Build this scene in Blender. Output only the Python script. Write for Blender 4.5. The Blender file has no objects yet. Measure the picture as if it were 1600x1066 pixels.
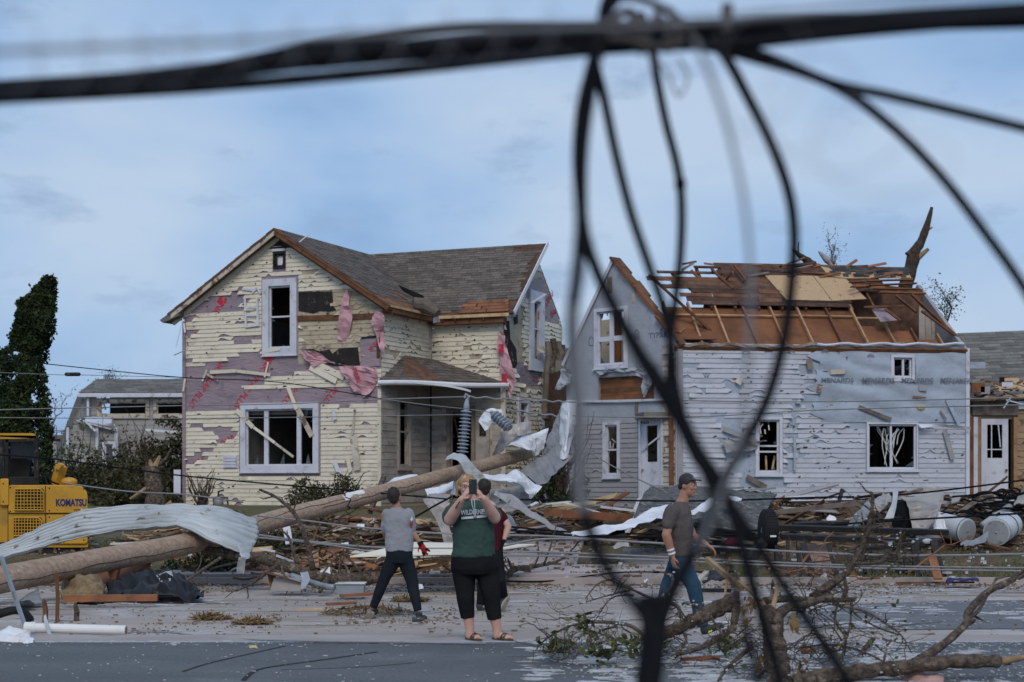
import bpy, math, random
import numpy as np
from mathutils import Vector, Matrix, noise as mnoise
from mathutils.bvhtree import BVHTree
random.seed(7)
SC = bpy.context.scene
COL = SC.collection
R = math.radians
V = Vector
# ------------------------------------------------------------------ camera
F, HC, HOR = 2500.0, 1.6, 755.0          # focal length and horizon row in photograph pixels, eye height
cam_d = bpy.data.cameras.new('camera')
cam = bpy.data.objects.new('camera', cam_d)
COL.objects.link(cam)
cam.location = (0, 0, HC)
cam.rotation_euler = (R(90), 0, 0)
cam_d.sensor_width = 36.0
cam_d.lens = F / 1600 * 36
cam_d.shift_y = (HOR - 533) / 1600
cam_d.clip_start, cam_d.clip_end = 0.05, 3000
cam_d.dof.use_dof = True
cam_d.dof.focus_distance = 23.0
cam_d.dof.aperture_fstop = 2.7
SC.camera = cam
# ------------------------------------------------------------------ sky and sun
EL = 42
W = bpy.data.worlds.new("World")
SC.world = W
W.use_nodes = True
nt = W.node_tree
N = nt.nodes
L = nt.links
bg = N['Background']
sky = N.new('ShaderNodeTexSky')
sky.sky_type = 'NISHITA'
sky.sun_disc = False
sky.sun_elevation = R(EL)
sky.sun_rotation = R(180)
sky.air_density = 1.0
sky.dust_density = 2.0
tc = N.new('ShaderNodeTexCoord')
mp = N.new('ShaderNodeMapping')
mp.inputs['Scale'].default_value = (4.0, 4.0, 7.5)
mp.inputs['Location'].default_value = (3.1, 0.4, 1.3)
L.new(tc.outputs['Generated'], mp.inputs['Vector'])
n1 = N.new('ShaderNodeTexNoise')
n1.inputs['Scale'].default_value = 1.0
n1.inputs['Detail'].default_value = 9
n1.inputs['Roughness'].default_value = 0.45
n1.inputs['Distortion'].default_value = 0.25
L.new(mp.outputs['Vector'], n1.inputs['Vector'])
cr = N.new('ShaderNodeValToRGB')
cr.color_ramp.elements[0].position = 0.34
cr.color_ramp.elements[0].color = (2.5, 4.5, 7.8, 1)
cr.color_ramp.elements[1].position = 0.62
cr.color_ramp.elements[1].color = (6.1, 7.6, 9.7, 1)
e = cr.color_ramp.elements.new(0.47)
e.color = (4.3, 6.3, 9.4, 1)
L.new(n1.outputs['Fac'], cr.inputs['Fac'])
mp2 = N.new('ShaderNodeMapping')
mp2.inputs['Scale'].default_value = (10, 10, 26)
mp2.inputs['Location'].default_value = (7.3, 2.2, 4.4)
L.new(tc.outputs['Generated'], mp2.inputs['Vector'])
n2 = N.new('ShaderNodeTexNoise')
n2.inputs['Scale'].default_value = 1.0
n2.inputs['Detail'].default_value = 10
n2.inputs['Roughness'].default_value = 0.6
L.new(mp2.outputs['Vector'], n2.inputs['Vector'])
cr2 = N.new('ShaderNodeValToRGB')
cr2.color_ramp.elements[0].position = 0.57
cr2.color_ramp.elements[0].color = (0, 0, 0, 1)
cr2.color_ramp.elements[1].position = 0.72
cr2.color_ramp.elements[1].color = (0.75, 0.75, 0.75, 1)
L.new(n2.outputs['Fac'], cr2.inputs['Fac'])
mixc = N.new('ShaderNodeMix')
mixc.data_type = 'RGBA'
L.new(cr2.outputs['Color'], mixc.inputs[0])
L.new(cr.outputs['Color'], mixc.inputs[6])
mixc.inputs[7].default_value = (3.3, 4.7, 7.0, 1)
mixs = N.new('ShaderNodeMix')
mixs.data_type = 'RGBA'
mixs.inputs[0].default_value = 0.86
L.new(sky.outputs['Color'], mixs.inputs[6])
L.new(mixc.outputs[2], mixs.inputs[7])
L.new(mixs.outputs[2], bg.inputs['Color'])
bg.inputs['Strength'].default_value = 0.087
sun_d = bpy.data.lights.new('sun', 'SUN')
sun_d.energy = 1.4
sun_d.angle = R(22)
sun_d.color = (1.0, 0.90, 0.78)
sun = bpy.data.objects.new('sun', sun_d)
COL.objects.link(sun)
sun.location = (0, -20, 40)
sun.rotation_euler = (R(90 - EL), 0, 0)
SC.view_settings.view_transform = 'Standard'
SC.view_settings.look = 'None'
SC.view_settings.gamma = 1
SC.view_settings.use_curve_mapping = False
SC.view_settings.exposure = 0.0
SC.render.engine = 'CYCLES'
SC.cycles.use_denoising = True
SC.cycles.max_bounces = 6
SC.cycles.diffuse_bounces = 3
SC.cycles.glossy_bounces = 3
# ------------------------------------------------------------------ geometry helpers
def gz(y):
 """height of the ground at distance y"""
 if y < 16.2: return 0.0
 if y < 18.0: return -0.12 * (y - 16.2) / 1.8
 if y < 26.9: return -0.12
 if y < 27.05: return 0.0
 if y < 43.0: return (y - 27.05) * 0.0605
 return 0.965
def P(px, py, d):
 """point at distance d seen at a spot of the photograph"""
 return V(((px - 800) / F * d, d, HC + (HOR - py) / F * d))
def G(px, py, lo=11.0, hi=60.0):
 """the ground point seen at a spot of the photograph"""
 for _ in range(50):
  m = (lo + hi) / 2
  if HOR + (HC - gz(m)) / m * F > py: lo = m
  else: hi = m
 return V(((px - 800) / F * lo, lo, gz(lo)))
ORG = {}
class MB:
 def __init__(s):
  s.v, s.f, s.a, s.m = [], [], [], []
  s.cur, s.ci = 1.0, 0
 def face(s, idx):
  s.f.append(tuple(idx)); s.a.append(s.cur); s.m.append(s.ci)
 def pts(s, ps):
  b = len(s.v)
  s.v.extend([V(p) for p in ps])
  return b
 def poly(s, ps):
  b = s.pts(ps)
  s.face(range(b, b + len(ps)))
 def prism(s, ps, off):
  off = V(off); n = len(ps)
  b = s.pts(ps)
  c = s.pts([V(p) + off for p in ps])
  s.face(range(b, b + n)); s.face(range(c + n - 1, c - 1, -1))
  for i in range(n):
   j = (i + 1) % n
   s.face((b + j, b + i, c + i, c + j))
 def box(s, c, size, ax=None):
  c = V(c)
  X, Y, Z = ax or (V((1, 0, 0)), V((0, 1, 0)), V((0, 0, 1)))
  hx, hy, hz = size[0] / 2, size[1] / 2, size[2] / 2
  b = s.pts([c + X * (hx * i) + Y * (hy * j) + Z * (hz * k) for k in (-1, 1) for j in (-1, 1) for i in (-1, 1)])
  for q in ((0, 2, 3, 1), (4, 5, 7, 6), (0, 1, 5, 4), (2, 6, 7, 3), (0, 4, 6, 2), (1, 3, 7, 5)):
   s.face([b + k for k in q])
 def beam(s, p0, p1, w, h, up=(0, 0, 1), roll=0.0):
  p0, p1 = V(p0), V(p1)
  X = (p1 - p0)
  ln = X.length
  if ln < 1e-6: return
  X.normalize()
  up = V(up)
  if abs(X.dot(up)) > .97: up = V((0, 1, 0))
  Y = up.cross(X).normalized(); Z = X.cross(Y)
  if roll:
   Y, Z = Y * math.cos(roll) + Z * math.sin(roll), Z * math.cos(roll) - Y * math.sin(roll)
  s.box((p0 + p1) / 2, (ln, w, h), (X, Y, Z))
 def tube(s, pts, r, n=8, cap=True, round_=False):
  pts = [V(p) for p in pts]
  m = len(pts)
  rs = list(r) if hasattr(r, '__len__') else [r] * m
  if round_:
   d0 = (pts[0] - pts[1]).normalized(); d1 = (pts[-1] - pts[-2]).normalized()
   q, qr = [], []
   for t in (90, 60, 30):
    q.append(pts[0] + d0 * rs[0] * math.sin(R(t))); qr.append(max(rs[0] * math.cos(R(t)), rs[0] * .05))
   q += pts; qr += rs
   for t in (30, 60, 90):
    q.append(pts[-1] + d1 * rs[-1] * math.sin(R(t))); qr.append(max(rs[-1] * math.cos(R(t)), rs[-1] * .05))
   pts, rs, m = q, qr, len(q)
  t0 = (pts[1] - pts[0]).normalized()
  ref = V((0, 0, 1)) if abs(t0.z) < .9 else V((1, 0, 0))
  nx = ref.cross(t0).normalized()
  rings = []
  for i in range(m):
   t = (pts[min(i + 1, m - 1)] - pts[max(i - 1, 0)])
   t = t.normalized() if t.length > 1e-9 else t0
   nx = (nx - t * nx.dot(t))
   nx = nx.normalized() if nx.length > 1e-6 else ref.cross(t).normalized()
   ny = t.cross(nx)
   rings.append(s.pts([pts[i] + (nx * math.cos(2 * math.pi * k / n) + ny * math.sin(2 * math.pi * k / n)) * rs[i] for k in range(n)]))
  for i in range(m - 1):
   a, b = rings[i], rings[i + 1]
   for k in range(n):
    l = (k + 1) % n
    s.face((a + k, a + l, b + l, b + k))
  if cap:
   s.face([rings[0] + k for k in range(n - 1, -1, -1)])
   s.face([rings[-1] + k for k in range(n)])
 def loft(s, secs, n=16):
  """secs: (centre, half width x, half depth y) in the XY plane, stacked"""
  rings = []
  for c, rx, ry in secs:
   c = V(c)
   rings.append(s.pts([c + V((rx * math.cos(2 * math.pi * k / n), ry * math.sin(2 * math.pi * k / n), 0)) for k in range(n)]))
  for i in range(len(rings) - 1):
   a, b = rings[i], rings[i + 1]
   for k in range(n):
    l = (k + 1) % n
    s.face((a + k, a + l, b + l, b + k))
  s.face([rings[0] + k for k in range(n - 1, -1, -1)])
  s.face([rings[-1] + k for k in range(n)])
 def ell(s, c, rx, ry, rz, nu=12, nv=8, M=None):
  c = V(c)
  b = []
  for j in range(1, nv):
   t = math.pi * j / nv
   q = [V((rx * math.sin(t) * math.cos(2 * math.pi * k / nu), ry * math.sin(t) * math.sin(2 * math.pi * k / nu), rz * math.cos(t))) for k in range(nu)]
   if M: q = [M @ w for w in q]
   b.append(s.pts([c + w for w in q]))
  q = [V((0, 0, rz)), V((0, 0, -rz))]
  if M: q = [M @ w for w in q]
  t = s.pts([c + w for w in q])
  for k in range(nu):
   l = (k + 1) % nu
   s.face((t, b[0] + k, b[0] + l))
   s.face((t + 1, b[-1] + l, b[-1] + k))
   for j in range(nv - 2):
    s.face((b[j] + k, b[j + 1] + k, b[j + 1] + l, b[j] + l))
 def grid(s, g, thick=0.0):
  """g: rows of points; a sheet with its own thickness"""
  m, n = len(g), len(g[0])
  b = s.pts([p for r in g for p in r])
  I = lambda i, j: b + i * n + j
  for i in range(m - 1):
   for j in range(n - 1):
    s.face((I(i, j), I(i, j + 1), I(i + 1, j + 1), I(i + 1, j)))
  if thick:
   q = []
   for i in range(m):
    for j in range(n):
     du = g[i][min(j + 1, n - 1)] - g[i][max(j - 1, 0)]
     dv = g[min(i + 1, m - 1)][j] - g[max(i - 1, 0)][j]
     nn = du.cross(dv)
     nn = nn.normalized() if nn.length > 1e-9 else V((0, 0, 1))
     q.append(g[i][j] + nn * -thick)
   c = s.pts(q)
   J = lambda i, j: c + i * n + j
   for i in range(m - 1):
    for j in range(n - 1):
     s.face((J(i, j), J(i + 1, j), J(i + 1, j + 1), J(i, j + 1)))
   for i in range(m - 1):
    s.face((I(i, 0), I(i + 1, 0), J(i + 1, 0), J(i, 0)))
    s.face((I(i + 1, n - 1), I(i, n - 1), J(i, n - 1), J(i + 1, n - 1)))
   for j in range(n - 1):
    s.face((I(0, j + 1), I(0, j), J(0, j), J(0, j + 1)))
    s.face((I(m - 1, j), I(m - 1, j + 1), J(m - 1, j + 1), J(m - 1, j)))
 def build(s, name, mat, parent=None, smooth=False, local=False, **tags):
  me = bpy.data.meshes.new(name)
  o = bpy.data.objects.new(name, me)
  COL.objects.link(o)
  org = V((0, 0, 0))
  if parent is not None:
   o.parent = parent
   if not local: org = ORG.get(parent.name, V((0, 0, 0)))
   ORG[o.name] = org
  elif not local and s.v:
   xs = [p.x for p in s.v]; ys = [p.y for p in s.v]; zs = [p.z for p in s.v]
   org = V(((min(xs) + max(xs)) / 2, (min(ys) + max(ys)) / 2, min(zs)))
   o.location = org
   ORG[o.name] = org
  me.from_pydata([tuple(p - org) for p in s.v], [], s.f)
  mats = mat if isinstance(mat, (list, tuple)) else [mat]
  for q in mats: me.materials.append(q)
  if len(mats) > 1: me.polygons.foreach_set('material_index', s.m)
  if any(abs(x - 1.0) > 1e-4 for x in s.a):
   at = me.attributes.new('shade', 'FLOAT', 'FACE')
   at.data.foreach_set('value', [x - 1.0 for x in s.a])
  else:
   at = me.attributes.new('shade', 'FLOAT', 'FACE')
   at.data.foreach_set('value', [0.0] * len(s.f))
  if smooth: me.polygons.foreach_set('use_smooth', [True] * len(s.f))
  for k, w in tags.items(): o[k] = w
  me.update()
  return o
def tag(o, label, cat, group=None):
 o['label'] = label; o['category'] = cat
 if group: o['group'] = group
 return o
def thing(name, loc, label, cat, group=None, rz=0.0):
 o = bpy.data.objects.new(name, None)
 COL.objects.link(o)
 o.location = V(loc); o.rotation_euler = (0, 0, rz)
 o.empty_display_size = .3
 ORG[o.name] = V(loc)
 return tag(o, label, cat, group)
def copy_tree(o, parent=None, label=None, group=None):
 c = o.copy()
 COL.objects.link(c)
 c.parent = parent
 if label: c['label'] = label
 if group: c['group'] = group
 for ch in list(o.children): copy_tree(ch, c)
 return c
def catmull(ps, k):
 """smooth points through ps, k steps per span"""
 out = []
 n = len(ps)
 for i in range(n - 1):
  p0, p1, p2, p3 = ps[max(i - 1, 0)], ps[i], ps[i + 1], ps[min(i + 2, n - 1)]
  for j in range(k):
   t = j / k
   out.append(0.5 * ((2 * p1) + (p2 - p0) * t + (2 * p0 - 5 * p1 + 4 * p2 - p3) * t * t + (3 * p1 - p0 - 3 * p2 + p3) * t ** 3))
 out.append(ps[-1].copy())
 return out
def surf(rows, ku=6, kv=6, ripple=0.0, fr=9.0, axis=0, rough=0.0, seed=0.0, corr=None):
 """smooth sheet through a coarse net of points"""
 rr = [catmull([V(p) for p in r], ku) for r in rows]
 n = len(rr[0])
 cols = [catmull([r[j] for r in rr], kv) for j in range(n)]
 g = [[cols[j][i] for j in range(n)] for i in range(len(cols[0]))]
 m = len(g)
 if ripple or rough or corr:
  h = []
  for i in range(m):
   row = []
   for j in range(n):
    du = g[i][min(j + 1, n - 1)] - g[i][max(j - 1, 0)]
    dv = g[min(i + 1, m - 1)][j] - g[max(i - 1, 0)][j]
    nn = du.cross(dv)
    nn = nn.normalized() if nn.length > 1e-9 else V((0, 0, 1))
    t = (i / (m - 1)) if axis == 0 else (j / (n - 1))
    o = ripple * math.sin(t * fr * 2 * math.pi) if ripple else 0
    if corr:
     q = (t * corr[1]) % 1.0
     o += corr[0] * max(0, 1 - abs(q - .5) / .26)
    if rough:
     w = g[i][j] + V((seed, seed * .7, 0))
     o += rough * (mnoise.noise(w * 2.1) + 1.7 * abs(mnoise.noise(w * 3.6)) + .6 * abs(mnoise.noise(w * 8.0)))
    row.append(g[i][j] + nn * o)
   h.append(row)
  g = h
 return g
# ------------------------------------------------------------------ materials
def mat(name, c1, c2=None, scale=4.0, rough=.8, bump=.15, bscale=30.0, dirt=None, damt=.35, dscale=1.5, metal=0.0,
  spec=.3, var=0.0, stretch=(1, 1, 1), lo=.38, hi=.62, dedge=.06, dist=0.0, bstretch=None, dirt2=None, d2amt=.3, d2scale=6.0, d2stretch=None, d2edge=.04, bdist=.02):
 m = bpy.data.materials.new(name)
 m.use_nodes = True
 nt = m.node_tree; N = nt.nodes; L = nt.links
 b = N['Principled BSDF']
 b.inputs['Roughness'].default_value = rough
 b.inputs['Metallic'].default_value = metal
 b.inputs['Specular IOR Level'].default_value = spec
 tc = N.new('ShaderNodeTexCoord')
 oi = N.new('ShaderNodeObjectInfo')
 off = N.new('ShaderNodeVectorMath'); off.operation = 'SCALE'
 comb = N.new('ShaderNodeCombineXYZ')
 for k in range(3): L.new(oi.outputs['Random'], comb.inputs[k])
 L.new(comb.outputs[0], off.inputs[0]); off.inputs['Scale'].default_value = 37.0
 add = N.new('ShaderNodeVectorMath'); add.operation = 'ADD'
 L.new(tc.outputs['Object'], add.inputs[0]); L.new(off.outputs[0], add.inputs[1])
 def noise(sc, st, detail=6, ro=.55, ds=0.0):
  mp = N.new('ShaderNodeMapping'); mp.inputs['Scale'].default_value = st
  L.new(add.outputs[0], mp.inputs['Vector'])
  n = N.new('ShaderNodeTexNoise')
  n.inputs['Scale'].default_value = sc; n.inputs['Detail'].default_value = detail
  n.inputs['Roughness'].default_value = ro; n.inputs['Distortion'].default_value = ds
  L.new(mp.outputs[0], n.inputs['Vector'])
  return n
 def ramp(fac, p0, p1):
  r = N.new('ShaderNodeMapRange'); r.clamp = True
  r.inputs['From Min'].default_value = p0; r.inputs['From Max'].default_value = p1
  L.new(fac, r.inputs['Value'])
  return r.outputs[0]
 def mix(f, a, bcol):
  x = N.new('ShaderNodeMix'); x.data_type = 'RGBA'
  L.new(f, x.inputs[0])
  if isinstance(a, tuple): x.inputs[6].default_value = (*a, 1)
  else: L.new(a, x.inputs[6])
  x.inputs[7].default_value = (*bcol, 1)
  return x.outputs[2]
 c2 = c2 or tuple(x * .8 for x in c1)
 col = mix(ramp(noise(scale, stretch, ds=dist).outputs['Fac'], lo, hi), tuple(c1), tuple(c2))
 if dirt:
  t = .5 + (.5 - damt) * .27
  col = mix(ramp(noise(dscale, (1, 1, 1), 9, .62).outputs['Fac'], t, t + dedge), col, tuple(dirt))
 if dirt2:
  t = .5 + (.5 - d2amt) * .27
  col = mix(ramp(noise(d2scale, d2stretch or (1, 1, 1), 9, .6).outputs['Fac'], t, t + d2edge), col, tuple(dirt2))
 at = N.new('ShaderNodeAttribute'); at.attribute_name = 'shade'
 hs = N.new('ShaderNodeHueSaturation')
 mr = N.new('ShaderNodeMapRange')
 mr.inputs['To Min'].default_value = 1 - var; mr.inputs['To Max'].default_value = 1 + var
 L.new(oi.outputs['Random'], mr.inputs['Value'])
 ad = N.new('ShaderNodeMath'); ad.operation = 'ADD'; ad.inputs[1].default_value = 1.0
 L.new(at.outputs['Fac'], ad.inputs[0])
 mu = N.new('ShaderNodeMath'); mu.operation = 'MULTIPLY'
 L.new(mr.outputs[0], mu.inputs[0]); L.new(ad.outputs[0], mu.inputs[1])
 L.new(mu.outputs[0], hs.inputs['Value'])
 L.new(col, hs.inputs['Color'])
 L.new(hs.outputs[0], b.inputs['Base Color'])
 if bump:
  bp = N.new('ShaderNodeBump'); bp.inputs['Strength'].default_value = bump
  bp.inputs['Distance'].default_value = bdist
  L.new(noise(bscale, bstretch or stretch, 5, .6).outputs['Fac'], bp.inputs['Height'])
  L.new(bp.outputs[0], b.inputs['Normal'])
 return m
M = {}
def DM(k, *a, **kw): M[k] = mat(k, *a, **kw)
DM('asphalt', (.095, .102, .108), (.125, .13, .136), scale=.6, rough=.8, bump=.35, bscale=180, dirt=(.19, .195, .20), damt=.36, dscale=.7, dedge=.22, stretch=(.35, 1.4, 1), dirt2=(.045, .05, .055), d2amt=.28, d2scale=26, d2edge=.1)
DM('street', (.40, .345, .305), (.29, .25, .225), scale=.5, rough=.9, bump=.4, bscale=120, dirt=(.52, .51, .52), damt=.42, dscale=.55, dedge=.22, stretch=(.25, 1.2, 1),
   dirt2=(.15, .12, .095), d2amt=.34, d2scale=1.6, d2stretch=(.3, 1.6, 1), d2edge=.12)
DM('patch_asphalt', (.13, .135, .145), (.16, .165, .175), scale=1.2, rough=.85, bump=.3, bscale=150, dirt=(.30, .30, .33), damt=.16, dscale=1.4, dedge=.1, stretch=(.3, 1.5, 1))
DM('concrete', (.38, .33, .31), (.31, .27, .255), scale=1.2, rough=.9, bump=.25, bscale=90, dirt=(.15, .125, .11), damt=.2, dscale=1.8, dedge=.2)
DM('driveway', (.42, .36, .35), (.34, .295, .285), scale=.8, rough=.92, bump=.25, bscale=70, dirt=(.17, .13, .105), damt=.3, dscale=1.0, dedge=.2)
DM('gravel', (.22, .21, .205), (.12, .115, .11), scale=14, rough=.95, bump=.8, bscale=60)
DM('lawn', (.085, .085, .035), (.125, .105, .06), scale=.9, rough=.95, bump=.9, bscale=28, dirt=(.12, .085, .06), damt=.4, dscale=.45, dedge=.15)
DM('grass', (.085, .10, .035), (.16, .14, .065), scale=.5, rough=.8, bump=0, var=0)
DM('foam', (.56, .56, .575), (.42, .42, .44), scale=8, rough=.9, bump=.2)
DM('chips', (.13, .09, .06), (.24, .17, .11), scale=3, rough=.9, bump=.2)
SID = dict(scale=1.1, rough=.55, bump=.05, bscale=40, var=.05, stretch=(.6, .6, 2.5))
DM('cream_siding', (.72, .655, .52), (.65, .59, .47), dirt=(.46, .40, .31), damt=.38, dscale=2.2, dedge=.2, dirt2=(.055, .045, .05), d2amt=-.02, d2scale=6.5, d2stretch=(.7, .7, 1.6), **SID)
DM('old_clapboard', (.50, .42, .30), (.40, .33, .235), dirt=(.20, .15, .10), damt=.36, dscale=2.5, dedge=.15, dirt2=(.06, .045, .035), d2amt=.05, d2scale=6, d2stretch=(.6, .6, 1.7), **SID)
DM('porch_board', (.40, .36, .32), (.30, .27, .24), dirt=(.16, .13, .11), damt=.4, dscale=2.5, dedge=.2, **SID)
DM('white_siding', (.49, .505, .56), (.43, .445, .50), dirt=(.32, .33, .365), damt=.4, dscale=1.3, dedge=.25, dirt2=(.13, .12, .125), d2amt=0.0, d2scale=7.0, d2stretch=(.7, .7, 1.6), **SID)
DM('grey_siding', (.34, .325, .335), (.29, .28, .29), dirt=(.20, .19, .19), damt=.2, dscale=1.6, dedge=.2, dirt2=(.10, .09, .09), d2amt=-.1, d2scale=5, **SID)
DM('stripped_siding', (.58, .53, .44), (.46, .41, .34), dirt=(.16, .10, .07), damt=.42, dscale=3.2, dedge=.08, **SID)
DM('tan_siding', (.33, .235, .14), (.27, .19, .11), dirt=(.13, .085, .05), damt=.25, dscale=2, dedge=.1, **SID)
DM('far_siding', (.36, .34, .32), (.29, .28, .27), dirt=(.20, .19, .18), damt=.3, dscale=1, dedge=.2, **SID)
DM('lavender_wrap', (.33, .255, .285), (.26, .205, .235), scale=1.4, rough=.5, bump=.7, bscale=5, stretch=(.7, .7, 2.2), dirt=(.175, .15, .185), damt=.3, dscale=2.5, dedge=.2, bdist=.05)
DM('pink_wrap', (.58, .32, .36), (.46, .26, .295), scale=2.5, rough=.45, bump=.4, bscale=8, dirt=(.46, .25, .30), damt=.25, dscale=3, dedge=.2)
DM('grey_wrap', (.37, .385, .43), (.315, .33, .37), scale=1.2, rough=.45, bump=.5, bscale=6, dirt=(.23, .235, .25), damt=.22, dscale=2.0, dedge=.2, bdist=.04)
DM('blue_wrap', (.38, .435, .515), (.325, .375, .445), scale=1.4, rough=.4, bump=.6, bscale=4.5, dirt=(.26, .28, .32), damt=.16, dscale=2.2, dedge=.16, bdist=.05)
DM('red_print', (.50, .03, .055), (.42, .03, .05), scale=5, rough=.6, bump=0, dirt=(.36, .17, .22), damt=.2, dscale=7)
DM('dark_print', (.13, .14, .17), (.18, .19, .22), scale=6, rough=.6, bump=0, dirt=(.32, .34, .39), damt=.18, dscale=9)
DM('felt', (.016, .015, .015), (.028, .025, .023), scale=4, rough=.9, bump=.5, bscale=20, dirt=(.20, .16, .11), damt=.1, dscale=5)
DM('white_trim', (.62, .63, .70), (.54, .55, .61), scale=2, rough=.5, bump=.1, bscale=25, dirt=(.32, .31, .31), damt=.24, dscale=4, dedge=.15)
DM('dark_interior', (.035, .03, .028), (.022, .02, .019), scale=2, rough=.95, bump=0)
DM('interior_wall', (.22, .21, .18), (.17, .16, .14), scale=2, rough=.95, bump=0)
DM('shingle', (.150, .125, .105), (.112, .094, .080), scale=6, rough=.92, bump=.4, bscale=70, dirt=(.075, .063, .054), damt=.3, dscale=1.0, dedge=.3)
DM('dark_shingle', (.07, .07, .068), (.05, .05, .05), scale=6, rough=.92, bump=.4, bscale=70)
DM('grey_shingle', (.17, .165, .15), (.13, .128, .118), scale=5, rough=.92, bump=.4, bscale=60)
DM('tar_back', (.125, .125, .12), (.06, .06, .06), scale=10, rough=.9, bump=.8, bscale=30, dirt=(.22, .215, .205), damt=.35, dscale=9, dedge=.1)
WD = dict(rough=.85, bump=.35, bscale=18, var=.18)
DM('brown_wood', (.185, .085, .042), (.115, .052, .028), scale=3, stretch=(1, 1, 1), dirt=(.065, .034, .022), damt=.3, dscale=3, dedge=.2, **WD)
DM('rafter_wood', (.40, .23, .125), (.30, .165, .085), scale=4, dirt=(.15, .075, .04), damt=.2, dscale=4, dedge=.2, **WD)
DM('fibreboard', (.225, .092, .040), (.15, .062, .028), scale=1.5, dirt=(.085, .04, .022), damt=.42, dscale=1.8, dedge=.25, **WD)
DM('deck_board', (.125, .066, .042), (.07, .036, .024), scale=5, dirt=(.04, .026, .02), damt=.4, dscale=4, dedge=.2, **{**WD, 'var': .42})
DM('fresh_wood', (.56, .40, .22), (.46, .31, .16), scale=4, dirt=(.28, .17, .09), damt=.22, dscale=4, dedge=.15, **WD)
DM('grey_wood', (.22, .185, .155), (.155, .125, .105), scale=4, dirt=(.075, .058, .048), damt=.3, dscale=4, dedge=.2, **WD)
DM('red_wood', (.28, .115, .055), (.19, .08, .042), scale=4, dirt=(.09, .05, .032), damt=.28, dscale=4, dedge=.2, **WD)
DM('osb', (.52, .36, .215), (.42, .28, .16), scale=30, rough=.85, bump=.3, bscale=40, dirt=(.20, .12, .07), damt=.10, dscale=7, dedge=.05)
DM('pale_panel', (.80, .73, .60), (.74, .66, .53), scale=1, rough=.8, bump=.05, dirt=(.58, .49, .37), damt=.15, dscale=2)
DM('pole_wood', (.40, .29, .215), (.255, .18, .13), scale=18, rough=.85, bump=.35, bscale=22, stretch=(.10, 1, 1), bdist=.04, lo=.36, hi=.66, dirt=(.16, .105, .075), damt=.28, dscale=1.4, dedge=.25, dirt2=(.47, .40, .34), d2amt=.0, d2scale=16)
DM('bark', (.165, .125, .095), (.06, .044, .034), scale=16, rough=.95, bump=1.0, bscale=34, bdist=.05, dirt=(.30, .245, .19), damt=.25, dscale=7, dedge=.1, var=.12)
DM('dark_bark', (.085, .06, .045), (.05, .036, .028), scale=6, rough=.95, bump=.8, bscale=18, var=.12)
DM('raw_wood', (.36, .245, .145), (.24, .155, .085), scale=6, rough=.9, bump=.5, bscale=24)
DM('leaf', (.060, .085, .028), (.11, .125, .045), scale=2.5, rough=.75, bump=0, spec=.2)
DM('dark_leaf', (.022, .040, .016), (.042, .060, .022), scale=1.2, rough=.8, bump=0, spec=.15, dirt=(.10, .062, .034), damt=.12, dscale=.8, dedge=.1)
DM('bush_leaf', (.045, .055, .025), (.075, .072, .034), scale=1.5, rough=.8, bump=0, spec=.15, dirt=(.115, .075, .045), damt=.36, dscale=1.1, dedge=.2)
DM('dry_leaf', (.30, .20, .09), (.20, .125, .055), scale=5, rough=.85, bump=.1)
MT = dict(rough=.42, spec=.5)
DM('sheet_metal', (.47, .50, .51), (.36, .385, .395), scale=1.0, bump=.2, bscale=6, dirt=(.25, .235, .20), damt=.42, dscale=1.3, dedge=.25, dirt2=(.13, .11, .075), d2amt=.02, d2scale=4, **MT)
DM('white_metal', (.72, .73, .76), (.62, .63, .67), scale=1.2, bump=.12, bscale=7, dirt=(.40, .39, .40), damt=.2, dscale=1.4, dedge=.2, **MT)
DM('grey_metal', (.27, .27, .28), (.205, .205, .215), scale=1.4, bump=.25, bscale=7, dirt=(.135, .125, .12), damt=.28, dscale=1.6, dedge=.2, **MT)
DM('taupe_metal', (.36, .335, .32), (.28, .26, .25), scale=1.4, bump=.2, bscale=7, dirt=(.18, .155, .14), damt=.25, dscale=1.6, dedge=.2, **MT)
DM('galv', (.30, .335, .37), (.245, .275, .30), scale=3, rough=.4, metal=.3, spec=.5, bump=.1, dirt=(.19, .165, .135), damt=.2, dscale=3)
DM('porcelain', (.25, .30, .36), (.215, .26, .31), scale=3, rough=.28, spec=.6, bump=0)
DM('black_rubber', (.014, .014, .015), (.022, .022, .023), scale=5, rough=.7, bump=.1, bscale=60, spec=.12)
DM('cable_black', (.010, .011, .013), (.014, .015, .018), scale=8, rough=.8, bump=.05, spec=.03)
DM('cable_brown', (.055, .047, .043), (.04, .034, .032), scale=8, rough=.6, bump=.1, spec=.3)
DM('cable_grey', (.22, .22, .23), (.17, .17, .18), scale=8, rough=.5, bump=.05, spec=.4)
DM('steel_black', (.018, .018, .020), (.03, .028, .027), scale=3, rough=.6, spec=.15, bump=.1, dirt=(.075, .058, .045), damt=.2, dscale=4)
DM('tarp', (.010, .010, .011), (.018, .018, .02), scale=3, rough=.5, bump=.5, bscale=6, spec=.2)
DM('yellow_paint', (.60, .32, .025), (.50, .26, .022), scale=1.0, rough=.42, bump=.04, spec=.4, dirt=(.26, .155, .045), damt=.42, dscale=2.4, dedge=.2, dirt2=(.10, .07, .035), d2amt=-.12, d2scale=7)
DM('blue_print', (.018, .035, .14), (.018, .03, .11), scale=3, rough=.5, bump=0)
DM('glass', (.06, .07, .08), (.045, .055, .06), scale=2, rough=.2, bump=0, spec=.45, dirt=(.15, .15, .14), damt=.4, dscale=2)
DM('pvc', (.76, .76, .74), (.70, .70, .68), scale=2, rough=.4, bump=.02, spec=.5, dirt=(.48, .45, .40), damt=.25, dscale=3, dedge=.2)
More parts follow.
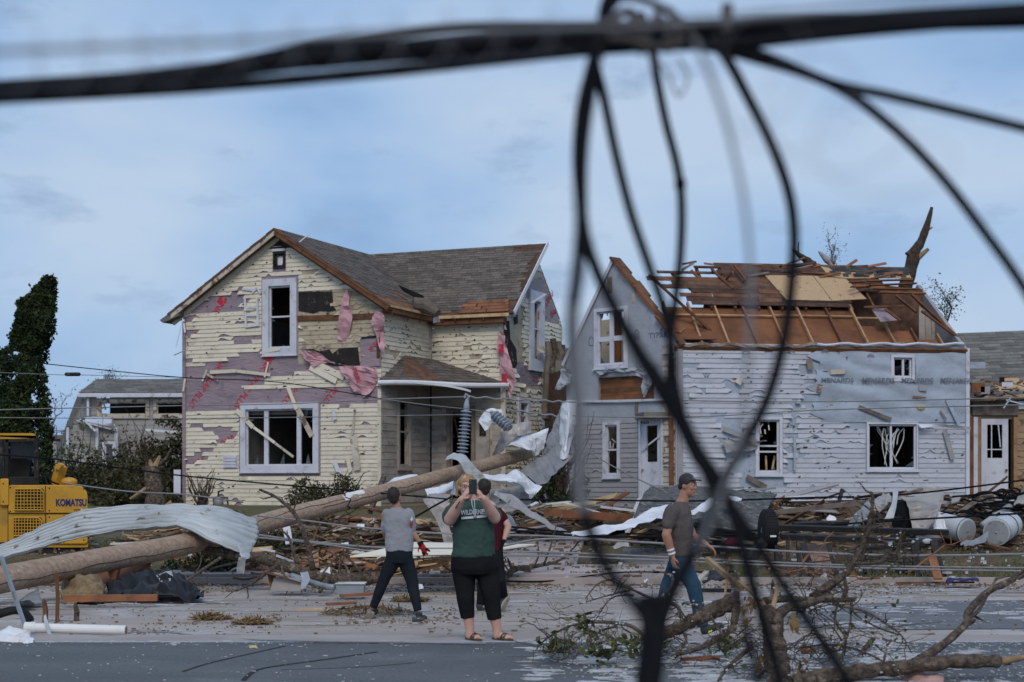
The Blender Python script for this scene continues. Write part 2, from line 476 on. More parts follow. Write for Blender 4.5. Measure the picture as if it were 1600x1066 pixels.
DM('tank', (.55, .58, .62), (.48, .51, .55), scale=2, rough=.45, bump=.05, dirt=(.30, .29, .27), damt=.25, dscale=2.5, dedge=.15, dirt2=(.20, .12, .07), d2amt=-.05, d2scale=5)
DM('tank_end', (.33, .345, .36), (.28, .29, .305), scale=3, rough=.5, bump=.15, dirt=(.19, .175, .16), damt=.28, dscale=4)
DM('plastic_bag', (.78, .78, .80), (.66, .65, .66), scale=4, rough=.35, bump=.3, bscale=12, dirt=(.55, .42, .36), damt=.2, dscale=4)
DM('insulation_pink', (.50, .30, .27), (.38, .22, .19), scale=6, rough=.95, bump=.8, bscale=18)
DM('insulation_yellow', (.58, .50, .26), (.44, .36, .17), scale=6, rough=.95, bump=.8, bscale=18)
DM('straw', (.27, .19, .10), (.17, .115, .06), scale=10, rough=.95, bump=.9, bscale=30)
DM('brick_red', (.24, .07, .05), (.19, .055, .04), scale=2, rough=.9, bump=.2)
DM('skin', (.60, .36, .28), (.54, .31, .24), scale=9, rough=.5, bump=.03, spec=.35)
DM('tan_skin', (.40, .205, .14), (.34, .17, .115), scale=9, rough=.5, bump=.03, spec=.35)
DM('blond_hair', (.40, .25, .125), (.28, .165, .08), scale=20, rough=.55, bump=.6, bscale=60, stretch=(1, 1, .3))
DM('dark_hair', (.030, .020, .015), (.018, .013, .011), scale=20, rough=.55, bump=.5, bscale=60)
CL = dict(rough=.95, spec=.04, scale=3, bump=.55, bscale=9, bdist=.03)
DM('green_shirt', (.050, .088, .078), (.038, .068, .060), **CL)
DM('grey_shirt', (.29, .295, .325), (.25, .255, .28), **CL)
DM('taupe_shirt', (.115, .10, .096), (.09, .08, .077), **CL)
DM('maroon_shirt', (.075, .014, .022), (.055, .012, .018), **CL)
DM('black_cloth', (.012, .012, .014), (.018, .018, .020), **CL)
DM('navy_cloth', (.013, .016, .022), (.020, .023, .030), **CL)
DM('jeans', (.024, .055, .092), (.040, .078, .118), dirt=(.08, .12, .155), damt=.16, dscale=5, dedge=.2, **CL)
DM('shoe_dark', (.03, .03, .033), (.05, .05, .052), scale=6, rough=.7, bump=.1)
DM('shoe_sole', (.36, .31, .26), (.26, .22, .18), scale=6, rough=.8, bump=.2)
DM('sandal', (.085, .07, .05), (.06, .05, .037), scale=8, rough=.7, bump=.2)
DM('white_cloth', (.72, .72, .72), (.64, .64, .65), scale=5, rough=.9, bump=.1)
DM('red_cloth', (.42, .018, .022), (.34, .016, .02), scale=5, rough=.8, bump=.1)
DM('phone_black', (.012, .012, .014), (.016, .016, .02), scale=5, rough=.25, bump=0, spec=.6)
DM('eye_white', (.65, .62, .60), (.6, .57, .55), scale=5, rough=.3, bump=0)
DM('chip_dark', (.06, .05, .05), (.10, .08, .08), scale=9, rough=.9, bump=0)
DM('lip', (.42, .17, .15), (.38, .15, .13), scale=9, rough=.5, bump=0)
DM('neon', (.45, .62, .03), (.4, .55, .03), scale=5, rough=.6, bump=0)
DM('blue_cloth', (.02, .03, .11), (.03, .04, .15), scale=6, rough=.85, bump=.5, bscale=12)
DM('terracotta', (.30, .20, .165), (.24, .16, .13), scale=2, rough=.9, bump=.3, bscale=40, dirt=(.15, .10, .08), damt=.3, dscale=3)
_TXT = {}
def text_pts(s, bold=.02):
 """letters as flat outlines: vertices (x, y) and faces, one unit high"""
 if (s, bold) in _TXT: return _TXT[(s, bold)]
 cu = bpy.data.curves.new('lettering', 'FONT')
 cu.body = s; cu.size = 1.0; cu.offset = bold; cu.resolution_u = 3
 o = bpy.data.objects.new('lettering', cu)
 COL.objects.link(o)
 dg = bpy.context.evaluated_depsgraph_get()
 me = bpy.data.meshes.new_from_object(o.evaluated_get(dg))
 vs = [(v.co.x, v.co.y) for v in me.vertices]
 fs = [tuple(p.vertices) for p in me.polygons]
 bpy.data.objects.remove(o); bpy.data.curves.remove(cu); bpy.data.meshes.remove(me)
 _TXT[(s, bold)] = (vs, fs)
 return vs, fs
def lettering(mb, s, o, ux, uy, size, bold=.02, keep=None, width=1.0):
 vs, fs = text_pts(s, bold)
 o, ux, uy = V(o), V(ux), V(uy)
 b = mb.pts([o + ux * (x * size * width) + uy * (y * size) for x, y in vs])
 for f in fs:
  mb.face([b + i for i in f])
# ------------------------------------------------------------------ wall frames
class Fr:
 """a wall plane: u along it, n outwards, z up; o is the point u = 0 at z = 0"""
 def __init__(s, o, u, n):
  s.o, s.u, s.n = V((o[0], o[1], 0)), V((u[0], u[1], 0)).normalized(), V((n[0], n[1], 0)).normalized()
 def pt(s, u, z, out=0.0):
  return s.o + s.u * u + s.n * out + V((0, 0, z))
 def uz(s, px, py):
  d = V(((px - 800) / F, 1.0, (HOR - py) / F))
  t = (s.o - V((0, 0, HC))).dot(s.n) / d.dot(s.n)
  p = V((0, 0, HC)) + d * t
  return (p - s.o).dot(s.u), p.z
 def rect(s, x0, y0, x1, y1):
  a = s.uz(x0, (y0 + y1) / 2)[0]; b = s.uz(x1, (y0 + y1) / 2)[0]
  z1 = s.uz((x0 + x1) / 2, y0)[1]; z0 = s.uz((x0 + x1) / 2, y1)[1]
  return (min(a, b), max(a, b), z0, z1)
 def polyuz(s, pts):
  return [s.uz(*p) for p in pts]
def span_in_poly(poly, z):
 xs = []
 n = len(poly)
 for i in range(n):
  (x0, z0), (x1, z1) = poly[i], poly[(i + 1) % n]
  if (z0 <= z < z1) or (z1 <= z < z0):
   xs.append(x0 + (z - z0) / (z1 - z0) * (x1 - x0))
 xs.sort()
 return [(xs[i], xs[i + 1]) for i in range(0, len(xs) - 1, 2)]
def minus(ints, cut):
 a, b, j = cut
 out = []
 for (x0, x1, j0, j1) in ints:
  if b <= x0 or a >= x1: out.append((x0, x1, j0, j1)); continue
  if a > x0: out.append((x0, a, j0, j))
  if b < x1: out.append((b, x1, j, j1))
 return out
def wall(mb, fr, u0, u1, z0, top, opens, thick=.14, brk=()):
 """solid wall with openings; top(u) gives its upper edge"""
 us = sorted(set([u0, u1] + [q for o in opens for q in (o[0], o[1]) if u0 < q < u1] + [b for b in brk if u0 < b < u1]))
 for a, b in zip(us[:-1], us[1:]):
  if b - a < 1e-4: continue
  m = (a + b) / 2
  cuts = sorted([(o[2], o[3]) for o in opens if o[0] < m < o[1]])
  z = z0
  for c0, c1 in cuts:
   if c0 > z + 1e-3:
    mb.prism([fr.pt(a, z), fr.pt(b, z), fr.pt(b, c0), fr.pt(a, c0)], fr.n * -thick)
   z = max(z, c1)
  ta, tb = top(a + 1e-5), top(b - 1e-5)
  if max(ta, tb) > z + .01:
   mb.prism([fr.pt(a, z), fr.pt(b, z), fr.pt(b, max(tb, z + .005)), fr.pt(a, max(ta, z + .005))], fr.n * -thick)
def siding(parent, fr, u0, u1, z0, z1, top_lim, pitch, opens, missing, mt, out=.012, name='siding_board', jag=.12, notch=.05, joined=False, seed=1, lean=.016):
 """lap boards, one object each: every piece of a row between openings and torn-off areas"""
 rnd = random.Random(seed)
 z = z0
 big = MB() if joined else None
 while z < z1:
  zm = z + pitch / 2
  a, b = top_lim(zm) if top_lim else (u0, u1)
  a, b = max(a, u0), min(b, u1)
  ints = [(a, b, 0, 0)] if b - a > .06 else []
  for o in opens:
   if o[2] - pitch * .45 < zm < o[3] + pitch * .45: ints = minus(ints, (o[0] - .01, o[1] + .01, 0))
  for poly in missing:
   for (s0, s1) in span_in_poly(poly, zm):
    ints = minus(ints, (s0 + rnd.uniform(-jag, jag), s1 + rnd.uniform(-jag, jag), 1))
  for (x0, x1, j0, j1) in ints:
   if x1 - x0 < .07: continue
   mb = big if joined else MB()
   n = max(1, int((x1 - x0) / .10))
   lf = rnd.choice((0, 0, 0, rnd.uniform(.02, .09)))
   nl = rnd.choice((3, 5, 8))
   cut_ = False
   top, bot, back = [], [], []
   for i in range(n + 1):
    u = x0 + (x1 - x0) * i / n
    dz = 0.0
    if rnd.random() < notch * (2.4 if mnoise.noise(V((u * .8, z * 1.3, seed))) > .1 else .12) or (cut_ and rnd.random() < .6): dz = rnd.uniform(.012, .8 * pitch); cut_ = rnd.random() < .6
    else: cut_ = False
    o2 = out + lean + rnd.uniform(-.003, .005)
    if lf and j1 and i > n - nl: o2 += lf * ((i - n + nl) / nl) ** 2
    if lf and j0 and i < nl: o2 += lf * ((nl - i) / nl) ** 2
    ut = u
    if i == 0 and j0: ut = u + rnd.uniform(-.05, .12)
    if i == n and j1: ut = u - rnd.uniform(-.05, .12)
    top.append(fr.pt(ut, z + pitch * .985, out)); bot.append(fr.pt(u, z + dz + .004, o2)); back.append(fr.pt(u, z + dz + .004, out * .4))
   b0 = mb.pts(top); b1 = mb.pts(bot); b2 = mb.pts(back)
   for i in range(n):
    mb.face((b1 + i, b1 + i + 1, b0 + i + 1, b0 + i))
    mb.face((b2 + i, b2 + i + 1, b1 + i + 1, b1 + i))
   mb.face((b0, b2, b1)); mb.face((b0 + n, b1 + n, b2 + n))
   if not joined: mb.build(name, mt, parent)
  z += pitch
 if joined and big.f:
  return big.build('siding', mt, parent)
def window(parent, fr, r, mt, fw=.10, bars_u=(), bars_z=(), bw=.045, out=.03, sill=True, name='window', hole_depth=.10, rails=()):
 """casing, sash bars and sill round an opening r; the glass is gone"""
 u0, u1, z0, z1 = r
 f = MB()
 X, Z, Y = fr.u, V((0, 0, 1)), fr.n
 ax = (X, Y, Z)
 t = out + .03
 c = lambda u, z, o: fr.pt(u, z, o)
 for (ua, ub, za, zb) in ((u0 - fw, u0, z0 - fw, z1 + fw), (u1, u1 + fw, z0 - fw, z1 + fw), (u0 + .001, u1 - .001, z1, z1 + fw), (u0 + .001, u1 - .001, z0 - fw, z0)):
  f.box(c((ua + ub) / 2, (za + zb) / 2, out / 2 + .004), (ub - ua, t, zb - za), ax)
 w = f.build(name, mt, parent)
 s = MB()
 iw = .05
 for (ua, ub, za, zb) in ((u0, u0 + iw, z0, z1), (u1 - iw, u1, z0, z1), (u0 + iw, u1 - iw, z1 - iw, z1), (u0 + iw, u1 - iw, z0, z0 + iw)):
  s.box(c((ua + ub) / 2, (za + zb) / 2, -.03), (ub - ua - .004, .05, zb - za - .004), ax)
 s.build('frame', mt, w)
 rg = random.Random(int(u0 * 997 + z0 * 31)); gm = MB()
 for _ in range(6):
  e = rg.choice((0, 1, 2, 3)); a = rg.random(); l = rg.uniform(.04, .2) * min(u1 - u0, z1 - z0); b = .5 * l * rg.uniform(.4, 1)
  A = (u0 + .05 + a * (u1 - u0 - .1), z0 + .05 + a * (z1 - z0 - .1))
  if e < 2: q = [(A[0] - b, (z0 + .05, z1 - .05)[e]), (A[0] + b, (z0 + .05, z1 - .05)[e]), (A[0] + rg.uniform(-b, b), (z0 + .05 + l, z1 - .05 - l)[e])]
  else: q = [((u0 + .05, u1 - .05)[e - 2], A[1] - b), ((u0 + .05, u1 - .05)[e - 2], A[1] + b), ((u0 + .05 + l, u1 - .05 - l)[e - 2], A[1] + rg.uniform(-b, b))]
  q = [(min(max(x, u0 + .04), u1 - .04), min(max(y, z0 + .04), z1 - .04)) for x, y in q]
  gm.prism([fr.pt(x, y, -.04) for x, y in q], fr.n * -.004)
 gm.build('broken_glass', M['glass'], w, kind='stuff')
 for u in bars_u:
  b = MB(); b.box(c(u, (z0 + z1) / 2, -.02), (bw, .045, z1 - z0 - .01), ax); b.build('mullion', mt, w)
 for q in bars_z:
  ua, ub, zz = q if isinstance(q, tuple) else (u0, u1, q)
  b = MB(); b.box(c((ua + ub) / 2, zz, -.018), (ub - ua - .01, .042, bw), ax); b.build('meeting_rail', mt, w)
 if sill:
  b = MB(); b.box(c((u0 + u1) / 2, z0 - fw - .02, out), (u1 - u0 + 2 * fw + .06, .09, .035), ax); b.build('sill', mt, w)
 return w
def board_px(fr, p, q, w, t=.012, out=.06):
 """a loose strip lying over a wall from one spot to another"""
 (ua, za), (ub, zb) = fr.uz(*p), fr.uz(*q)
 mb = MB()
 mb.beam(fr.pt(ua, za, out), fr.pt(ub, zb, out + .03), w, t, up=fr.n)
 return mb
def tears(parent, fr, u0, u1, z0, z1, n, opens, seed, mt, out=.034, smax=.22, lim=None, pitch=.12):
 """small torn-out bites in the siding, dark behind"""
 rnd = random.Random(seed); mb = MB(); k = 0
 while k < n:
  u, z = rnd.uniform(u0, u1), rnd.uniform(z0, z1); k += 1
  if lim:
   a, b = lim(z)
   if not a + .1 < u < b - .1: continue
  if any(o[0] - .1 < u < o[1] + .1 and o[2] - .1 < z < o[3] + .1 for o in opens): continue
  if mnoise.noise(V((u * .7, z * .9, seed))) < -.15: continue
  w, h = rnd.uniform(.02, smax) * rnd.random() + .02, rnd.uniform(.01, .035)
  m = rnd.choice((5, 6, 7, 8)); ps = []
  for i in range(m):
   t = 6.283 * i / m; r = rnd.uniform(.45, 1.2); ps.append((u + math.cos(t) * w * .5 * r + math.sin(t) * w * .12, z + math.sin(t) * h * r))
  mb.cur = rnd.uniform(.5, 1.6); mb.poly([fr.pt(x, y, out) for x, y in ps])
 mb.build('siding_tears', mt, parent, kind='stuff')
# ================================================================== the ground
def strip(name, mt, ys, x0=-220, x1=220, **k):
 mb = MB()
 for (ya, za), (yb, zb) in zip(ys[:-1], ys[1:]):
  mb.poly([(x0, ya, za), (x1, ya, za), (x1, yb, zb), (x0, yb, zb)])
 return mb.build(name, mt, kind='structure', **k)
strip('parking_lot', M['asphalt'], [(-120, 0), (16.1, 0)])
strip('gutter', M['concrete'], [(16.1, 0.004), (16.9, 0.0), (18.0, -.118)])
strip('street', M['street'], [(17.9, -.124), (26.9, -.12)])
mb = MB(); mb.box((0, 26.98, -.09), (440, .16, .2)); mb.build('kerb', M['concrete'], kind='structure')
mb = MB()
q = [G(1215, 962), G(1330, 944), G(1500, 939), G(1760, 937), G(1760, 982), G(1420, 984), G(1240, 981)]
mb.poly([(p.x, p.y, -.116) for p in q]); mb.build('road_patch', M['patch_asphalt'], kind='structure')
mb = MB()
xs = [-220, -120, -60] + [-30 + i * .75 for i in range(81)] + [60, 120, 220]
ys = [27.05 + i * .5 for i in range(33)] + [44, 47, 50, 56, 64, 75, 100, 150, 300, 900]
g = []
for y in ys:
 g.append([V((x, y, gz(y) + (.06 * mnoise.noise(V((x * .8, y * .8, 0))) * min(1, (y - 27.05) / 1.5) if y < 60 else 0))) for x in xs])
mb.grid(g); mb.build('lawn', M['lawn'], smooth=True, kind='structure')
def ground_sheet(name, mt, quad, lift, nx=8, ny=6, kind='structure'):
 a, b, c, d = quad
 mb = MB(); g = []
 for j in range(ny + 1):
  t = j / ny; r = []
  for i in range(nx + 1):
   s = i / nx
   p = (V(a) * (1 - s) + V(b) * s) * (1 - t) + (V(d) * (1 - s) + V(c) * s) * t
   p.z = gz(p.y) + lift
   r.append(p)
  g.append(r)
 mb.grid(g, .14)
 return mb.build(name, mt, kind=kind)
ground_sheet('sidewalk', M['driveway'], ((-1.6, 27.1, 0), (3.2, 27.1, 0), (3.0, 28.6, 0), (-1.5, 28.6, 0)), .055)
ground_sheet('footpath', M['driveway'], ((-9.3, 27.1, 0), (-3.6, 27.1, 0), (-3.7, 27.75, 0), (-9.4, 27.75, 0)), .055)
ground_sheet('driveway', M['driveway'], ((-1.4, 28.6, 0), (1.15, 28.6, 0), (1.6, 34.5, 0), (-1.2, 34.5, 0)), .06)
ground_sheet('gravel_bed', M['gravel'], ((1.9, 28.6, 0), (3.3, 28.6, 0), (3.7, 31.5, 0), (2.2, 31.5, 0)), .058)
# grass blades
mb = MB(); rnd = random.Random(3)
for _ in range(26000):
 y = 27.1 + (rnd.random() ** 1.6) * 10
 x = rnd.uniform(-.36, .36) * y
 if (-1.7 < x < 3.4 and y < 28.7) or (-1.5 < x < 1.7 and y < 34.6) or (-9.5 < x < -3.5 and y < 27.8) or (1.8 < x < 3.8 and y < 31.6): continue
 if mnoise.noise(V((x * .6, y * .6, 5))) < -.22: continue
 h = rnd.uniform(.03, .10); a = rnd.uniform(0, 6.28); w = rnd.uniform(.006, .014)
 z = gz(y) - .01
 mb.cur = rnd.uniform(.6, 1.25)
 dx, dy = math.cos(a) * w, math.sin(a) * w
 lx, ly = rnd.uniform(-.05, .05), rnd.uniform(-.05, .05)
 mb.poly([(x - dx, y - dy, z), (x + dx, y + dy, z), (x + lx, y + ly, z + h)])
mb.build('grass', M['grass'], kind='stuff')
def flecks(name, mt, spots, smin, smax, seed, thick=.006):
 mb = MB(); rnd = random.Random(seed)
 for (x, y) in spots:
  n = rnd.choice((3, 4, 5)); s = rnd.uniform(smin, smax) * (rnd.random() ** 1.5 * 1.3 + .35)
  a0 = rnd.uniform(0, 6.28); z = gz(y) + (.058 if 27.1 < y else .004)
  ps = [V((x + math.cos(a0 + 6.28 * k / n) * s * rnd.uniform(.6, 1.3) * 1.4, y + math.sin(a0 + 6.28 * k / n) * s * rnd.uniform(.6, 1.3), z)) for k in range(n)]
  mb.cur = rnd.uniform(.75, 1.1)
  mb.prism(ps, (0, 0, rnd.uniform(.3, 1.6) * thick))
 return mb.build(name, mt, kind='stuff')
rnd = random.Random(11)
sp = []
while len(sp) < 3200:       # foam crumbs: thick by the fallen branch, thin to the left
 px, py = rnd.uniform(-20, 1640), rnd.uniform(1000, 1085)
 den = .025 + .9 * max(0, min(1, (px - 820) / 320)) * (.35 + .65 * max(0, 1 - abs(py - 1030) / 45)) * (1 if px < 1420 else .45)
 den *= max(0.05, .5 + 1.4 * mnoise.noise(V((px * .012, py * .035, 1))))
 if py < 1010: den += .25 * max(0, mnoise.noise(V((px * .02, 0, 3))) + .2)
 if rnd.random() < den:
  p = G(px, py); sp.append((p.x, p.y))
flecks('foam_crumbs', M['foam'], sp, .004, .014, 5)
sp = []
while len(sp) < 2000:
 px, py = rnd.uniform(-20, 1640), rnd.uniform(914, 1000)
 den = .12 + .5 * max(0, 1 - abs(py - 932) / 26) * (1 if px > 1050 else .5)
 den *= max(0.0, .5 + 1.3 * mnoise.noise(V((px * .008, py * .05, 8))))
 if rnd.random() < den:
  p = G(px, py); sp.append((p.x, p.y))
flecks('foam_dust', M['foam'], sp, .006, .026, 6, .004)
sp = []
while len(sp) < 4600:
 px, py = rnd.uniform(-20, 1640), rnd.uniform(905, 1000)
 den = .06 + 1.3 * max(0, 1 - abs(py - 915) / 15) + (.35 if 540 < px < 720 and 950 < py < 975 else 0) + (.3 if 300 < px < 440 and 960 < py < 982 else 0) + (.35 if 200 < px < 270 and 975 < py < 1000 else 0)
 den *= max(0.0, .55 + 1.3 * mnoise.noise(V((px * .015, py * .06, 21))))
 if rnd.random() < den:
  p = G(px, py); sp.append((p.x, p.y))
flecks('wood_chips', M['chips'], sp, .004, .018, 7, .012)
sp = []
while len(sp) < 2600:
 px, py = rnd.uniform(-20, 1640), rnd.uniform(835, 912)
 if rnd.random() < .5 + mnoise.noise(V((px * .02, py * .06, 31))):
  p = G(px, py); sp.append((p.x, p.y))
flecks('lawn_litter', M['chips'], sp, .010, .045, 8, .03)
sp = []
while len(sp) < 500:
 px, py = rnd.uniform(-20, 1640), rnd.uniform(835, 912)
 p = G(px, py); sp.append((p.x, p.y))
flecks('paper_scraps', M['foam'], sp, .012, .045, 9, .03)
def drifts(name, spots, seed, r0, r1):
 mb = MB(); rnd = random.Random(seed)
 for p in spots:
  r = rnd.uniform(r0, r1); n = 16; a = rnd.gauss(0, .25); h = rnd.uniform(.002, .007); q = []
  for k in range(n):
   t = 6.283 * k / n; rr = r * (.55 + .9 * rnd.random() ** 1.5); x, y = math.cos(t) * rr * 1.7, math.sin(t) * rr * .9
   q.append(V((p.x + x * math.cos(a) - y * math.sin(a), p.y + x * math.sin(a) + y * math.cos(a), p.z + .003)))
  for w in q: w.z = gz(w.y) + .003
  mb.cur = rnd.uniform(.7, 1.05); mb.prism(q, (0, 0, h))
 mb.build(name, M['foam'], kind='stuff')
rnd = random.Random(19); sp = []
while len(sp) < 620:
 px, py = rnd.uniform(820, 1640), rnd.uniform(1000, 1070)
 if mnoise.noise(V((px * .014, py * .05, 4))) + .5 * mnoise.noise(V((px * .04, py * .1, 9))) > .02 + max(0, (px - 1380) / 500): sp.append(G(px, py))
drifts('foam_drift', sp, 1, .012, .07)
sp = []
while len(sp) < 420:
 px, py = rnd.uniform(-20, 1640), rnd.uniform(916, 1000)
 if mnoise.noise(V((px * .006, py * .06, 14))) > .0 + abs(py - 928) / 160 + (.1 if px < 900 else 0): sp.append(G(px, py))
drifts('foam_drift', sp, 2, .02, .12)
sp = [G(rnd.uniform(-20, 1640), 1001 + rnd.gauss(0, 2.2)) for _ in range(150)]
drifts('foam_drift', sp, 3, .008, .035)
# cracks sealed with tar in the parking lot
def tar_line(pts, w=.03):
 q = catmull([G(*p) for p in pts], 6)
 mb = MB()
 for a, b in zip(q[:-1], q[1:]):
  t = (b - a).normalized(); nrm = V((-t.y, t.x, 0)) * w * .5
  mb.poly([(a - nrm) + V((0, 0, .004)), (b - nrm) + V((0, 0, .004)), (b + nrm) + V((0, 0, .004)), (a + nrm) + V((0, 0, .004))])
 mb.build('tar_seam', M['felt'], kind='structure')
tar_line([(285, 1050), (330, 1036), (400, 1020), (445, 1010)])
tar_line([(380, 1064), (400, 1048), (440, 1040), (500, 1032), (590, 1019)], .045)
tar_line([(440, 1047), (560, 1043), (650, 1036)], .02)
# ================================================================== shingled roof plane
def roof_plane(parent, p00, p10, p11, p01, mt, deck_mt, shingle=(.30, .14), seed=1, bare=None, thick=.05, name='roof'):
 """p00-p10 the eave, p01-p11 the ridge; deck with every shingle tab laid on it; bare(s, t) leaves tabs out"""
 p00, p10, p11, p01 = [V(p) for p in (p00, p10, p11, p01)]
 nn = (p10 - p00).cross(p01 - p00).normalized()
 if nn.z < 0: nn = -nn
 mb = MB(); mb.prism([p00, p10, p11, p01], nn * -thick)
 deck = mb.build(name, deck_mt, parent)
 rnd = random.Random(seed)
 ht = ((p01 - p00).length + (p11 - p10).length) / 2
 rows = max(2, int(ht / shingle[1]))
 mb = MB()
 at = lambda s, t: (p00 * (1 - s) + p10 * s) * (1 - t) + (p01 * (1 - s) + p11 * s) * t
 for r in range(rows):
  t0, t1 = r / rows, min(1.0, (r + 1.06) / rows)
  wd = (at(1, t0) - at(0, t0)).length
  n = max(1, int(wd / shingle[0])); off = rnd.random()
  for k in range(-1, n + 1):
   s0, s1 = (k + off) / n, (k + off + .97) / n
   s0, s1 = max(0, s0), min(1, s1)
   if s1 - s0 < .1 / n: continue
   if bare and bare((s0 + s1) / 2, (t0 + t1) / 2, rnd): continue
   mb.cur = rnd.uniform(.72, 1.28)
   l = rnd.uniform(.012, .022)
   a, b, c, d = at(s0, t0) + nn * l, at(s1, t0) + nn * l, at(s1, t1) + nn * .006, at(s0, t1) + nn * .006
   i = mb.pts([a, b, c, d, at(s0, t0) + nn * .002, at(s1, t0) + nn * .002])
   mb.face((i, i + 1, i + 2, i + 3)); mb.face((i + 4, i + 5, i + 1, i))
 mb.build('shingles', mt, deck, kind='stuff')
 return deck
# ================================================================== the cream house
TH = R(23)
U2, V2 = V((math.cos(TH), -math.sin(TH), 0)), V((math.sin(TH), math.cos(TH), 0))
O2 = V((-3.59, 44.0, 0))
LW, ZE, ZR, WV, WU, GD = 6.45, 6.50, 8.55, 3.05, 2.35, 4.6
H = thing('cream_house', O2 + U2 * -3 + V2 * 4 + V((0, 0, .9)), 'cream clapboard two storey house with torn pink house wrap and blown out windows', 'house')
front = Fr(O2, U2, -V2)
side = Fr(O2, V2, U2)
wing = Fr(O2 + V2 * WV, U2, -V2)
gend = Fr(O2 + U2 * WU, V2, U2)
Z0 = .75
wl = lambda u, v, z: O2 + U2 * u + V2 * v + V((0, 0, z))
ftop = lambda u: ZR - abs(u + LW / 2) * (ZR - ZE) / (LW / 2)
gmid = WV + GD / 2
gtop = lambda v: ZR - abs(v - gmid) * (ZR - ZE) / (GD / 2)
big = front.rect(385, 639, 490.5, 728)
upw = front.rect(421, 447, 455, 544)
att = front.rect(430, 397, 444, 417)
fop = [big, upw, att]
mb = MB(); wall(mb, front, -LW, 0, Z0, ftop, fop, brk=(-LW / 2,)); mb.build('wall', M['old_clapboard'], H, label='gable front wall under torn siding')
nw = side.rect(623, 627, 639, 728)
mb = MB(); wall(mb, side, .14, WV, Z0, lambda v: ZE - .05, [nw]); mb.build('wall', M['old_clapboard'], H)
pdoor = wing.rect(704, 640, 738, 775); pdoor = (pdoor[0], pdoor[1], 1.05, pdoor[3])
pd2 = wing.rect(746, 652, 766, 775); pd2 = (pd2[0], pd2[1], 1.05, pd2[3])
mb = MB(); wall(mb, wing, .14, WU, Z0, lambda u: ZE, [pdoor]); mb.build('wall', M['old_clapboard'], H)
gw = gend.rect(831.5, 471, 842, 563)
gw2 = gend.rect(811, 630, 822, 672)
mb = MB(); wall(mb, gend, WV + .14, WV + GD, Z0, gtop, [gw, gw2], brk=(gmid,)); mb.build('wall', M['old_clapboard'], H)
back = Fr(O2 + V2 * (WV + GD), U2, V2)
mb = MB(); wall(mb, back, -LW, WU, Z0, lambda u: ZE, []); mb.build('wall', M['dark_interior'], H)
lside = Fr(O2 + U2 * -LW, V2, -U2)
mb = MB(); wall(mb, lside, .14, WV + GD - .14, Z0, lambda u: ZE, []); mb.build('wall', M['interior_wall'], H)
mb = MB()
for z in (1.0, 3.55):
 mb.prism([wl(-LW + .15, .15, z), wl(-.15, .15, z), wl(-.15, WV + .2, z), wl(WU - .15, WV + .2, z), wl(WU - .15, WV + GD - .15, z), wl(-LW + .15, WV + GD - .15, z)], (0, 0, .15))
mb.build('floor', M['interior_wall'], H)
mb = MB()
for k, u in enumerate((-4.6, -2.0)): mb.box(wl(u, 2.6, 3.7), (.1, 5.0, 5.4), (U2, V2, V((0, 0, 1))))
mb.build('partition', M['interior_wall'], H)
mb = MB(); mb.box(wl(-LW / 2, .06, Z0 - .0), (LW + .06, .3, .25), (U2, V2, V((0, 0, 1)))); mb.build('foundation', M['concrete'], H)
# house wrap under the siding of the front
fwrap = Fr(O2 + -V2 * .004, U2, -V2)
fwrap.n = -V2
up0 = front.uz(466, 500)[0]; zb0 = front.uz(530, 566)[1]; zb1 = 7.1
mb = MB(); wall(mb, fwrap, -LW + .002, -.002, Z0 + .01, lambda u: ftop(u) - .05, [tuple((o[0] - .02, o[1] + .02, o[2] - .02, o[3] + .02)) for o in fop] + [(up0, -.001, zb0, 9)], thick=.003, brk=(-LW / 2,))
mb.build('house_wrap', M['lavender_wrap'], H)
pm = MB()
FP = lambda pts: front.polyuz(pts)
def patch(mb, fr, pts, out, t=.004):
 mb.prism([fr.pt(u, z, out) for u, z in fr.polyuz(pts)], fr.n * -t)
mb = MB(); patch(mb, front, [(563, 531), (594, 528), (595, 572), (565, 574)], .034); mb.build('house_wrap', M['lavender_wrap'], H)
missing_f = [FP(p) for p in (
 [(297, 489), (330, 464), (382, 462), (383, 487)],
 [(466, 457), (548, 454), (560, 452), (620, 470), (620, 568), (466, 568)],
 [(280, 577), (330, 567), (372, 556), (400, 552), (474, 551), (478, 566), (620, 566), (620, 577), (475, 578), (470, 586), (430, 589), (400, 600), (384, 607), (500, 607), (580, 604), (620, 600), (620, 629), (500, 633), (480, 634), (376, 640), (280, 646)],
 [(362, 541), (368, 529), (407, 526), (408, 540)],
 [(290, 500), (300, 494), (318, 497), (300, 502)], [(290, 520), (305, 516), (312, 522), (292, 528)], [(290, 536), (312, 532), (300, 540)], [(285, 556), (300, 557), (294, 566), (285, 566)],
 [(297, 663), (318, 662), (340, 667), (362, 668), (340, 673), (310, 672)],
 [(330, 692), (340, 677), (373, 674), (373, 684), (350, 690), (332, 699)],
 [(285, 717), (318, 713), (320, 720), (305, 726), (285, 727)], [(308, 706), (325, 700), (330, 708), (312, 711)],
 [(540, 636), (552, 628), (553, 634), (545, 639)], [(385, 745), (396, 743), (394, 750)], [(530, 728), (545, 724), (545, 730), (533, 732)],
 [(366, 455), (380, 450), (384, 456), (370, 459)], [(484, 425), (490, 423), (491, 430), (485, 431)])]
def flim(z):
 if z < ZE: return (-LW, 0)
 h = (ZR - z) / (ZR - ZE) * LW / 2
 return (-LW / 2 - h + .03, -LW / 2 + h - .03)
casing = lambda r, w=.16: (r[0] - w, r[1] + w, r[2] - w, r[3] + w)
siding(H, front, -LW, 0, Z0 + .1, 8.4, flim, .118, [casing(big, .22), casing(upw, .24), casing(att, .06)], missing_f, M['cream_siding'], seed=4, notch=.05, jag=.26)
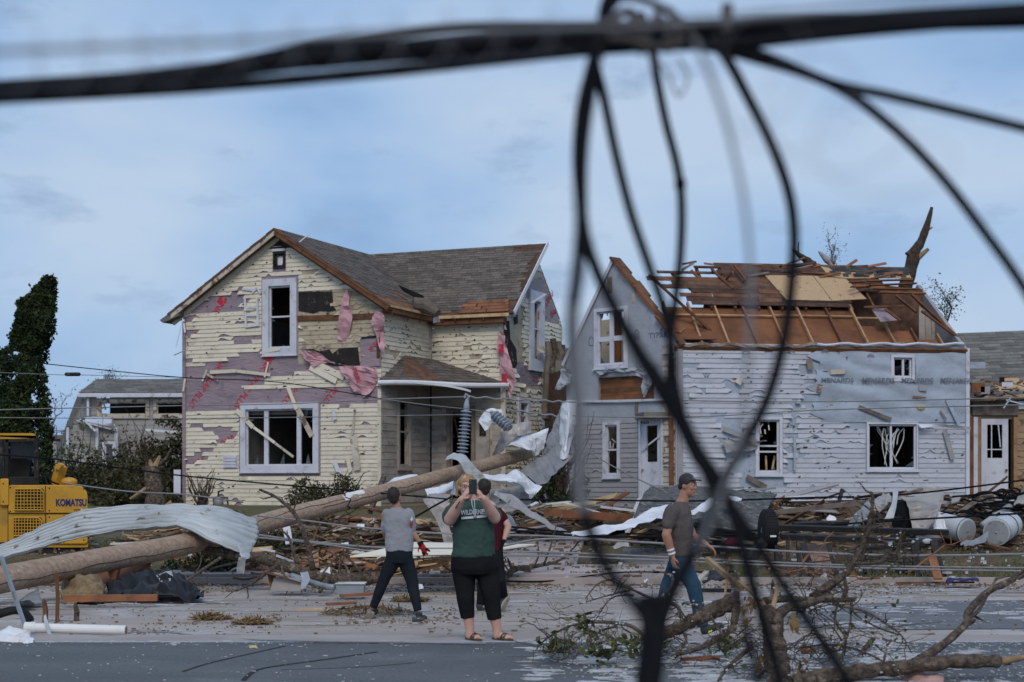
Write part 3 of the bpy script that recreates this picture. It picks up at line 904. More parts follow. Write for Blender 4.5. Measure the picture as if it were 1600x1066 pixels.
# old clapboards bare beside the upper window
siding(H, front, up0, -.02, zb0, 7.15, flim, .13, [casing(upw, .24)], [FP([(466, 455), (521, 455), (522, 492), (466, 492)]), FP([(560, 545), (564, 575), (470, 575), (470, 547)])], M['old_clapboard'], seed=8, out=.004, lean=.012, notch=.12)
mb = MB(); patch(mb, front, [(467, 457), (520, 455), (521, 478), (526, 485), (515, 487), (500, 486), (490, 490), (467, 486)], .02)
mb.build('tar_felt', M['felt'], H); mb = MB(); patch(mb, front, [(472, 548), (485, 545), (500, 549), (515, 546), (520, 553), (530, 545), (560, 543), (563, 572), (520, 572), (500, 566), (478, 562)], .024)
mb.build('tar_felt', M['felt'], H); mb = MB(); patch(mb, front, [(563, 532), (566, 527), (590, 524), (594, 529)], .03)
mb.build('tar_felt', M['felt'], H)
mb = MB(); a = front.uz(466, 498); b = front.uz(589, 494)
mb.beam(front.pt(a[0], a[1], .02), front.pt(b[0], b[1], .02), .05, .15, up=(0, 0, 1)); mb.build('ledger_board', M['brown_wood'], H)
mb = MB(); a = front.uz(592, 494); b = front.uz(592, 560)
mb.beam(front.pt(a[0], a[1], .02), front.pt(b[0], b[1], .02), .1, .05, up=front.n); mb.build('corner_stud', M['deck_board'], H)
tears(H, front, -LW, 0, 1.2, 8.2, 300, [casing(big, .2), casing(upw, .22), casing(att, .08)], 3, M['chip_dark'], lim=flim)
tears(H, gend, WV, WV + GD, 1.4, 7.5, 240, [casing(gw, .3), casing(gw2, .15)], 5, M['chip_dark'], lim=None)
tears(H, wing, .05, WU - .05, 4.7, 6.4, 70, [], 6, M['chip_dark'])
tears(H, side, .05, WV - .05, 5.2, 6.4, 70, [], 7, M['chip_dark'])
# red print on the wrap
def wrap_text(s, x0, y0, x1, y1, size, fr=front, out=.0055):
 pr = MB()
 a, b = fr.uz(x0, y0), fr.uz(x1, y1)
 A, B = fr.pt(a[0], a[1], out), fr.pt(b[0], b[1], out)
 ux = (B - A).normalized(); uy = fr.n.cross(ux)
 lettering(pr, s, A, ux, uy, size, .02)
 pr.build('wrap_print', M['red_print'], H)
for a in (('PINKWRAP PLUS', 352, 552, 290, 640), ('PINKWRAP PLUS', 424, 552, 362, 638), ('PINKWRAP PLUS', 497, 552, 432, 640), ('PINK', 349, 464, 322, 500), ('PLUS', 522, 603, 500, 634), ('WRAP', 364, 677, 336, 696), ('PLUS', 316, 712, 296, 728), ('PINK', 592, 552, 572, 575), ('PLUS', 305, 518, 290, 540), ('PINKWRAP', 300, 480, 250, 560)):
 if a[0] == 'PINKWRAP' : continue
 wrap_text(*a, .26)
wrap_text('PINK', 588, 531, 577, 545, .17, out=.04)
# solid logo block beside the word, at the upper end of each line
for (x, y) in ((347, 470), (419, 558)):
 u, z = front.uz(x, y)
 ux = V2 * 0 + (U2 * .58 + V((0, 0, .81))); uy = front.n.cross(ux)
 c = front.pt(u, z, .006)
 pr = MB(); pr.poly([c + ux * .13 + uy * .13, c - ux * .13 + uy * .13, c - ux * .13 - uy * .13, c + ux * .13 - uy * .13]); pr.build('wrap_logo', M['red_print'], H)
# windows of the front
w = window(H, front, big, M['white_trim'], fw=.17, bars_u=(front.uz(416, 690)[0], front.uz(467, 690)[0]), bw=.14, out=.05)
bz = front.uz(440, 646)[1]
w = window(H, front, upw, M['white_trim'], fw=.2, bars_z=(front.uz(438, 495)[1],), out=.05)
w = window(H, front, att, M['steel_black'], fw=.05, out=.03, sill=False)
mb = MB(); mb.box(front.pt((att[0] + att[1]) / 2, (att[2] + att[3]) / 2, -.06), (att[1] - att[0], .01, att[3] - att[2]), (U2, V2, V((0, 0, 1)))); mb.build('pane', M['white_cloth'], w)  # pane coloured white; the sky's brightness in the glass is put into its colour
mb = MB(); u, z = front.uz(437, 391); mb.box(front.pt(u, z, .04), (.42, .06, .07), (U2, V2, V((0, 0, 1)))); mb.build('head_trim', M['white_trim'], w)
mb = MB(); u, z = front.uz(437, 383); mb.prism([front.pt(u - .45, z - .1, .03), front.pt(u + .5, z - .1, .03), front.pt(u + .05, z + .22, .03)], front.n * -.02); mb.build('vent_hole', M['felt'], H)
# rakes, eaves and fascia of the front gable
for sgn in (-1, 1):
 mb = MB()
 e = wl(-LW / 2 + sgn * (LW / 2 + .38), -.30, ZR - (LW / 2 + .38) * (ZR - ZE) / (LW / 2) + .12)
 r_ = wl(-LW / 2 + sgn * .01, -.30, ZR + .12)
 mb.beam(e, r_, .04, .17); mb.build('rake_board', M['brown_wood'] if sgn > 0 else M['stripped_siding'], H)
 mb = MB()
 mb.beam(e + V2 * .28 + V((0, 0, -.12)), r_ + V2 * .28 + V((0, 0, -.12)), .05, .14); mb.build('frieze_board', M['cream_siding'] if sgn < 0 else M['brown_wood'], H)
 mb = MB()
 mb.beam(e + V2 * .15 + V((0, 0, -.03)), r_ + V2 * .15 + V((0, 0, -.03)), .26, .03); mb.build('soffit', M['brown_wood'], H)
sl = (ZR - ZE) / (LW / 2)
zr = ZR + .22
def bareA(s, t, rnd):
 x = mnoise.noise(V((s * 9, t * 5, 3)))
 return (t < .10 + .09 * x) or (t < .3 and s > .45 and x > .12) or (t > .94 and s < .06)
# right slope of the front block (s runs from front to back), left slope, wing slopes
ov = .36
roof_plane(H, wl(ov, -.34, zr - sl * (LW / 2 + ov)), wl(ov, 3.4, zr - sl * (LW / 2 + ov)), wl(-LW / 2, 5.35, zr), wl(-LW / 2, -.34, zr), M['shingle'], M['brown_wood'], seed=2, bare=bareA)
roof_plane(H, wl(-LW - ov, 7.8, zr - sl * (LW / 2 + ov)), wl(-LW - ov, -.34, zr - sl * (LW / 2 + ov)), wl(-LW / 2, -.34, zr), wl(-LW / 2, 7.8, zr), M['shingle'], M['brown_wood'], seed=3, shingle=(.6, .3))
sw = (ZR - ZE) / (GD / 2)
def bareB(s, t, rnd):
 x = mnoise.noise(V((s * 8, t * 6, 9)))
 return (t < .17 + .04 * x and s > .62) or (t < .05 + .03 * x) or (s > .955 + .04 * x and t > .3) or (t > .90 and s > .84 and x > -.05)
roof_plane(H, wl(-.6, WV - .32, zr - sw * (GD / 2 + .32)), wl(WU + .42, WV - .32, zr - sw * (GD / 2 + .32)), wl(WU + .42, gmid, zr), wl(-LW / 2, gmid, zr), M['shingle'], M['deck_board'], seed=5, bare=bareB)
roof_plane(H, wl(WU - .06, WV + GD - .02, zr - sw * (GD / 2 - .02)), wl(-LW / 2, WV + GD - .02, zr - sw * (GD / 2 - .02)), wl(-LW / 2, gmid, zr), wl(WU - .06, gmid, zr), M['shingle'], M['deck_board'], seed=6, shingle=(.6, .3))
# bare roof boards at the wing's eave, each plank laid on the deck
nW = (V2 * -sw + V((0, 0, 1))).normalized(); upW = (V2 + V((0, 0, sw))).normalized()
for k in range(4):
 for (ua, ub) in ((1.05 + .12 * (k % 2), 1.9 - .2 * (k % 3)), (1.93 - .2 * (k % 3), 2.62 - .05 * k)):
  c = wl(0, WV - .30, zr - sw * (GD / 2 + .30)) + upW * (.09 + k * .15)
  mb = MB(); mb.box(c + U2 * ((ua + ub) / 2) + nW * .03, (ub - ua - .01, .135, .02), (U2, upW, nW)); mb.build('roof_plank', M['red_wood'], H)
# eave boards, rafter tails
zw = zr - sw * (GD / 2 + .32)
mb = MB(); mb.beam(wl(.35, WV - .34, zw - .04), wl(WU + .3, WV - .34, zw - .04), .03, .09); mb.build('eave_board', M['fresh_wood'], H)
mb = MB(); mb.beam(wl(.1, WV - .14, zw - .17), wl(WU + .1, WV - .14, zw - .17), .26, .16); mb.build('soffit', M['brown_wood'], H)
for u in (.55, .95, 1.4, 1.85):
 mb = MB(); mb.beam(wl(u, WV - .33, zw - .13), wl(u, WV - .05, zw - .02), .05, .1); mb.build('rafter_tail', M['deck_board'], H)
ze = zr - sl * (LW / 2 + ov)
mb = MB(); mb.beam(wl(ov + .02, -.3, ze - .05), wl(ov + .02, 2.95, ze - .05), .03, .07); mb.build('eave_board', M['fresh_wood'], H)
mb = MB(); mb.beam(wl(.2, -.05, ze - .14), wl(.2, 2.9, ze - .14), .3, .14); mb.build('soffit', M['brown_wood'], H)
# white rake trim of the wing, bent loose at its foot
mb = MB()
mb.beam(wl(WU + .45, WV - .3, zw + .0), wl(WU + .45, gmid, zr + .0), .03, .12); mb.build('rake_trim', M['white_metal'], H)
mb = MB(); a, b = P(797, 497, 46), P(818, 462, 46.3)
mb.grid(surf([[a, a.lerp(b, .5) + V((0, -.06, 0)), b], [a + V((.17, -.05, .05)), a.lerp(b, .5) + V((.13, 0, .04)), b + V((.07, 0, .02))]], 4, 2, rough=.03), .004); mb.build('trim_flap', M['white_metal'], H)
mb = MB(); a, b = P(787, 489, 45.9), P(803, 486, 45.9)
mb.grid(surf([[a, b], [a + V((0, -.05, -.12)), b + V((0, 0, -.1))]], 5, 3, rough=.08), .004); mb.build('flashing', M['white_metal'], H)
# torn flashing and roll of felt in the valley
mb = MB(); a, b = P(622, 445, 45.2), P(662, 462, 45.4)
mb.grid(surf([[a, a.lerp(b, .5), b], [a + V((.12, .1, -.16)), a.lerp(b, .5) + V((.1, .1, -.2)), b + V((.05, .1, -.28))]], 4, 3), .01); mb.build('valley_flashing', M['felt'], H)
mb = MB(); mb.tube([P(645, 475, 45.3), P(665, 478, 45.4), P(684, 490, 45.2)], [.2, .22, .12], 10); mb.build('felt_roll', M['shingle'], H)
mb = MB(); a = P(676, 496, 45.4); mb.grid(surf([[a, a + V((.16, -.02, .05))], [a + V((.02, 0, -.16)), a + V((.22, .02, -.12))]], 4, 4, rough=.12), .004); mb.build('flashing', M['white_metal'], H)
# bent drip edge at the peak
mb = MB(); mb.beam(P(427, 363, 45), P(458, 381, 45), .03, .09); mb.build('drip_edge', M['white_metal'], H)
mb = MB(); mb.beam(P(462, 383, 45), P(484, 365, 44.9), .015, .03); mb.build('drip_edge', M['white_metal'], H)
# broken eave return at the left corner
mb = MB(); a = wl(-LW - .55, -.3, ze - .06)
mb.prism([wl(-LW + .02, -.3, ze + .22), wl(-LW - .62, -.34, ze - .16), wl(-LW - .52, -.34, ze - .24), wl(-LW + .02, -.3, ze - .05)], V2 * .5); mb.build('eave_return', M['grey_shingle'], H)
for (p, q_, w_) in (((286, 497), (275, 542), .03), ((272, 555), (288, 548), .07), ((287, 505), (289, 520), .05)):
 mb = MB(); mb.beam(P(*p, 46.3), P(*q_, 46.2), w_, .015); mb.build('loose_strip', M['white_trim'], H)
# side wall of the front block above the porch, wing front, wing gable end
zp = lambda v: 5.12 if v > 1.36 else 4.40 + v * .54
siding(H, side, 0.0, WV - .02, 4.3, ZE - .08, lambda z: (max(0, (z - 4.38) / .54) * 0 if z > 5.1 else 0, WV - .02 if z > 5.12 else max(.05, (z - 4.38) / .54)), .125, [], [[(v, z) for v, z in side.polyuz([(604, 540), (622, 552), (620, 562), (602, 552)])]], M['cream_siding'], seed=14, notch=.10)
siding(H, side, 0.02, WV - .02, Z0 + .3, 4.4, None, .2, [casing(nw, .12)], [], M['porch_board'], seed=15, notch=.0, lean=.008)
siding(H, wing, .06, WU - .02, 4.25, ZE - .06, lambda z: (max(.06, (5.13 - z) * 2.9) if z < 5.13 else .06, WU - .02), .133, [], [wing.polyuz(q) for q in ([(722, 542), (735, 538), (744, 540), (730, 546)], [(738, 558), (752, 553), (748, 562)], [(710, 500), (732, 500), (728, 508), (712, 507)])], M['cream_siding'], seed=16, notch=.07)
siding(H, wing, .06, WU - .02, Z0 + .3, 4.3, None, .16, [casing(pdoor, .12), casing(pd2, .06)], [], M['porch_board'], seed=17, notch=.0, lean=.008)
mg = [gend.polyuz(q) for q in ([(826, 425), (860, 425), (878, 512), (843, 498), (844, 470), (816, 462), (817, 575), (797, 572), (786, 540), (786, 515), (800, 490)], [(805, 568), (843, 566), (842, 600), (806, 600)], [(815, 600), (850, 604), (880, 640), (868, 640), (845, 612), (812, 610)])]
def glim(z):
 if z < ZE: return (WV, WV + GD)
 h = (ZR - z) / (ZR - ZE) * GD / 2
 return (gmid - h, gmid + h)
siding(H, gend, WV, WV + GD, Z0 + .2, 8.4, glim, .133, [casing(gw, .3), casing(gw2, .14)], mg, M['cream_siding'], seed=18, notch=.14, jag=.2)
gwr = Fr(O2 + U2 * (WU + .004), V2, U2)
mb = MB(); patch(mb, gend, [(828, 440), (845, 432), (851, 441), (876, 512), (843, 498), (846, 470), (818, 464)], .006); mb.build('house_wrap', M['lavender_wrap'], H); mb = MB(); patch(mb, gend, [(805, 566), (844, 564), (843, 603), (804, 603)], .006); mb.build('house_wrap', M['lavender_wrap'], H)
mb = MB(); patch(mb, gend, [(787, 505), (795, 500), (797, 530), (806, 545), (808, 570), (800, 580), (789, 560)], .012); mb.build('tar_felt', M['felt'], H); mb = MB(); patch(mb, gend, [(801, 490), (808, 488), (809, 505), (803, 508)], .014); mb.build('tar_felt', M['felt'], H)
wrap_text('PINKWRAP', 862, 452, 844, 482, .3, gend, .012)
wrap_text('PINK', 868, 480, 850, 500, .26, gend, .012)
wrap_text('PLUS', 842, 590, 822, 585, .24, gend, .012)
w = window(H, gend, gw, M['white_trim'], fw=.30, bars_z=(gend.uz(837, 514)[1],), out=.06)
w = window(H, gend, gw2, M['white_trim'], fw=.16, bars_z=(gend.uz(817, 650)[1],), out=.05)
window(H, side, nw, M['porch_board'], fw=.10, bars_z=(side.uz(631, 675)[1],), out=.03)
# porch door frame with a cross brace, and a second door panel
f = window(H, wing, pdoor, M['grey_wood'], fw=.1, out=.04, sill=False, name='door_frame')
for s_ in (0, 1):
 mb = MB(); a = wing.pt(pdoor[0] + .06, pdoor[2] + .3 if s_ else pdoor[3] - .08, -.06); b = wing.pt(pdoor[1] - .06, pdoor[3] - .08 if s_ else pdoor[2] + .3, -.05 + .03 * s_)
 mb.beam(a, b, .03, .05, up=wing.n); mb.build('brace', M['fibreboard'], f)
mb = MB(); mb.box(wing.pt((pd2[0] + pd2[1]) / 2, (pd2[2] + pd2[3]) / 2, .05), (pd2[1] - pd2[0], .05, pd2[3] - pd2[2]), (U2, V2, V((0, 0, 1)))); d_ = mb.build('door', M['porch_board'], H)
mb = MB(); mb.box(wing.pt((pd2[0] + pd2[1]) / 2, pd2[3] - .35, .078), ((pd2[1] - pd2[0]) * .5, .02, .4), (U2, V2, V((0, 0, 1)))); mb.build('pane', M['felt'], d_)
# porch roof, gutter and post
pa, pb, pc, pd = wl(-.02, -.10, 4.40), wl(.02, 1.36, 5.16), wl(.04, WV - .03, 5.18), wl(WU + .05, WV - .12, 4.43)
pe = pa.lerp(pd, .5) + (U2 - V2) * .10
mb = MB(); mb.prism([pa, pe, pd, pc, pb], (0, 0, -.06)); pdeck = mb.build('porch_roof', M['deck_board'], H)
mb = MB(); rnd = random.Random(5)
nrm = (pd - pa).cross(pc - pa).normalized(); nrm = nrm if nrm.z > 0 else -nrm
for r in range(9):
 t0, t1 = r / 9, (r + 1.05) / 9
 A0, B0 = pa.lerp(pb, t0), pd.lerp(pc, t0); A1, B1 = pa.lerp(pb, min(1, t1)), pd.lerp(pc, min(1, t1))
 n = 13
 for k in range(n):
  s0, s1 = k / n, (k + .97) / n
  mb.cur = rnd.uniform(.7, 1.2)
  i = mb.pts([A0.lerp(B0, s0) + nrm * .07, A0.lerp(B0, s1) + nrm * .07, A1.lerp(B1, s1) + nrm * .056, A1.lerp(B1, s0) + nrm * .056, A0.lerp(B0, s0) + nrm * .012, A0.lerp(B0, s1) + nrm * .012])
  mb.face((i, i + 1, i + 2, i + 3)); mb.face((i + 4, i + 5, i + 1, i))
mb.build('shingles', M['shingle'], pdeck, kind='stuff')
mb = MB(); a, b = pa + V((-.02, -.1, .0)), pd + V((.15, -.1, .0))
gut = [a.lerp(b, t) + V((0, -.08 * math.sin(t * 3.14), -.03 + .02 * math.sin(t * 7))) for t in [i / 14 for i in range(15)]]
gm = []
for th in (-100, -60, -20, 20, 60, 100, 140):
 gm.append([p + V((0, -.075 * math.cos(R(th)), -.075 * math.sin(R(th)) * .9 - .02)) for p in gut])
mb.grid(gm, .006); mb.build('gutter', M['white_metal'], H)
mb = MB(); q = catmull([gut[4] + V((0, -.09, -.02)), gut[7] + V((0, -.13, -.06)), gut[9] + V((0, -.16, -.14)), gut[10] + V((-.05, -.2, -.2))], 5)
mb.grid([[p + V((0, 0, .03)) for p in q], [p + V((0, 0, -.03)) for p in q]], .005); mb.build('gutter_strip', M['white_metal'], H)
mb = MB(); mb.beam(wl(WU + .02, WV - .1, Z0), wl(WU + .02, WV - .1, 4.35), .14, .12); mb.build('porch_post', M['stripped_siding'], H)
mb = MB(); mb.prism([wl(.02, -.02, 1.0), wl(WU, WV, 1.0), wl(.02, WV, 1.0)], (0, 0, -.2)); mb.build('porch_floor', M['grey_wood'], H)
# corner boards
for (c_, m_) in ((wl(-.04, -.035, 0), 'cream_siding'), (wl(-LW + .02, -.035, 0), 'lavender_wrap'), (wl(WU - .02, WV - .03, 0), 'cream_siding')):
 mb = MB(); mb.box(c_ + V((0, 0, (Z0 + .2 + (4.2 if m_ != 'lavender_wrap' else 6.3)) / 2)), (.1, .05, (4.2 if m_ != 'lavender_wrap' else 6.3) - Z0 - .2), (U2, V2, V((0, 0, 1)))); mb.build('corner_board', M[m_], H)
mb = MB(); mb.box(wl(.04, WV - .05, 5.8), (.07, .07, 1.3), (U2, V2, V((0, 0, 1)))); mb.build('corner_board', M['stripped_siding'], H)
# loose strips hanging over the front
LS = [((371, 641), (398, 668), .13, 'cream_siding'), ((390, 662), (432, 692), .08, 'pale_panel'), ((428, 690), (461, 714), .07, 'stripped_siding'), ((452, 606), (466, 640), .11, 'pale_panel'), ((464, 634), (490, 682), .16, 'stripped_siding'),
      ((330, 582), (372, 580), .10, 'cream_siding'), ((370, 580), (425, 586), .09, 'cream_siding'), ((322, 583), (343, 595), .06, 'stripped_siding'), ((318, 596), (326, 578), .06, 'cream_siding'), ((490, 566), (540, 590), .18, 'cream_siding'), ((486, 574), (528, 596), .16, 'pale_panel'),
      ((556, 640), (553, 680), .06, 'stripped_siding'), ((553, 680), (561, 735), .2, 'stripped_siding'), ((524, 722), (534, 742), .13, 'white_trim'), ((421, 566), (416, 590), .05, 'cream_siding'), ((545, 715), (550, 738), .12, 'cream_siding'), ((291, 592), (289, 612), .06, 'cream_siding'),
      ((408, 552), (440, 546), .07, 'cream_siding'), ((522, 640), (526, 656), .1, 'white_trim')]
for p, q_, w_, m_ in LS:
 board_px(front, p, q_, w_).build('loose_siding', M[m_], H)
# broken shutter frame and a vent hood
mb = MB()
for (p, q_) in (((384, 464), (386, 512)), ((403, 466), (405, 510)), ((384, 481), (404, 481)), ((384, 493), (404, 493)), ((386, 511), (405, 508)), ((380, 452), (400, 454)), ((396, 458), (403, 450)), ((403, 450), (409, 459))):
 a, b = front.uz(*p), front.uz(*q_)
 mb.beam(front.pt(a[0], a[1], .05), front.pt(b[0], b[1], .055), .06, .03, up=front.n)
mb.build('shutter', M['white_trim'], H)
mb = MB(); r = front.rect(351, 712, 371, 731)
for k in range(4): mb.box(front.pt((r[0] + r[1]) / 2, r[2] + (k + .5) * (r[3] - r[2]) / 4, .05), (r[1] - r[0], .05 - .01 * (k % 2), (r[3] - r[2]) / 4 - .015), (U2, V2, V((0, 0, 1))))
mb.box(front.pt((r[0] + r[1]) / 2, (r[2] + r[3]) / 2, .03), (r[1] - r[0] + .04, .03, r[3] - r[2] + .04), (U2, V2, V((0, 0, 1)))); mb.build('wall_vent', M['white_trim'], H)
# pink wrap hanging loose
def rag(rows, mt, fr=None, rough=.09, out=0, name='torn_wrap', parent=None, t=.003, seed=0, ku=4, kv=4, **k):
 mb = MB()
 mb.grid(surf([[fr.pt(*fr.uz(*p), out + .05 * ((i * 7 + j * 3) % 4)) for j, p in enumerate(r)] for i, r in enumerate(rows)], ku, kv, rough=rough, seed=seed), t)
 return mb.build(name, mt, parent or H, smooth=False, **k)
rag([[(540, 455), (547, 454)], [(537, 480), (549, 478)], [(533, 505), (553, 503)], [(529, 530), (541, 536), ], [(531, 536), (553, 534)]][:4], M['pink_wrap'], front, out=.06)
rag([[(588, 486), (604, 490)], [(586, 505), (606, 500)], [(591, 522), (602, 520)], [(594, 540), (603, 536)], [(597, 556), (600, 552)]], M['pink_wrap'], front, out=.08, seed=3)
rag([[(474, 548), (492, 549), (506, 553)], [(480, 560), (500, 560), (520, 566)], [(494, 574), (514, 568), (545, 574)]], M['pink_wrap'], front, out=.07, seed=5)
rag([[(530, 571), (560, 573), (592, 575)], [(540, 583), (562, 588), (594, 590)], [(548, 598), (565, 604), (588, 602)], [(556, 612), (566, 616), (572, 620)]], M['pink_wrap'], front, out=.09, seed=9)
wrap_text('PINK', 557, 578, 565, 598, .2, front, .27)
rag([[(782, 510), (786, 512)], [(781, 540), (795, 545)], [(785, 570), (805, 580)], [(788, 598), (806, 600)], [(795, 618), (799, 622)]], M['pink_wrap'], wing, out=.1, seed=12)
for (x, y) in ((789, 546), (794, 592)):
 u, z = wing.uz(x, y); c = wing.pt(u, z, .28); pr = MB(); pr.box(c, (.16, .008, .26), (U2, V2, V((0, 0, 1)))); pr.build('wrap_logo', M['red_print'], H)
mb = MB(); a = gend.uz(836, 545)
q = catmull([gend.pt(*gend.uz(834, 545), .1), gend.pt(*gend.uz(845, 553), .25), gend.pt(*gend.uz(855, 575), .4), gend.pt(*gend.uz(858, 592), .3)], 5)
mb.grid([[p + V((0, 0, .12)) for p in q], q, [p + V((.1, 0, -.12)) for p in q]], .01); mb.build('loose_siding', M['stripped_siding'], H)
mb = MB(); mb.beam(P(830, 474, 46.5), P(852, 460, 47), .1, .03); mb.build('loose_trim', M['white_trim'], H)
# gas meter at the foot of the wall
t = thing('gas_meter', front.pt(-3.6, .95, .4), 'grey gas meter with bent pipes below the big front window of the cream house', 'gas meter')
mb = MB(); c = front.pt(*front.uz(352, 785), .35); mb.ell(c, .15, .12, .17, 10, 8); mb.build('meter_body', M['grey_metal'], t, smooth=True)
mb = MB(); c2 = front.pt(*front.uz(332, 783), .35); mb.ell(c2, .09, .09, .13, 10, 8); mb.build('regulator', M['grey_metal'], t, smooth=True)
mb = MB()
for pts in ([(345, 790), (344, 778), (366, 778), (367, 795)], [(352, 776), (352, 768), (360, 766)]):
 mb.tube([front.pt(*front.uz(*p), .35) for p in pts], .028, 6)
mb.build('pipe', M['steel_black'], t)
# ================================================================== the pale house with the stripped roof
C3 = V((4.2, 41.0, 0))
T3, TG = R(8), R(48)
U3, N3 = V((math.cos(T3), math.sin(T3), 0)), V((math.sin(T3), -math.cos(T3), 0))
UG, NG = V((-math.cos(TG), math.sin(TG), 0)), V((-math.sin(TG), -math.cos(TG), 0))
B3 = -N3
main = Fr(C3, U3, N3)
gab = Fr(C3, UG, NG)
LM, LG, Z3, ZE3, GA = 7.83, 4.04, .72, 5.18, 7.53
H3 = thing('pale_house', C3 + U3 * 3 + B3 * 3 + V((0, 0, .8)), 'pale house with its roof stripped to rafters and grey house wrap over lap siding', 'house')
AX3 = (U3, N3, V((0, 0, 1)))
sm = main.rect(1395, 559, 1424, 590)
tall = main.rect(1184, 656, 1217, 738)
wide = main.rect(1356, 663, 1431, 733)
mop = [sm, tall, wide]
mb = MB(); wall(mb, main, 0, LM, Z3, lambda u: ZE3, mop); mb.build('wall', M['white_siding'], H3)
gtop3 = lambda u: (5.3 + (GA - 5.3) * u / 2.247) if u < 2.247 else GA - (GA - 5.0) * (u - 2.247) / (LG - 2.247)
gwin = gab.rect(934, 486, 977, 570)
gw1 = gab.rect(947, 664, 966, 742)
gdr = gab.rect(1002, 657, 1034, 775); gdr = (gdr[0], gdr[1], 1.0, gdr[3])
hole = gab.rect(935, 588, 1022, 627)
gop = [gwin, gw1, gdr, hole]
mb = MB(); wall(mb, gab, 0, LG, Z3, gtop3, gop, brk=(2.247,)); mb.build('wall', M['grey_siding'], H3, label='grey wrapped gable wall with a broken double window')
bk = Fr(C3 + B3 * 6.2, U3, B3)
mb = MB(); wall(mb, bk, -2.1, LM, Z3, lambda u: ZE3, [], thick=.1); mb.build('wall', M['interior_wall'], H3)
rt = Fr(C3 + U3 * LM, B3, U3)
rtop = lambda v: ZE3 + (7.2 - ZE3) * min(v, 6.2 - v) / 3.1
mb = MB(); wall(mb, rt, .14, 6.1, Z3, rtop, [], thick=.1, brk=(3.1,)); mb.build('wall', M['grey_siding'], H3)
mb = MB(); mb.beam(C3 + UG * LG + V((.1, .1, 2.8)), C3 + UG * LG + B3 * 3.2 + V((.1, .1, 2.8)), .1, 4.0); mb.build('wall', M['deck_board'], H3)
mb = MB(); mb.box(C3 + U3 * 3.4 + B3 * 3.1 + V((0, 0, 3.35)), (8.4, 5.9, .15), (U3, B3, V((0, 0, 1)))); mb.build('floor', M['interior_wall'], H3)
mb = MB(); mb.box(C3 + U3 * 3.4 + B3 * 3.1 + V((0, 0, .95)), (8.4, 5.9, .1), (U3, B3, V((0, 0, 1)))); mb.build('floor', M['interior_wall'], H3)
mb = MB(); mb.box(C3 + U3 * 3.9 + B3 * 3.0 + V((0, 0, 5.02)), (7.5, 5.7, .06), (U3, B3, V((0, 0, 1)))); mb.build('ceiling', M['fibreboard'], H3)
for u in (1.9, 4.6):
 mb = MB(); mb.box(C3 + U3 * u + B3 * 2.9 + V((0, 0, 3.0)), (.1, 5.6, 3.9), (U3, B3, V((0, 0, 1)))); mb.build('partition', M['interior_wall'], H3)
mb = MB(); mb.box(C3 + UG * 2.9 - NG * 1.6 + V((0, 0, 3.7)), (3.6, .08, 5.0), (UG, NG, V((0, 0, 1)))); mb.build('partition', M['old_clapboard'], H3)
mb = MB(); mb.box(gab.pt((gwin[0] + gwin[1]) / 2 + .28, (gwin[2] + gwin[3]) / 2, -.5), (.3, .05, 1.6), (UG, NG, V((0, 0, 1)))); mb.build('door_jamb', M['fibreboard'], H3)
# siding of the long wall; the right upper part is bare blue-grey wrap
MP = lambda p: main.polyuz(p)
miss3 = [MP(p) for p in (
 [(1270, 540), (1300, 538), (1520, 536), (1520, 664), (1432, 664), (1330, 668), (1300, 652), (1330, 646), (1325, 638), (1300, 640), (1262, 634), (1240, 630), (1248, 622), (1268, 618), (1280, 600), (1262, 596), (1280, 588), (1250, 580), (1262, 560)],
 [(1235, 628), (1246, 622), (1247, 738), (1236, 736)],
 [(1122, 655), (1150, 650), (1182, 682), (1182, 740), (1190, 748), (1225, 748), (1232, 760), (1200, 764), (1160, 758), (1130, 690)],
 [(1078, 588), (1105, 586), (1106, 592), (1080, 594)], [(1128, 600), (1165, 596), (1165, 610), (1140, 612)], [(1120, 648), (1155, 652), (1156, 660), (1122, 658)], [(1070, 570), (1092, 568), (1086, 575), (1072, 576)],
 [(1150, 556), (1172, 553), (1170, 560), (1152, 561)], [(1078, 612), (1094, 610), (1092, 617), (1080, 618)], [(1092, 636), (1115, 634), (1130, 640), (1095, 642)], [(1320, 620), (1345, 616), (1340, 624), (1322, 626)],
 [(1195, 548), (1212, 546), (1210, 552), (1197, 553)])]
siding(H3, main, .18, LM - .05, Z3 + .25, ZE3 - .02, None, .128, [casing(sm, .08), casing(tall, .09), casing(wide, .06)], miss3, M['white_siding'], seed=31, notch=.028, jag=.16)
mwr = Fr(C3 + N3 * .004, U3, N3)
mb = MB(); wall(mb, mwr, .02, LM - .01, Z3 + .1, lambda u: ZE3 - .01, [casing(o, .02) for o in mop], thick=.003); mb.build('house_wrap', M['blue_wrap'], H3)
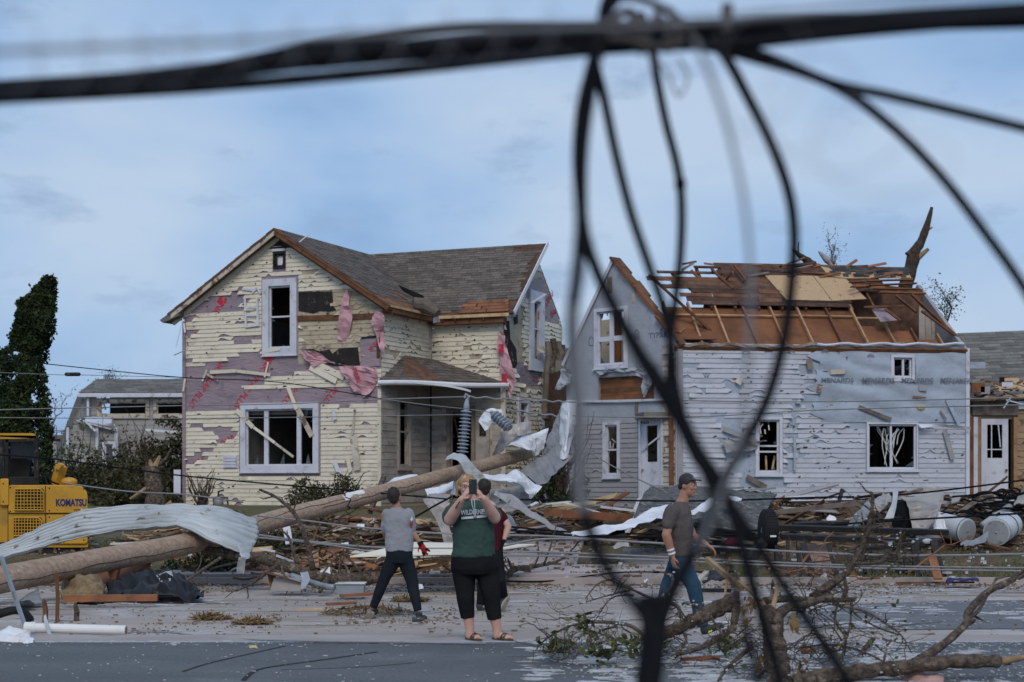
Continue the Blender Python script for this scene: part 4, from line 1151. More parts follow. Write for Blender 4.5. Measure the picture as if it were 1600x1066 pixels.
# wrinkled loose sheet of wrap over the right upper wall, with its own folds
g = []
for j in range(25):
 row = []
 for i in range(70):
  px = 1272 + (1508 - 1272) * i / 69; py = 541 + (660 - 541) * j / 24
  if i < 16: px += (16 - i) * 1.4 * mnoise.noise(V((py * .08, 2, 0)))
  u, z = main.uz(px, py)
  d_ = (px - 1272) / 236
  fold = .075 * abs(math.sin((px * .35 - py * 1.2) * .075 + 2 * mnoise.noise(V((px * .012, py * .02, 0))))) * (1 - .4 * d_) * (.4 + .6 * math.sin(j / 24 * 3.14))
  row.append(main.pt(u, z, .012 + fold + .012 * mnoise.noise(V((u * 2, z * 4, 7)))))
 g.append(row)
mb = MB()
b = mb.pts([p for r in g for p in r])
for j in range(24):
 for i in range(69):
  c = sum((g[j][i], g[j + 1][i + 1]), V()) * .5
  uu = (c - C3).dot(U3)
  if any(o[0] - .08 < uu < o[1] + .08 and o[2] - .08 < c.z < o[3] + .08 for o in mop): continue
  mb.face((b + j * 70 + i, b + (j + 1) * 70 + i, b + (j + 1) * 70 + i + 1, b + j * 70 + i + 1))
mb.build('house_wrap', M['blue_wrap'], H3, smooth=True)
pr = MB()
def print_on(fr, s, x, y, size, out=.06, bold=.03, width=1.25):
 pr = MB()
 u, z = fr.uz(x, y)
 lettering(pr, s, fr.pt(u, z, out), fr.u if fr is main else -fr.u, V((0, 0, 1)), size, bold, width=width)
 pr.build('wrap_print', M['dark_print'], H3)
for x, s in ((1345, 'MENARDS'), (1406, 'MENARDS'), (1467, 'MENARDS'), (1281, 'MENARDS')):
 print_on(main, s, x, 597.5, .155, .105)
for x, y, s in ((1080, 593, 'MENARDS'), (1141, 592, 'MENA')): print_on(main, s, x, y, .15, .009)
def house_icon(mb, fr, x, y, s, out):
 u, z = fr.uz(x, y)
 pts = [(-.5, -.7), (.5, -.7), (.5, .25), (0, .75), (-.5, .25)]
 for i in range(5):
  a, b = pts[i], pts[(i + 1) % 5]
  mb.beam(fr.pt(u + a[0] * s, z + a[1] * s, out), fr.pt(u + b[0] * s, z + b[1] * s, out), s * .16, .003, up=fr.n)
def arch_icon(mb, fr, x, y, s, out):
 u, z = fr.uz(x, y)
 for rr in (1, .62):
  pp = [(math.cos(R(t)) * s * rr, math.sin(R(t)) * s * .8 * rr) for t in range(0, 181, 36)]
  for a, b in zip(pp[:-1], pp[1:]): mb.beam(fr.pt(u + a[0], z + a[1], out), fr.pt(u + b[0], z + b[1], out), s * .2, .003, up=fr.n)
for a_ in ((1359, 558, .09, .085), (1288, 551, .09, .07), (1165, 552, .1, .035), (1236, 552, .09, .04)): pr = MB(); arch_icon(pr, main, *a_); pr.build('wrap_logo', M['dark_print'], H3)
tears(H3, main, .1, 4.6, 1.2, 5.1, 190, [casing(tall, .1)], 11, M['chip_dark'])
tears(H3, main, 3, LM - .1, 1.1, 3.3, 80, [casing(wide, .1), casing(tall, .1)], 12, M['chip_dark'])
# windows
w = window(H3, main, sm, M['white_trim'], fw=.07, bars_u=(main.uz(1411, 575)[0],), out=.05, bw=.06)
w = window(H3, main, tall, M['white_trim'], fw=.08, bars_z=(main.uz(1200, 697)[1], main.uz(1200, 706)[1]), out=.05)
w = window(H3, main, wide, M['white_trim'], fw=.045, bars_u=(main.uz(1392, 700)[0],), out=.04, bw=.05)
# torn blind slats hanging in the wide window
rnd = random.Random(4)
for k in range(15):
 x0 = rnd.uniform(1358, 1420); x1 = 1392 + rnd.gauss(0, 9); y1 = rnd.uniform(690, 732)
 p0 = main.pt(*main.uz(x0, 668 + rnd.uniform(0, 3)), -.10); p1 = main.pt(*main.uz((x0 + x1) / 2 + rnd.uniform(-4, 8), (675 + y1) / 2 - 6), -.12 - rnd.random() * .1); p2 = main.pt(*main.uz(x1, y1), -.09 - rnd.random() * .1)
 q = catmull([p0, p1, p2], 5); mb = MB(); mb.grid([q, [p + V((.022, 0, -.012)) for p in q]], .002); mb.build('blind_slat', M['white_cloth'], w, smooth=True)
# broken panes and torn bits in the tall window
w2 = [c for c in H3.children if c.name.startswith('window')][1]
for (p, q_) in (((1188, 660), (1190, 678)), ((1193, 662), (1189, 668)), ((1196, 671), (1197, 678)), ((1202, 664), (1203, 672))):
 mb = MB(); mb.beam(main.pt(*main.uz(*p), -.06), main.pt(*main.uz(*q_), -.07), .03, .004, up=N3); mb.build('blind_slat', M['white_cloth'], w2)
for (p, q_) in (((1200, 712), (1201, 734)), ((1214, 712), (1210, 734))):
 mb = MB(); mb.beam(main.pt(*main.uz(*p), -.2), main.pt(*main.uz(*q_), -.2), .05, .03, up=N3); mb.build('stick', M['fresh_wood'], w2)
# the gable wall: housewrap, siding below, prints
GP = lambda p: gab.polyuz(p)
siding(H3, gab, 0, LG, Z3 + .25, 4.4, None, .13, [casing(gw1, .1), casing(gdr, .1), (hole[0] - .1, hole[1] + .1, hole[2] - .2, 9)], [GP([(870, 560), (1056, 560), (1056, 652), (1000, 652), (870, 660)]), GP([(1034, 560), (1062, 560), (1062, 790), (1035, 790)])], M['grey_siding'], seed=41, notch=.02)
c0 = gab.uz(1035, 700)[0]
siding(H3, gab, .02, c0 - .02, Z3 + .3, 5.0, None, .15, [], [GP([(1020, 555), (1048, 555), (1046, 566), (1020, 566)]), GP([(1020, 600), (1056, 604), (1058, 640), (1040, 640)])], M['stripped_siding'], seed=42, notch=.3, jag=.12)
gwp = Fr(C3 + NG * .005, UG, NG)
mb = MB(); wall(mb, gwp, .02, LG - .02, 3.2, lambda u: gtop3(u) - .04, [casing(o, .02) for o in gop] + [(0, c0, 0, 5.15)], thick=.003, brk=(2.247,)); mb.build('house_wrap', M['grey_wrap'], H3)
for a_ in ((995, 523), (1036, 519), (924, 533)): pr = MB(); house_icon(pr, gab, *a_, .17, .009); pr.build('wrap_logo', M['dark_print'], H3)
print_on(gab, 'TYPAR', 1014, 529, .2, .009, width=1.1); print_on(gab, 'TYPAR', 979, 530, .18, .009, width=.8); print_on(gab, 'MENARDS', 984, 663, .17, .009, width=.9)
w = window(H3, gab, gwin, M['white_trim'], fw=.09, bars_u=((gwin[0] + gwin[1]) / 2,), bars_z=((gwin[2] + gwin[3]) / 2 - .02,), bw=.13, out=.05)
w = window(H3, gab, gw1, M['white_trim'], fw=.08, bars_z=((gw1[2] + gw1[3]) / 2,), out=.04)
rnd = random.Random(6)
for k in range(6):
 x0, y0 = rnd.uniform(949, 964), rnd.uniform(668, 700)
 mb = MB(); mb.beam(gab.pt(*gab.uz(x0, y0), -.1), gab.pt(*gab.uz(x0 + rnd.uniform(-8, 8), y0 + rnd.uniform(3, 14)), -.14), .03, .01); mb.build('splinter', M['white_cloth'], w)
# door with a broken pane
f = window(H3, gab, gdr, M['white_trim'], fw=.06, out=.03, sill=False, name='door_frame')
mb = MB(); dw = gdr[1] - gdr[0]; pz0, pz1 = gab.uz(1018, 722)[1], gab.uz(1018, 665)[1]
wall(mb, Fr(C3 - NG * .02, UG, NG), gdr[0] + .01, gdr[1] - .01, gdr[2], lambda u: gdr[3] - .01, [(gdr[0] + .24 * dw, gdr[1] - .24 * dw, pz0, pz1)], thick=.045)
d_ = mb.build('door', M['white_trim'], H3)
for k in (0, 1):
 mb = MB(); mb.box(gab.pt(gdr[0] + dw * (.3 + .4 * k), gdr[2] + .42, -.012), (dw * .26, .012, .5), (UG, NG, V((0, 0, 1)))); mb.build('door_panel', M['white_trim'], d_)
mb = MB(); mb.beam(gab.pt(*gab.uz(1004, 704), .05), gab.pt(*gab.uz(1031, 682), .02), .04, .012, up=NG); mb.build('loose_strip', M['white_trim'], d_)
mb = MB(); mb.ell(gab.pt(gdr[1] - .07, gdr[2] + .95, .03), .03, .03, .03, 8, 6); mb.build('handle', M['galv'], d_, smooth=True)
# the torn hole: brown boards behind, ragged wrap above it
for k in range(9):
 z = hole[2] - .05 + k * .105
 mb = MB(); mb.box(gab.pt((hole[0] + hole[1]) / 2, z + .05, -.09 - .005 * (k % 3)), (hole[1] - hole[0] + .3, .02, .1), (UG, NG, V((0, 0, 1)))); mb.build('wall_board', M['fibreboard'] if k % 3 else M['brown_wood'], H3)
def rag3(rows, mt, fr, out=.03, rough=.06, seed=0, name='torn_wrap', parent=None, t=.003, ku=5, kv=5):
 return rag(rows, mt, fr, rough, out, name, parent or H3, t, seed, ku, kv)
rag3([[(930, 572), (960, 576), (990, 574), (1024, 570)], [(938, 586), (965, 582), (1000, 590), (1022, 600)]], M['grey_wrap'], gab, .03, .12)
rag3([[(1016, 566), (1024, 568)], [(1010, 600), (1024, 600)], [(1012, 622), (1021, 606)]], M['grey_wrap'], gab, .06, .1, 4)
rag3([[(884, 575), (900, 578)], [(884, 600), (902, 600)], [(878, 612), (893, 606)]], M['grey_wrap'], gab, .2, .1, 7)
mb = MB(); a = gab.uz(880, 629); b = gab.uz(1040, 625); mb.beam(gab.pt(a[0], a[1], .04), gab.pt(b[0], b[1], .05), .05, .07); mb.build('ledger_board', M['white_trim'], H3)
mb = MB(); u, z = gab.uz(995, 640); mb.box(gab.pt(u, z, .02), (.1, .02, .5), (UG, NG, V((0, 0, 1)))); mb.build('loose_strip', M['grey_wood'], H3)
mb = MB(); u, z = gab.uz(953, 446); mb.box(gab.pt(u, z, .008), (.18, .01, .45), (UG, NG, V((0, 0, 1)))); mb.build('wall_tear', M['grey_wood'], H3)
mb = MB(); u, z = gab.uz(990, 466); mb.box(gab.pt(u, z, .008), (.12, .01, .25), (UG, NG, V((0, 0, 1)))); mb.build('wall_tear', M['old_clapboard'], H3)
# rakes of the gable: splintered brown boards on the right slope
ap, er, el = gab.pt(2.247, GA + .04, .02), gab.pt(-.12, 5.18, .02), gab.pt(LG + .1, 4.9, .02)
rnd = random.Random(12)
for k in range(7):
 t0, t1 = k / 7, (k + 1) / 7
 mb = MB(); a, b = ap.lerp(er, t0 - .02), ap.lerp(er, t1 + .02)
 mb.beam(a - NG * rnd.uniform(.05, .2), b - NG * rnd.uniform(.05, .2), rnd.uniform(.25, .5), rnd.uniform(.05, .10)); mb.build('rake_board', M['brown_wood'], H3)
mb = MB(); mb.beam(ap - NG * .1, el - NG * .1, .26, .05); mb.build('rake_board', M['deck_board'], H3)
mb = MB(); mb.beam(ap + NG * .03 + V((0, 0, -.06)), el + NG * .03 + V((0, 0, -.06)), .03, .10); mb.build('rake_trim', M['white_trim'], H3)
# ripped flaps of siding and wrap on the long wall
for (p, q_, w_, m_) in (((1340, 636), (1390, 656), .10, 'grey_wood'), ((1474, 672), (1486, 718), .13, 'grey_siding'), ((1477, 624), (1496, 664), .09, 'blue_wrap'), ((1467, 642), (1476, 656), .05, 'grey_wood'), ((1262, 562), (1265, 578), .16, 'grey_wood'), ((1275, 606), (1282, 608), .2, 'stripped_siding'), ((1296, 582), (1318, 581), .12, 'stripped_siding'), ((1434, 606), (1446, 607), .16, 'grey_siding'),
                   ((1424, 620), (1444, 622), .04, 'red_wood'), ((1240, 680), (1240, 735), .07, 'blue_wrap'), ((1150, 592), (1158, 598), .2, 'stripped_siding'), ((1128, 670), (1180, 690), .12, 'grey_siding'), ((1165, 745), (1195, 762), .14, 'grey_wood')):
 board_px(main, p, q_, w_, out=.09).build('loose_siding', M[m_], H3)
rag3([[(1124, 688), (1150, 686), (1178, 690), (1196, 692)], [(1132, 706), (1152, 706), (1176, 704), (1192, 695)]], M['grey_metal'], main, .16, .08, 2, 'torn_sheet')
rag3([[(1432, 662), (1465, 664), (1512, 668)], [(1434, 668), (1465, 668), (1512, 672)]], M['white_trim'], main, .1, .03, 5, 'bent_siding')
mb = MB(); mb.ell(main.pt(*main.uz(1437, 637), .06), .12, .04, .07, 8, 6); mb.build('foam_lump', M['insulation_yellow'], H3)
# torn flashing under the eave
q = [main.pt(*main.uz(1062 + k * 12, 540 + 2 * math.sin(k * 1.7) + (3 if 8 < k < 16 else 0)), .06) for k in range(38)]
mb = MB(); mb.grid([[p + V((0, 0, .06)) for p in q], [p + V((0, -.03 * (i % 3), -.02)) for i, p in enumerate(q)]], .006); mb.build('eave_flashing', M['grey_wood'], H3)
q = [main.pt(*main.uz(1275 + k * 12, 538.5 + 1.5 * math.sin(k * 1.3)), .10) for k in range(20)]
mb = MB(); mb.tube(q, .035, 6); mb.build('eave_trim', M['white_trim'], H3)
# corner post at right, corner trim at left
mb = MB(); mb.box(main.pt(LM + .02, 3.0, .02), (.1, .06, 4.3), AX3); mb.build('corner_board', M['white_trim'], H3)
mb = MB(); mb.box(main.pt(.1, 3.0, .02), (.14, .05, 4.2), AX3); mb.build('corner_board', M['grey_siding'], H3)
mb = MB(); mb.beam(gab.pt(.1, Z3, .05), gab.pt(.12, 4.6, .06), .12, .1); mb.build('corner_stud', M['brown_wood'], H3)
# the roof: knee-wall boards, rafters, skip sheathing, panels
S3 = (7.70 - ZE3) / 3.2
rp = lambda u, s, o=0.0: C3 + U3 * u + B3 * (s - .06) + V((0, 0, ZE3 - .02 + (s - .06) * S3)) + (N3 * S3 + V((0, 0, 1))).normalized() * o
nR, upR = (N3 * S3 + V((0, 0, 1))).normalized(), (B3 + V((0, 0, S3))).normalized()
KR = 1.18
k_edges = [0.0, .72, 1.43, 2.2, 2.95, 3.7, 4.5, 5.2, 5.95, 6.6, 7.3]
for i in range(len(k_edges) - 1):
 a, b = k_edges[i] + .01, k_edges[i + 1] - .01
 top = 1.62 if 4 != i else 1.55
 if i >= 7: top = (1.62, .98, .82, .5)[min(3, i - 6)]
 mb = MB(); mb.prism([rp(a, .02, -.12), rp(b, .02, -.12), rp(b, top, -.12), rp(a, top, -.12)], nR * -.02); mb.build('roof_panel', M['fibreboard'], H3)
for i, u in enumerate([.05, .72, 1.43, 2.2, 2.95, 3.7, 4.5, 5.2, 5.95, 6.6, 7.25]):
 top = 1.7 if i < 8 else (1.1, .8, .6)[i - 8]
 mb = MB(); mb.beam(rp(u, .06, -.05), rp(u, top, -.05), .05, .10, up=nR); mb.build('rafter', M['rafter_wood'] if i % 3 else M['brown_wood'], H3)
# cross cleats between rafters
for (u0, u1, s) in ((.3, 3.0, 1.25), (3.0, 5.2, 1.28), (5.2, 6.3, 1.22)):
 mb = MB(); mb.beam(rp(u0, s, -.07), rp(u1, s, -.07), .07, .05, up=nR); mb.build('cleat', M['rafter_wood'], H3)
mb = MB(); mb.beam(rp(-.05, .0, -.06), rp(LM, .0, -.06), .07, .13, up=nR); mb.build('eave_plate', M['brown_wood'], H3)
mb = MB(); mb.beam(rp(.55, .10, -.04), rp(LM - .6, .10, -.04), .05, .05, up=nR); mb.build('eave_cleat', M['rafter_wood'], H3)
# dark rafters of the upper half, running on to the ridge
for i, u in enumerate([1.35, 2.0, 2.65, 3.3, 3.95, 4.6, 5.25, 5.9]):
 mb = MB(); mb.beam(rp(u, 1.5, -.07), rp(u, 3.2, -.07), .05, .12, up=nR); mb.build('rafter', M['brown_wood'], H3)
# standing rafters at the open left end
for (p, q_, w_) in (((1014, 430), (1122, 527), .13), ((1049, 427), (1079, 452), .12), ((1081, 424), (1112, 452), .12), ((1112, 421), (1146, 452), .12), ((1122, 452), (1145, 425), .09), ((1157, 446), (1170, 430), .09), ((1147, 414), (1166, 438), .10)):
 mb = MB(); mb.beam(P(*p, 42.5 + (1.5 if w_ < .125 else -.9)), P(*q_, 43.4 - (1.4 if w_ > .125 else 0)), .06, w_, up=(0, -1, 0)); mb.build('rafter', M['brown_wood'], H3)
# skip boards
rnd = random.Random(21)
rows = [(1.62, .8, 5.2), (1.78, .7, 5.3), (1.94, .55, 5.4), (2.10, .4, 5.5), (2.26, .15, 6.35), (2.42, -.05, 6.5), (2.58, -.2, 6.5)]
for i, (s, a, b) in enumerate(rows):
 if i in (3, 5): a += .5
 cuts = [a] + sorted([rnd.uniform(a + .8, b - .6) for _ in range(2)]) + [b]
 for c0_, c1_ in zip(cuts[:-1], cuts[1:]):
  if c1_ - c0_ < .15: continue
  dz = rnd.uniform(-.012, .012)
  mb = MB(); mb.beam(rp(c0_ + .01, s + dz, .025), rp(c1_ - .01, s + dz + rnd.uniform(-.012, .012), .025), .172 if c1_ < 2.6 else .196, .02, up=nR); mb.build('sheathing_board', M['deck_board'] if rnd.random() < .7 else M['brown_wood'], H3)
for (s, a, b) in ((2.86, .15, 2.0), (3.1, 1.25, 3.0)):
 mb = MB(); mb.beam(rp(a, s, .02), rp(b, s, .02), .10, .03, up=nR); mb.build('sheathing_board', M['deck_board'], H3)
for i, s in enumerate((2.74, 2.90, 3.06, 3.2)):
 for (a, b) in ((2.0 - .15 * (i % 2), 3.9), (3.92, 6.45 - .1 * i)):
  mb = MB(); mb.beam(rp(a, s, .025), rp(b - .01, s, .027), .20, .02, up=nR); mb.build('sheathing_board', M['deck_board'], H3)
# far slope, seen from inside through the gaps
rq = lambda u, s: C3 + U3 * u + B3 * (3.15 + s) + V((0, 0, ZE3 + 3.14 * S3 - s * S3))
for i in range(11):
 a, b = (2.6 if i < 4 else 1.9) + .2 * (i % 2), (5.6 if i < 2 else 6.7)
 mb = MB(); mb.prism([rq(a, .02 + i * .27), rq(b, .02 + i * .27), rq(b, .28 + i * .27), rq(a, .28 + i * .27)], (0, 0, .02)); mb.build('sheathing_board', M['deck_board'], H3)
# loose boards sticking out on the right
for (p, q_, d0) in (((1355, 439), (1425, 437), 43.6), ((1358, 446), (1432, 443), 43.5), ((1364, 451), (1436, 452), 43.3), ((1374, 457), (1446, 459), 43.2), ((1328, 441), (1352, 440), 43.5), ((1330, 448), (1360, 448), 43.4)):
 mb = MB(); mb.beam(P(*p, d0), P(*q_, d0 + .5), .03, .10, up=(0, -1, .2)); mb.build('sheathing_board', M['red_wood'], H3)
for (p, q_, w_, d0) in (((1400, 462), (1432, 488), .14, 43.0), ((1383, 483), (1408, 502), .10, 42.2), ((1424, 460), (1502, 533), .16, 43.0), ((1350, 480), (1412, 478), .10, 42.6), ((1440, 486), (1500, 530), .12, 42.9)):
 mb = MB(); mb.beam(P(*p, d0), P(*q_, d0 - .3), .05, w_, up=(0, -1, 0)); mb.build('rafter', M['brown_wood'], H3)
mb = MB(); mb.prism([P(1362, 484, 42.6), P(1384, 483, 42.6), P(1408, 500, 42.3), P(1376, 503, 42.3)], (0, .03, .02)); mb.build('torn_panel', M['lavender_wrap'], H3)
mb = MB(); mb.prism([P(1325, 440, 44.6), P(1442, 452, 44.6), P(1442, 536, 44.6), P(1325, 536, 44.6)], (0, .05, 0)); mb.build('partition', M['deck_board'], H3)  # dark sheet added behind the open roof to hide sky and suggest the dark attic
# grey inner gable boards at the right end, seen through the open roof
for k in range(6):
 x0 = 1436 + k * 10
 mb = MB(); mb.prism([P(x0, 478 + k * 9, 43.9), P(x0 + 9.4, 486 + k * 9, 43.9), P(x0 + 9.4, 534, 43.9), P(x0, 534, 43.9)], (0, .03, 0)); mb.build('gable_board', M['porch_board'], H3)
for k in range(5):
 x0 = 1020 + k * 13
 mb = MB(); mb.prism([P(x0, 493, 44.5), P(x0 + 12.3, 493, 44.5), P(x0 + 12.3, 540, 44.5), P(x0, 540, 44.5)], (0, .03, 0)); mb.build('gable_board', M['porch_board'], H3)
for (p, q_) in (((1063, 520), (1083, 503)), ((1080, 526), (1100, 512))):
 mb = MB(); mb.beam(P(*p, 41.6), P(*q_, 42.4), .05, .06); mb.build('cleat', M['rafter_wood'], H3)
mb = MB(); mb.prism([P(1058, 530, 41.2), P(1120, 530, 41.2), P(1098, 508, 42.2), P(1080, 505, 42.2)], (0, .02, -.02)); mb.build('roof_panel', M['fibreboard'], H3)
rnd = random.Random(44)
for _ in range(22):
 u, s = rnd.uniform(.4, 6.6), rnd.choice((3.2, 3.15, 2.9, 2.7)); a = rp(u, s, .06); th = rnd.gauss(0, .3)
 mb = MB(); mb.beam(a, a + U3 * rnd.uniform(.25, .9) * math.cos(th) + V((0, 0, rnd.uniform(-.05, .22))) + B3 * rnd.uniform(-.1, .1), rnd.uniform(.05, .13), .02, up=nR); mb.build('broken_board', M[rnd.choice(('deck_board', 'brown_wood', 'red_wood', 'grey_wood'))], H3)
# boards of pressed wood
def panel_px(pts, d, m_, name='sheathing_panel'):
 mb = MB(); qs = []
 for (x, y) in pts:                       # onto the roof plane
  dr = V(((x - 800) / F, 1, (HOR - y) / F)); o = V((0, 0, HC)); p0 = rp(0, 1, d)
  qs.append(o + dr * ((p0 - o).dot(nR) / dr.dot(nR)))
 mb.prism(qs, nR * -.015); return mb.build(name, m_, H3)
panel_px([(1195, 430), (1270, 431), (1300, 470), (1229, 468)], .062, M['osb'])
panel_px([(1271, 431), (1322, 436), (1354, 467), (1301, 470)], .060, M['osb'])
panel_px([(1282, 416), (1322, 424), (1323, 435), (1296, 432)], .064, M['osb'])
panel_px([(1322, 424), (1420, 427), (1424, 434), (1322, 435)], .060, M['osb'])
# shingle remnant along the ridge
mb = MB(); rnd = random.Random(9)
for r in range(4):
 for k in range(15):
  x0 = 1298 + k * 8.2 + (r % 2) * 4; y0 = 416 + r * 3.6 + k * .12
  if r == 3 and rnd.random() < .55: continue
  if r == 2 and rnd.random() < .25: continue
  mb.cur = rnd.uniform(.6, 1.3)
  qs = []
  for (x, y) in ((x0, y0 + 4.2), (x0 + 8, y0 + 4.2), (x0 + 8 - 2, y0), (x0 - 2, y0)):
   dr = V(((x - 800) / F, 1, (HOR - y) / F)); o = V((0, 0, HC)); p0 = rp(0, 1, .085 + .006 * ((r + k) % 2))
   qs.append(o + dr * ((p0 - o).dot(nR) / dr.dot(nR)))
  mb.prism(qs, nR * -.01)
mb.build('shingles', M['dark_shingle'], H3, kind='stuff')
for (p, q_) in (((1218, 418), (1222, 414)), ((1335, 417), (1356, 416)), ((1190, 417), (1240, 419))):
 mb = MB(); mb.beam(P(*p, 44.2), P(*q_, 44.2), .05, .07); mb.build('splinter', M['deck_board'], H3)
# ================================================================== the tan house at the right edge
H4 = thing('tan_house', (14, 45, .95), 'low tan house with a half open white door and torn grey shingle roof', 'house')
T4 = R(6); U4, N4 = V((math.cos(T4), math.sin(T4), 0)), V((math.sin(T4), -math.cos(T4), 0)); AX4 = (U4, N4, V((0, 0, 1)))
F4 = Fr(V(P(1512, 755, 43.6).xy.to_3d()), U4, N4)
do = F4.rect(1531, 655, 1582, 790); do = (do[0], do[1], .95, do[3])
mb = MB(); wall(mb, F4, 0, 7, .7, lambda u: F4.uz(1560, 628)[1], [do]); mb.build('wall', M['tan_siding'], H4)
siding(H4, F4, do[1] + .12, 7, .95, F4.uz(1560, 642)[1], None, .17, [], [], M['tan_siding'], seed=51, notch=.12)
for (x0, x1, m_) in ((1513, 1519, 'brown_wood'), (1519.4, 1526, 'white_trim'), (1526.3, 1530.5, 'rafter_wood'), (1582, 1588, 'rafter_wood')):
 r = F4.rect(x0, 650, x1, 780); mb = MB(); mb.box(F4.pt((r[0] + r[1]) / 2, 1.0 + 1.15, .05), (r[1] - r[0], .08, 2.5), AX4); mb.build('door_jamb', M[m_], H4)
# door leaf, ajar
r = F4.rect(1531, 655, 1571, 775)
la = R(-8); UD = V((math.cos(T4 + la), math.sin(T4 + la), 0)); ND = V((math.sin(T4 + la), -math.cos(T4 + la), 0))
FD = Fr(F4.pt(r[0], 0, .10), UD, ND); dw = r[1] - r[0]
mb = MB(); pn = (.22 * dw, .78 * dw, F4.uz(1550, 716)[1], F4.uz(1550, 664)[1]); wall(mb, FD, 0, dw, 1.02, lambda u: r[3], [pn], thick=.045); d_ = mb.build('door', M['white_trim'], H4)
for (a, b) in (((pn[0], (pn[2] + pn[3]) / 2 - .22), (pn[1], (pn[2] + pn[3]) / 2 - .22)), ((pn[0] + .12, pn[2]), (pn[0] + .12, pn[3])), ((pn[0] + .3, pn[3]), (pn[1] - .05, pn[2] + .3))):
 mb = MB(); mb.beam(FD.pt(a[0], a[1], -.02), FD.pt(b[0], b[1], -.02), .03, .03); mb.build('muntin', M['white_trim'], d_)
mb = MB(); mb.box(FD.pt(dw / 2, 1.5, .008), (dw * .7, .015, .62), (UD, ND, V((0, 0, 1)))); mb.build('door_panel', M['white_trim'], d_)
mb = MB(); mb.ell(FD.pt(dw - .06, 1.95, .05), .035, .035, .035, 8, 6); mb.build('knob', M['brown_wood'], d_, smooth=True)
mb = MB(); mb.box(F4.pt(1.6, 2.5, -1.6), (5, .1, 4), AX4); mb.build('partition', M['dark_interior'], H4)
mb = MB(); mb.box(F4.pt(3.5, F4.uz(1560, 633)[1], .06), (4.6, .08, .22), AX4); mb.build('fascia', M['white_trim'], H4)
mb = MB(); mb.box(F4.pt(.75, F4.uz(1540, 637)[1], .07), (1.3, .06, .42), AX4); mb.build('torn_soffit', M['grey_wood'], H4)
zt = F4.uz(1560, 612)[1]
rA, rB, rC, rD = F4.pt(-.1, zt - .25, .3), F4.pt(7, zt + .1, .3), F4.pt(7, zt + 2.2, -3.4), F4.pt(-.1, zt + 1.85, -3.4)
roof_plane(H4, rA, rB, rC, rD, M['grey_shingle'], M['osb'], seed=61, shingle=(.5, .2), bare=lambda s, t, rnd: (s > .15 + .03 * mnoise.noise(V((s * 12, t * 8, 4))) and .08 < t < .24 + .08 * mnoise.noise(V((s * 19, 1, 4)))) or t < .03)
rnd = random.Random(14)
for k in range(26):
 x, y = rnd.uniform(1514, 1600), rnd.uniform(596, 626)
 a = P(x, y, 43.2); mb = MB(); mb.beam(a, a + V((rnd.uniform(-.5, .5), rnd.uniform(-.2, .2), rnd.uniform(-.12, .2))), rnd.uniform(.04, .14), rnd.uniform(.02, .06)); mb.build('broken_board', M[rnd.choice(['brown_wood', 'deck_board', 'red_wood', 'grey_wood', 'deck_board'])], H4)
for (x, y, w_, h_, m_) in ((1515, 571, .42, .18, 'blue_wrap'), (1518, 606, .35, .25, 'fibreboard'), (1532, 610, .25, .2, 'grey_siding'), (1565, 601, .3, .12, 'white_trim')):
 mb = MB(); a = P(x, y, 43.0); mb.box(a + V((w_ / 2, 0, 0)), (w_, .06, h_)); mb.build('torn_panel', M[m_], H4)
mb = MB(); mb.beam(P(1568, 638, 43), P(1580, 620, 43), .03, .03); mb.build('loose_strip', M['white_trim'], H4)
mb = MB(); mb.beam(P(1572, 625, 43), P(1600, 632, 43), .03, .03); mb.build('loose_strip', M['white_trim'], H4)
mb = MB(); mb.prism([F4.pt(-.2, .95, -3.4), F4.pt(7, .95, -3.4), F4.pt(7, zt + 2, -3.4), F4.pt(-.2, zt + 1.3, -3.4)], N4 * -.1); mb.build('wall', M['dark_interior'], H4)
# ================================================================== the far house on the left
d5 = 72.0
H5 = thing('grey_house', P(190, 745, d5), 'far grey house with a white gutter and smashed band of windows', 'house')
q5 = lambda x, y, dd=0: P(x, y, d5 + dd)
T5 = R(4); U5, N5 = V((math.cos(T5), -math.sin(T5), 0)), V((-math.sin(T5), -math.cos(T5), 0))
F5 = Fr(V(q5(136, 700).xy.to_3d()), U5, N5)
wn1, wn2 = F5.rect(157, 629, 229, 648), F5.rect(245, 629, 300, 648)
mb = MB(); wall(mb, F5, 0, 6.5, .7, lambda u: F5.uz(200, 622)[1], [wn1, wn2]); mb.build('wall', M['far_siding'], H5)
for r, nm in ((wn1, 0), (wn2, 1)): window(H5, F5, r, M['stripped_siding'], fw=.14, out=.06)
siding(H5, F5, 0, 6.5, .9, F5.uz(200, 622)[1], None, .22, [casing(wn1, .16), casing(wn2, .16)], [], M['far_siding'], seed=71, joined=False, notch=.02)
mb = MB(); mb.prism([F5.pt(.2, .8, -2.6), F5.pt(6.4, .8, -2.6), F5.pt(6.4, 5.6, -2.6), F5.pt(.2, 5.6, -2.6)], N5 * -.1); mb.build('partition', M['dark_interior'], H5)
e0, e1 = F5.pt(-.25, F5.uz(140, 614)[1], .35), F5.pt(6.6, F5.uz(280, 614)[1], .35)
roof_plane(H5, e0, e1, e1 - N5 * 2.4 + V((0, 0, .75)), e0 - N5 * 2.4 + V((0, 0, .75)), M['grey_shingle'], M['deck_board'], seed=72, shingle=(.6, .25))
roof_plane(H5, q5(200, 612, 3.5), q5(300, 610, 3.5), q5(300, 590, 5), q5(213, 596, 5), M['grey_shingle'], M['deck_board'], seed=73, shingle=(.6, .25))
mb = MB(); mb.beam(e0 + N5 * .08 + V((0, 0, -.12)), e1 + N5 * .08 + V((0, 0, -.12)), .12, .17); mb.build('gutter', M['white_trim'], H5)
mb = MB(); mb.beam(q5(130, 612, .4), q5(100, 690, 2.2), .3, .2, up=(0, -1, 0)); mb.build('rake_board', M['grey_siding'], H5)
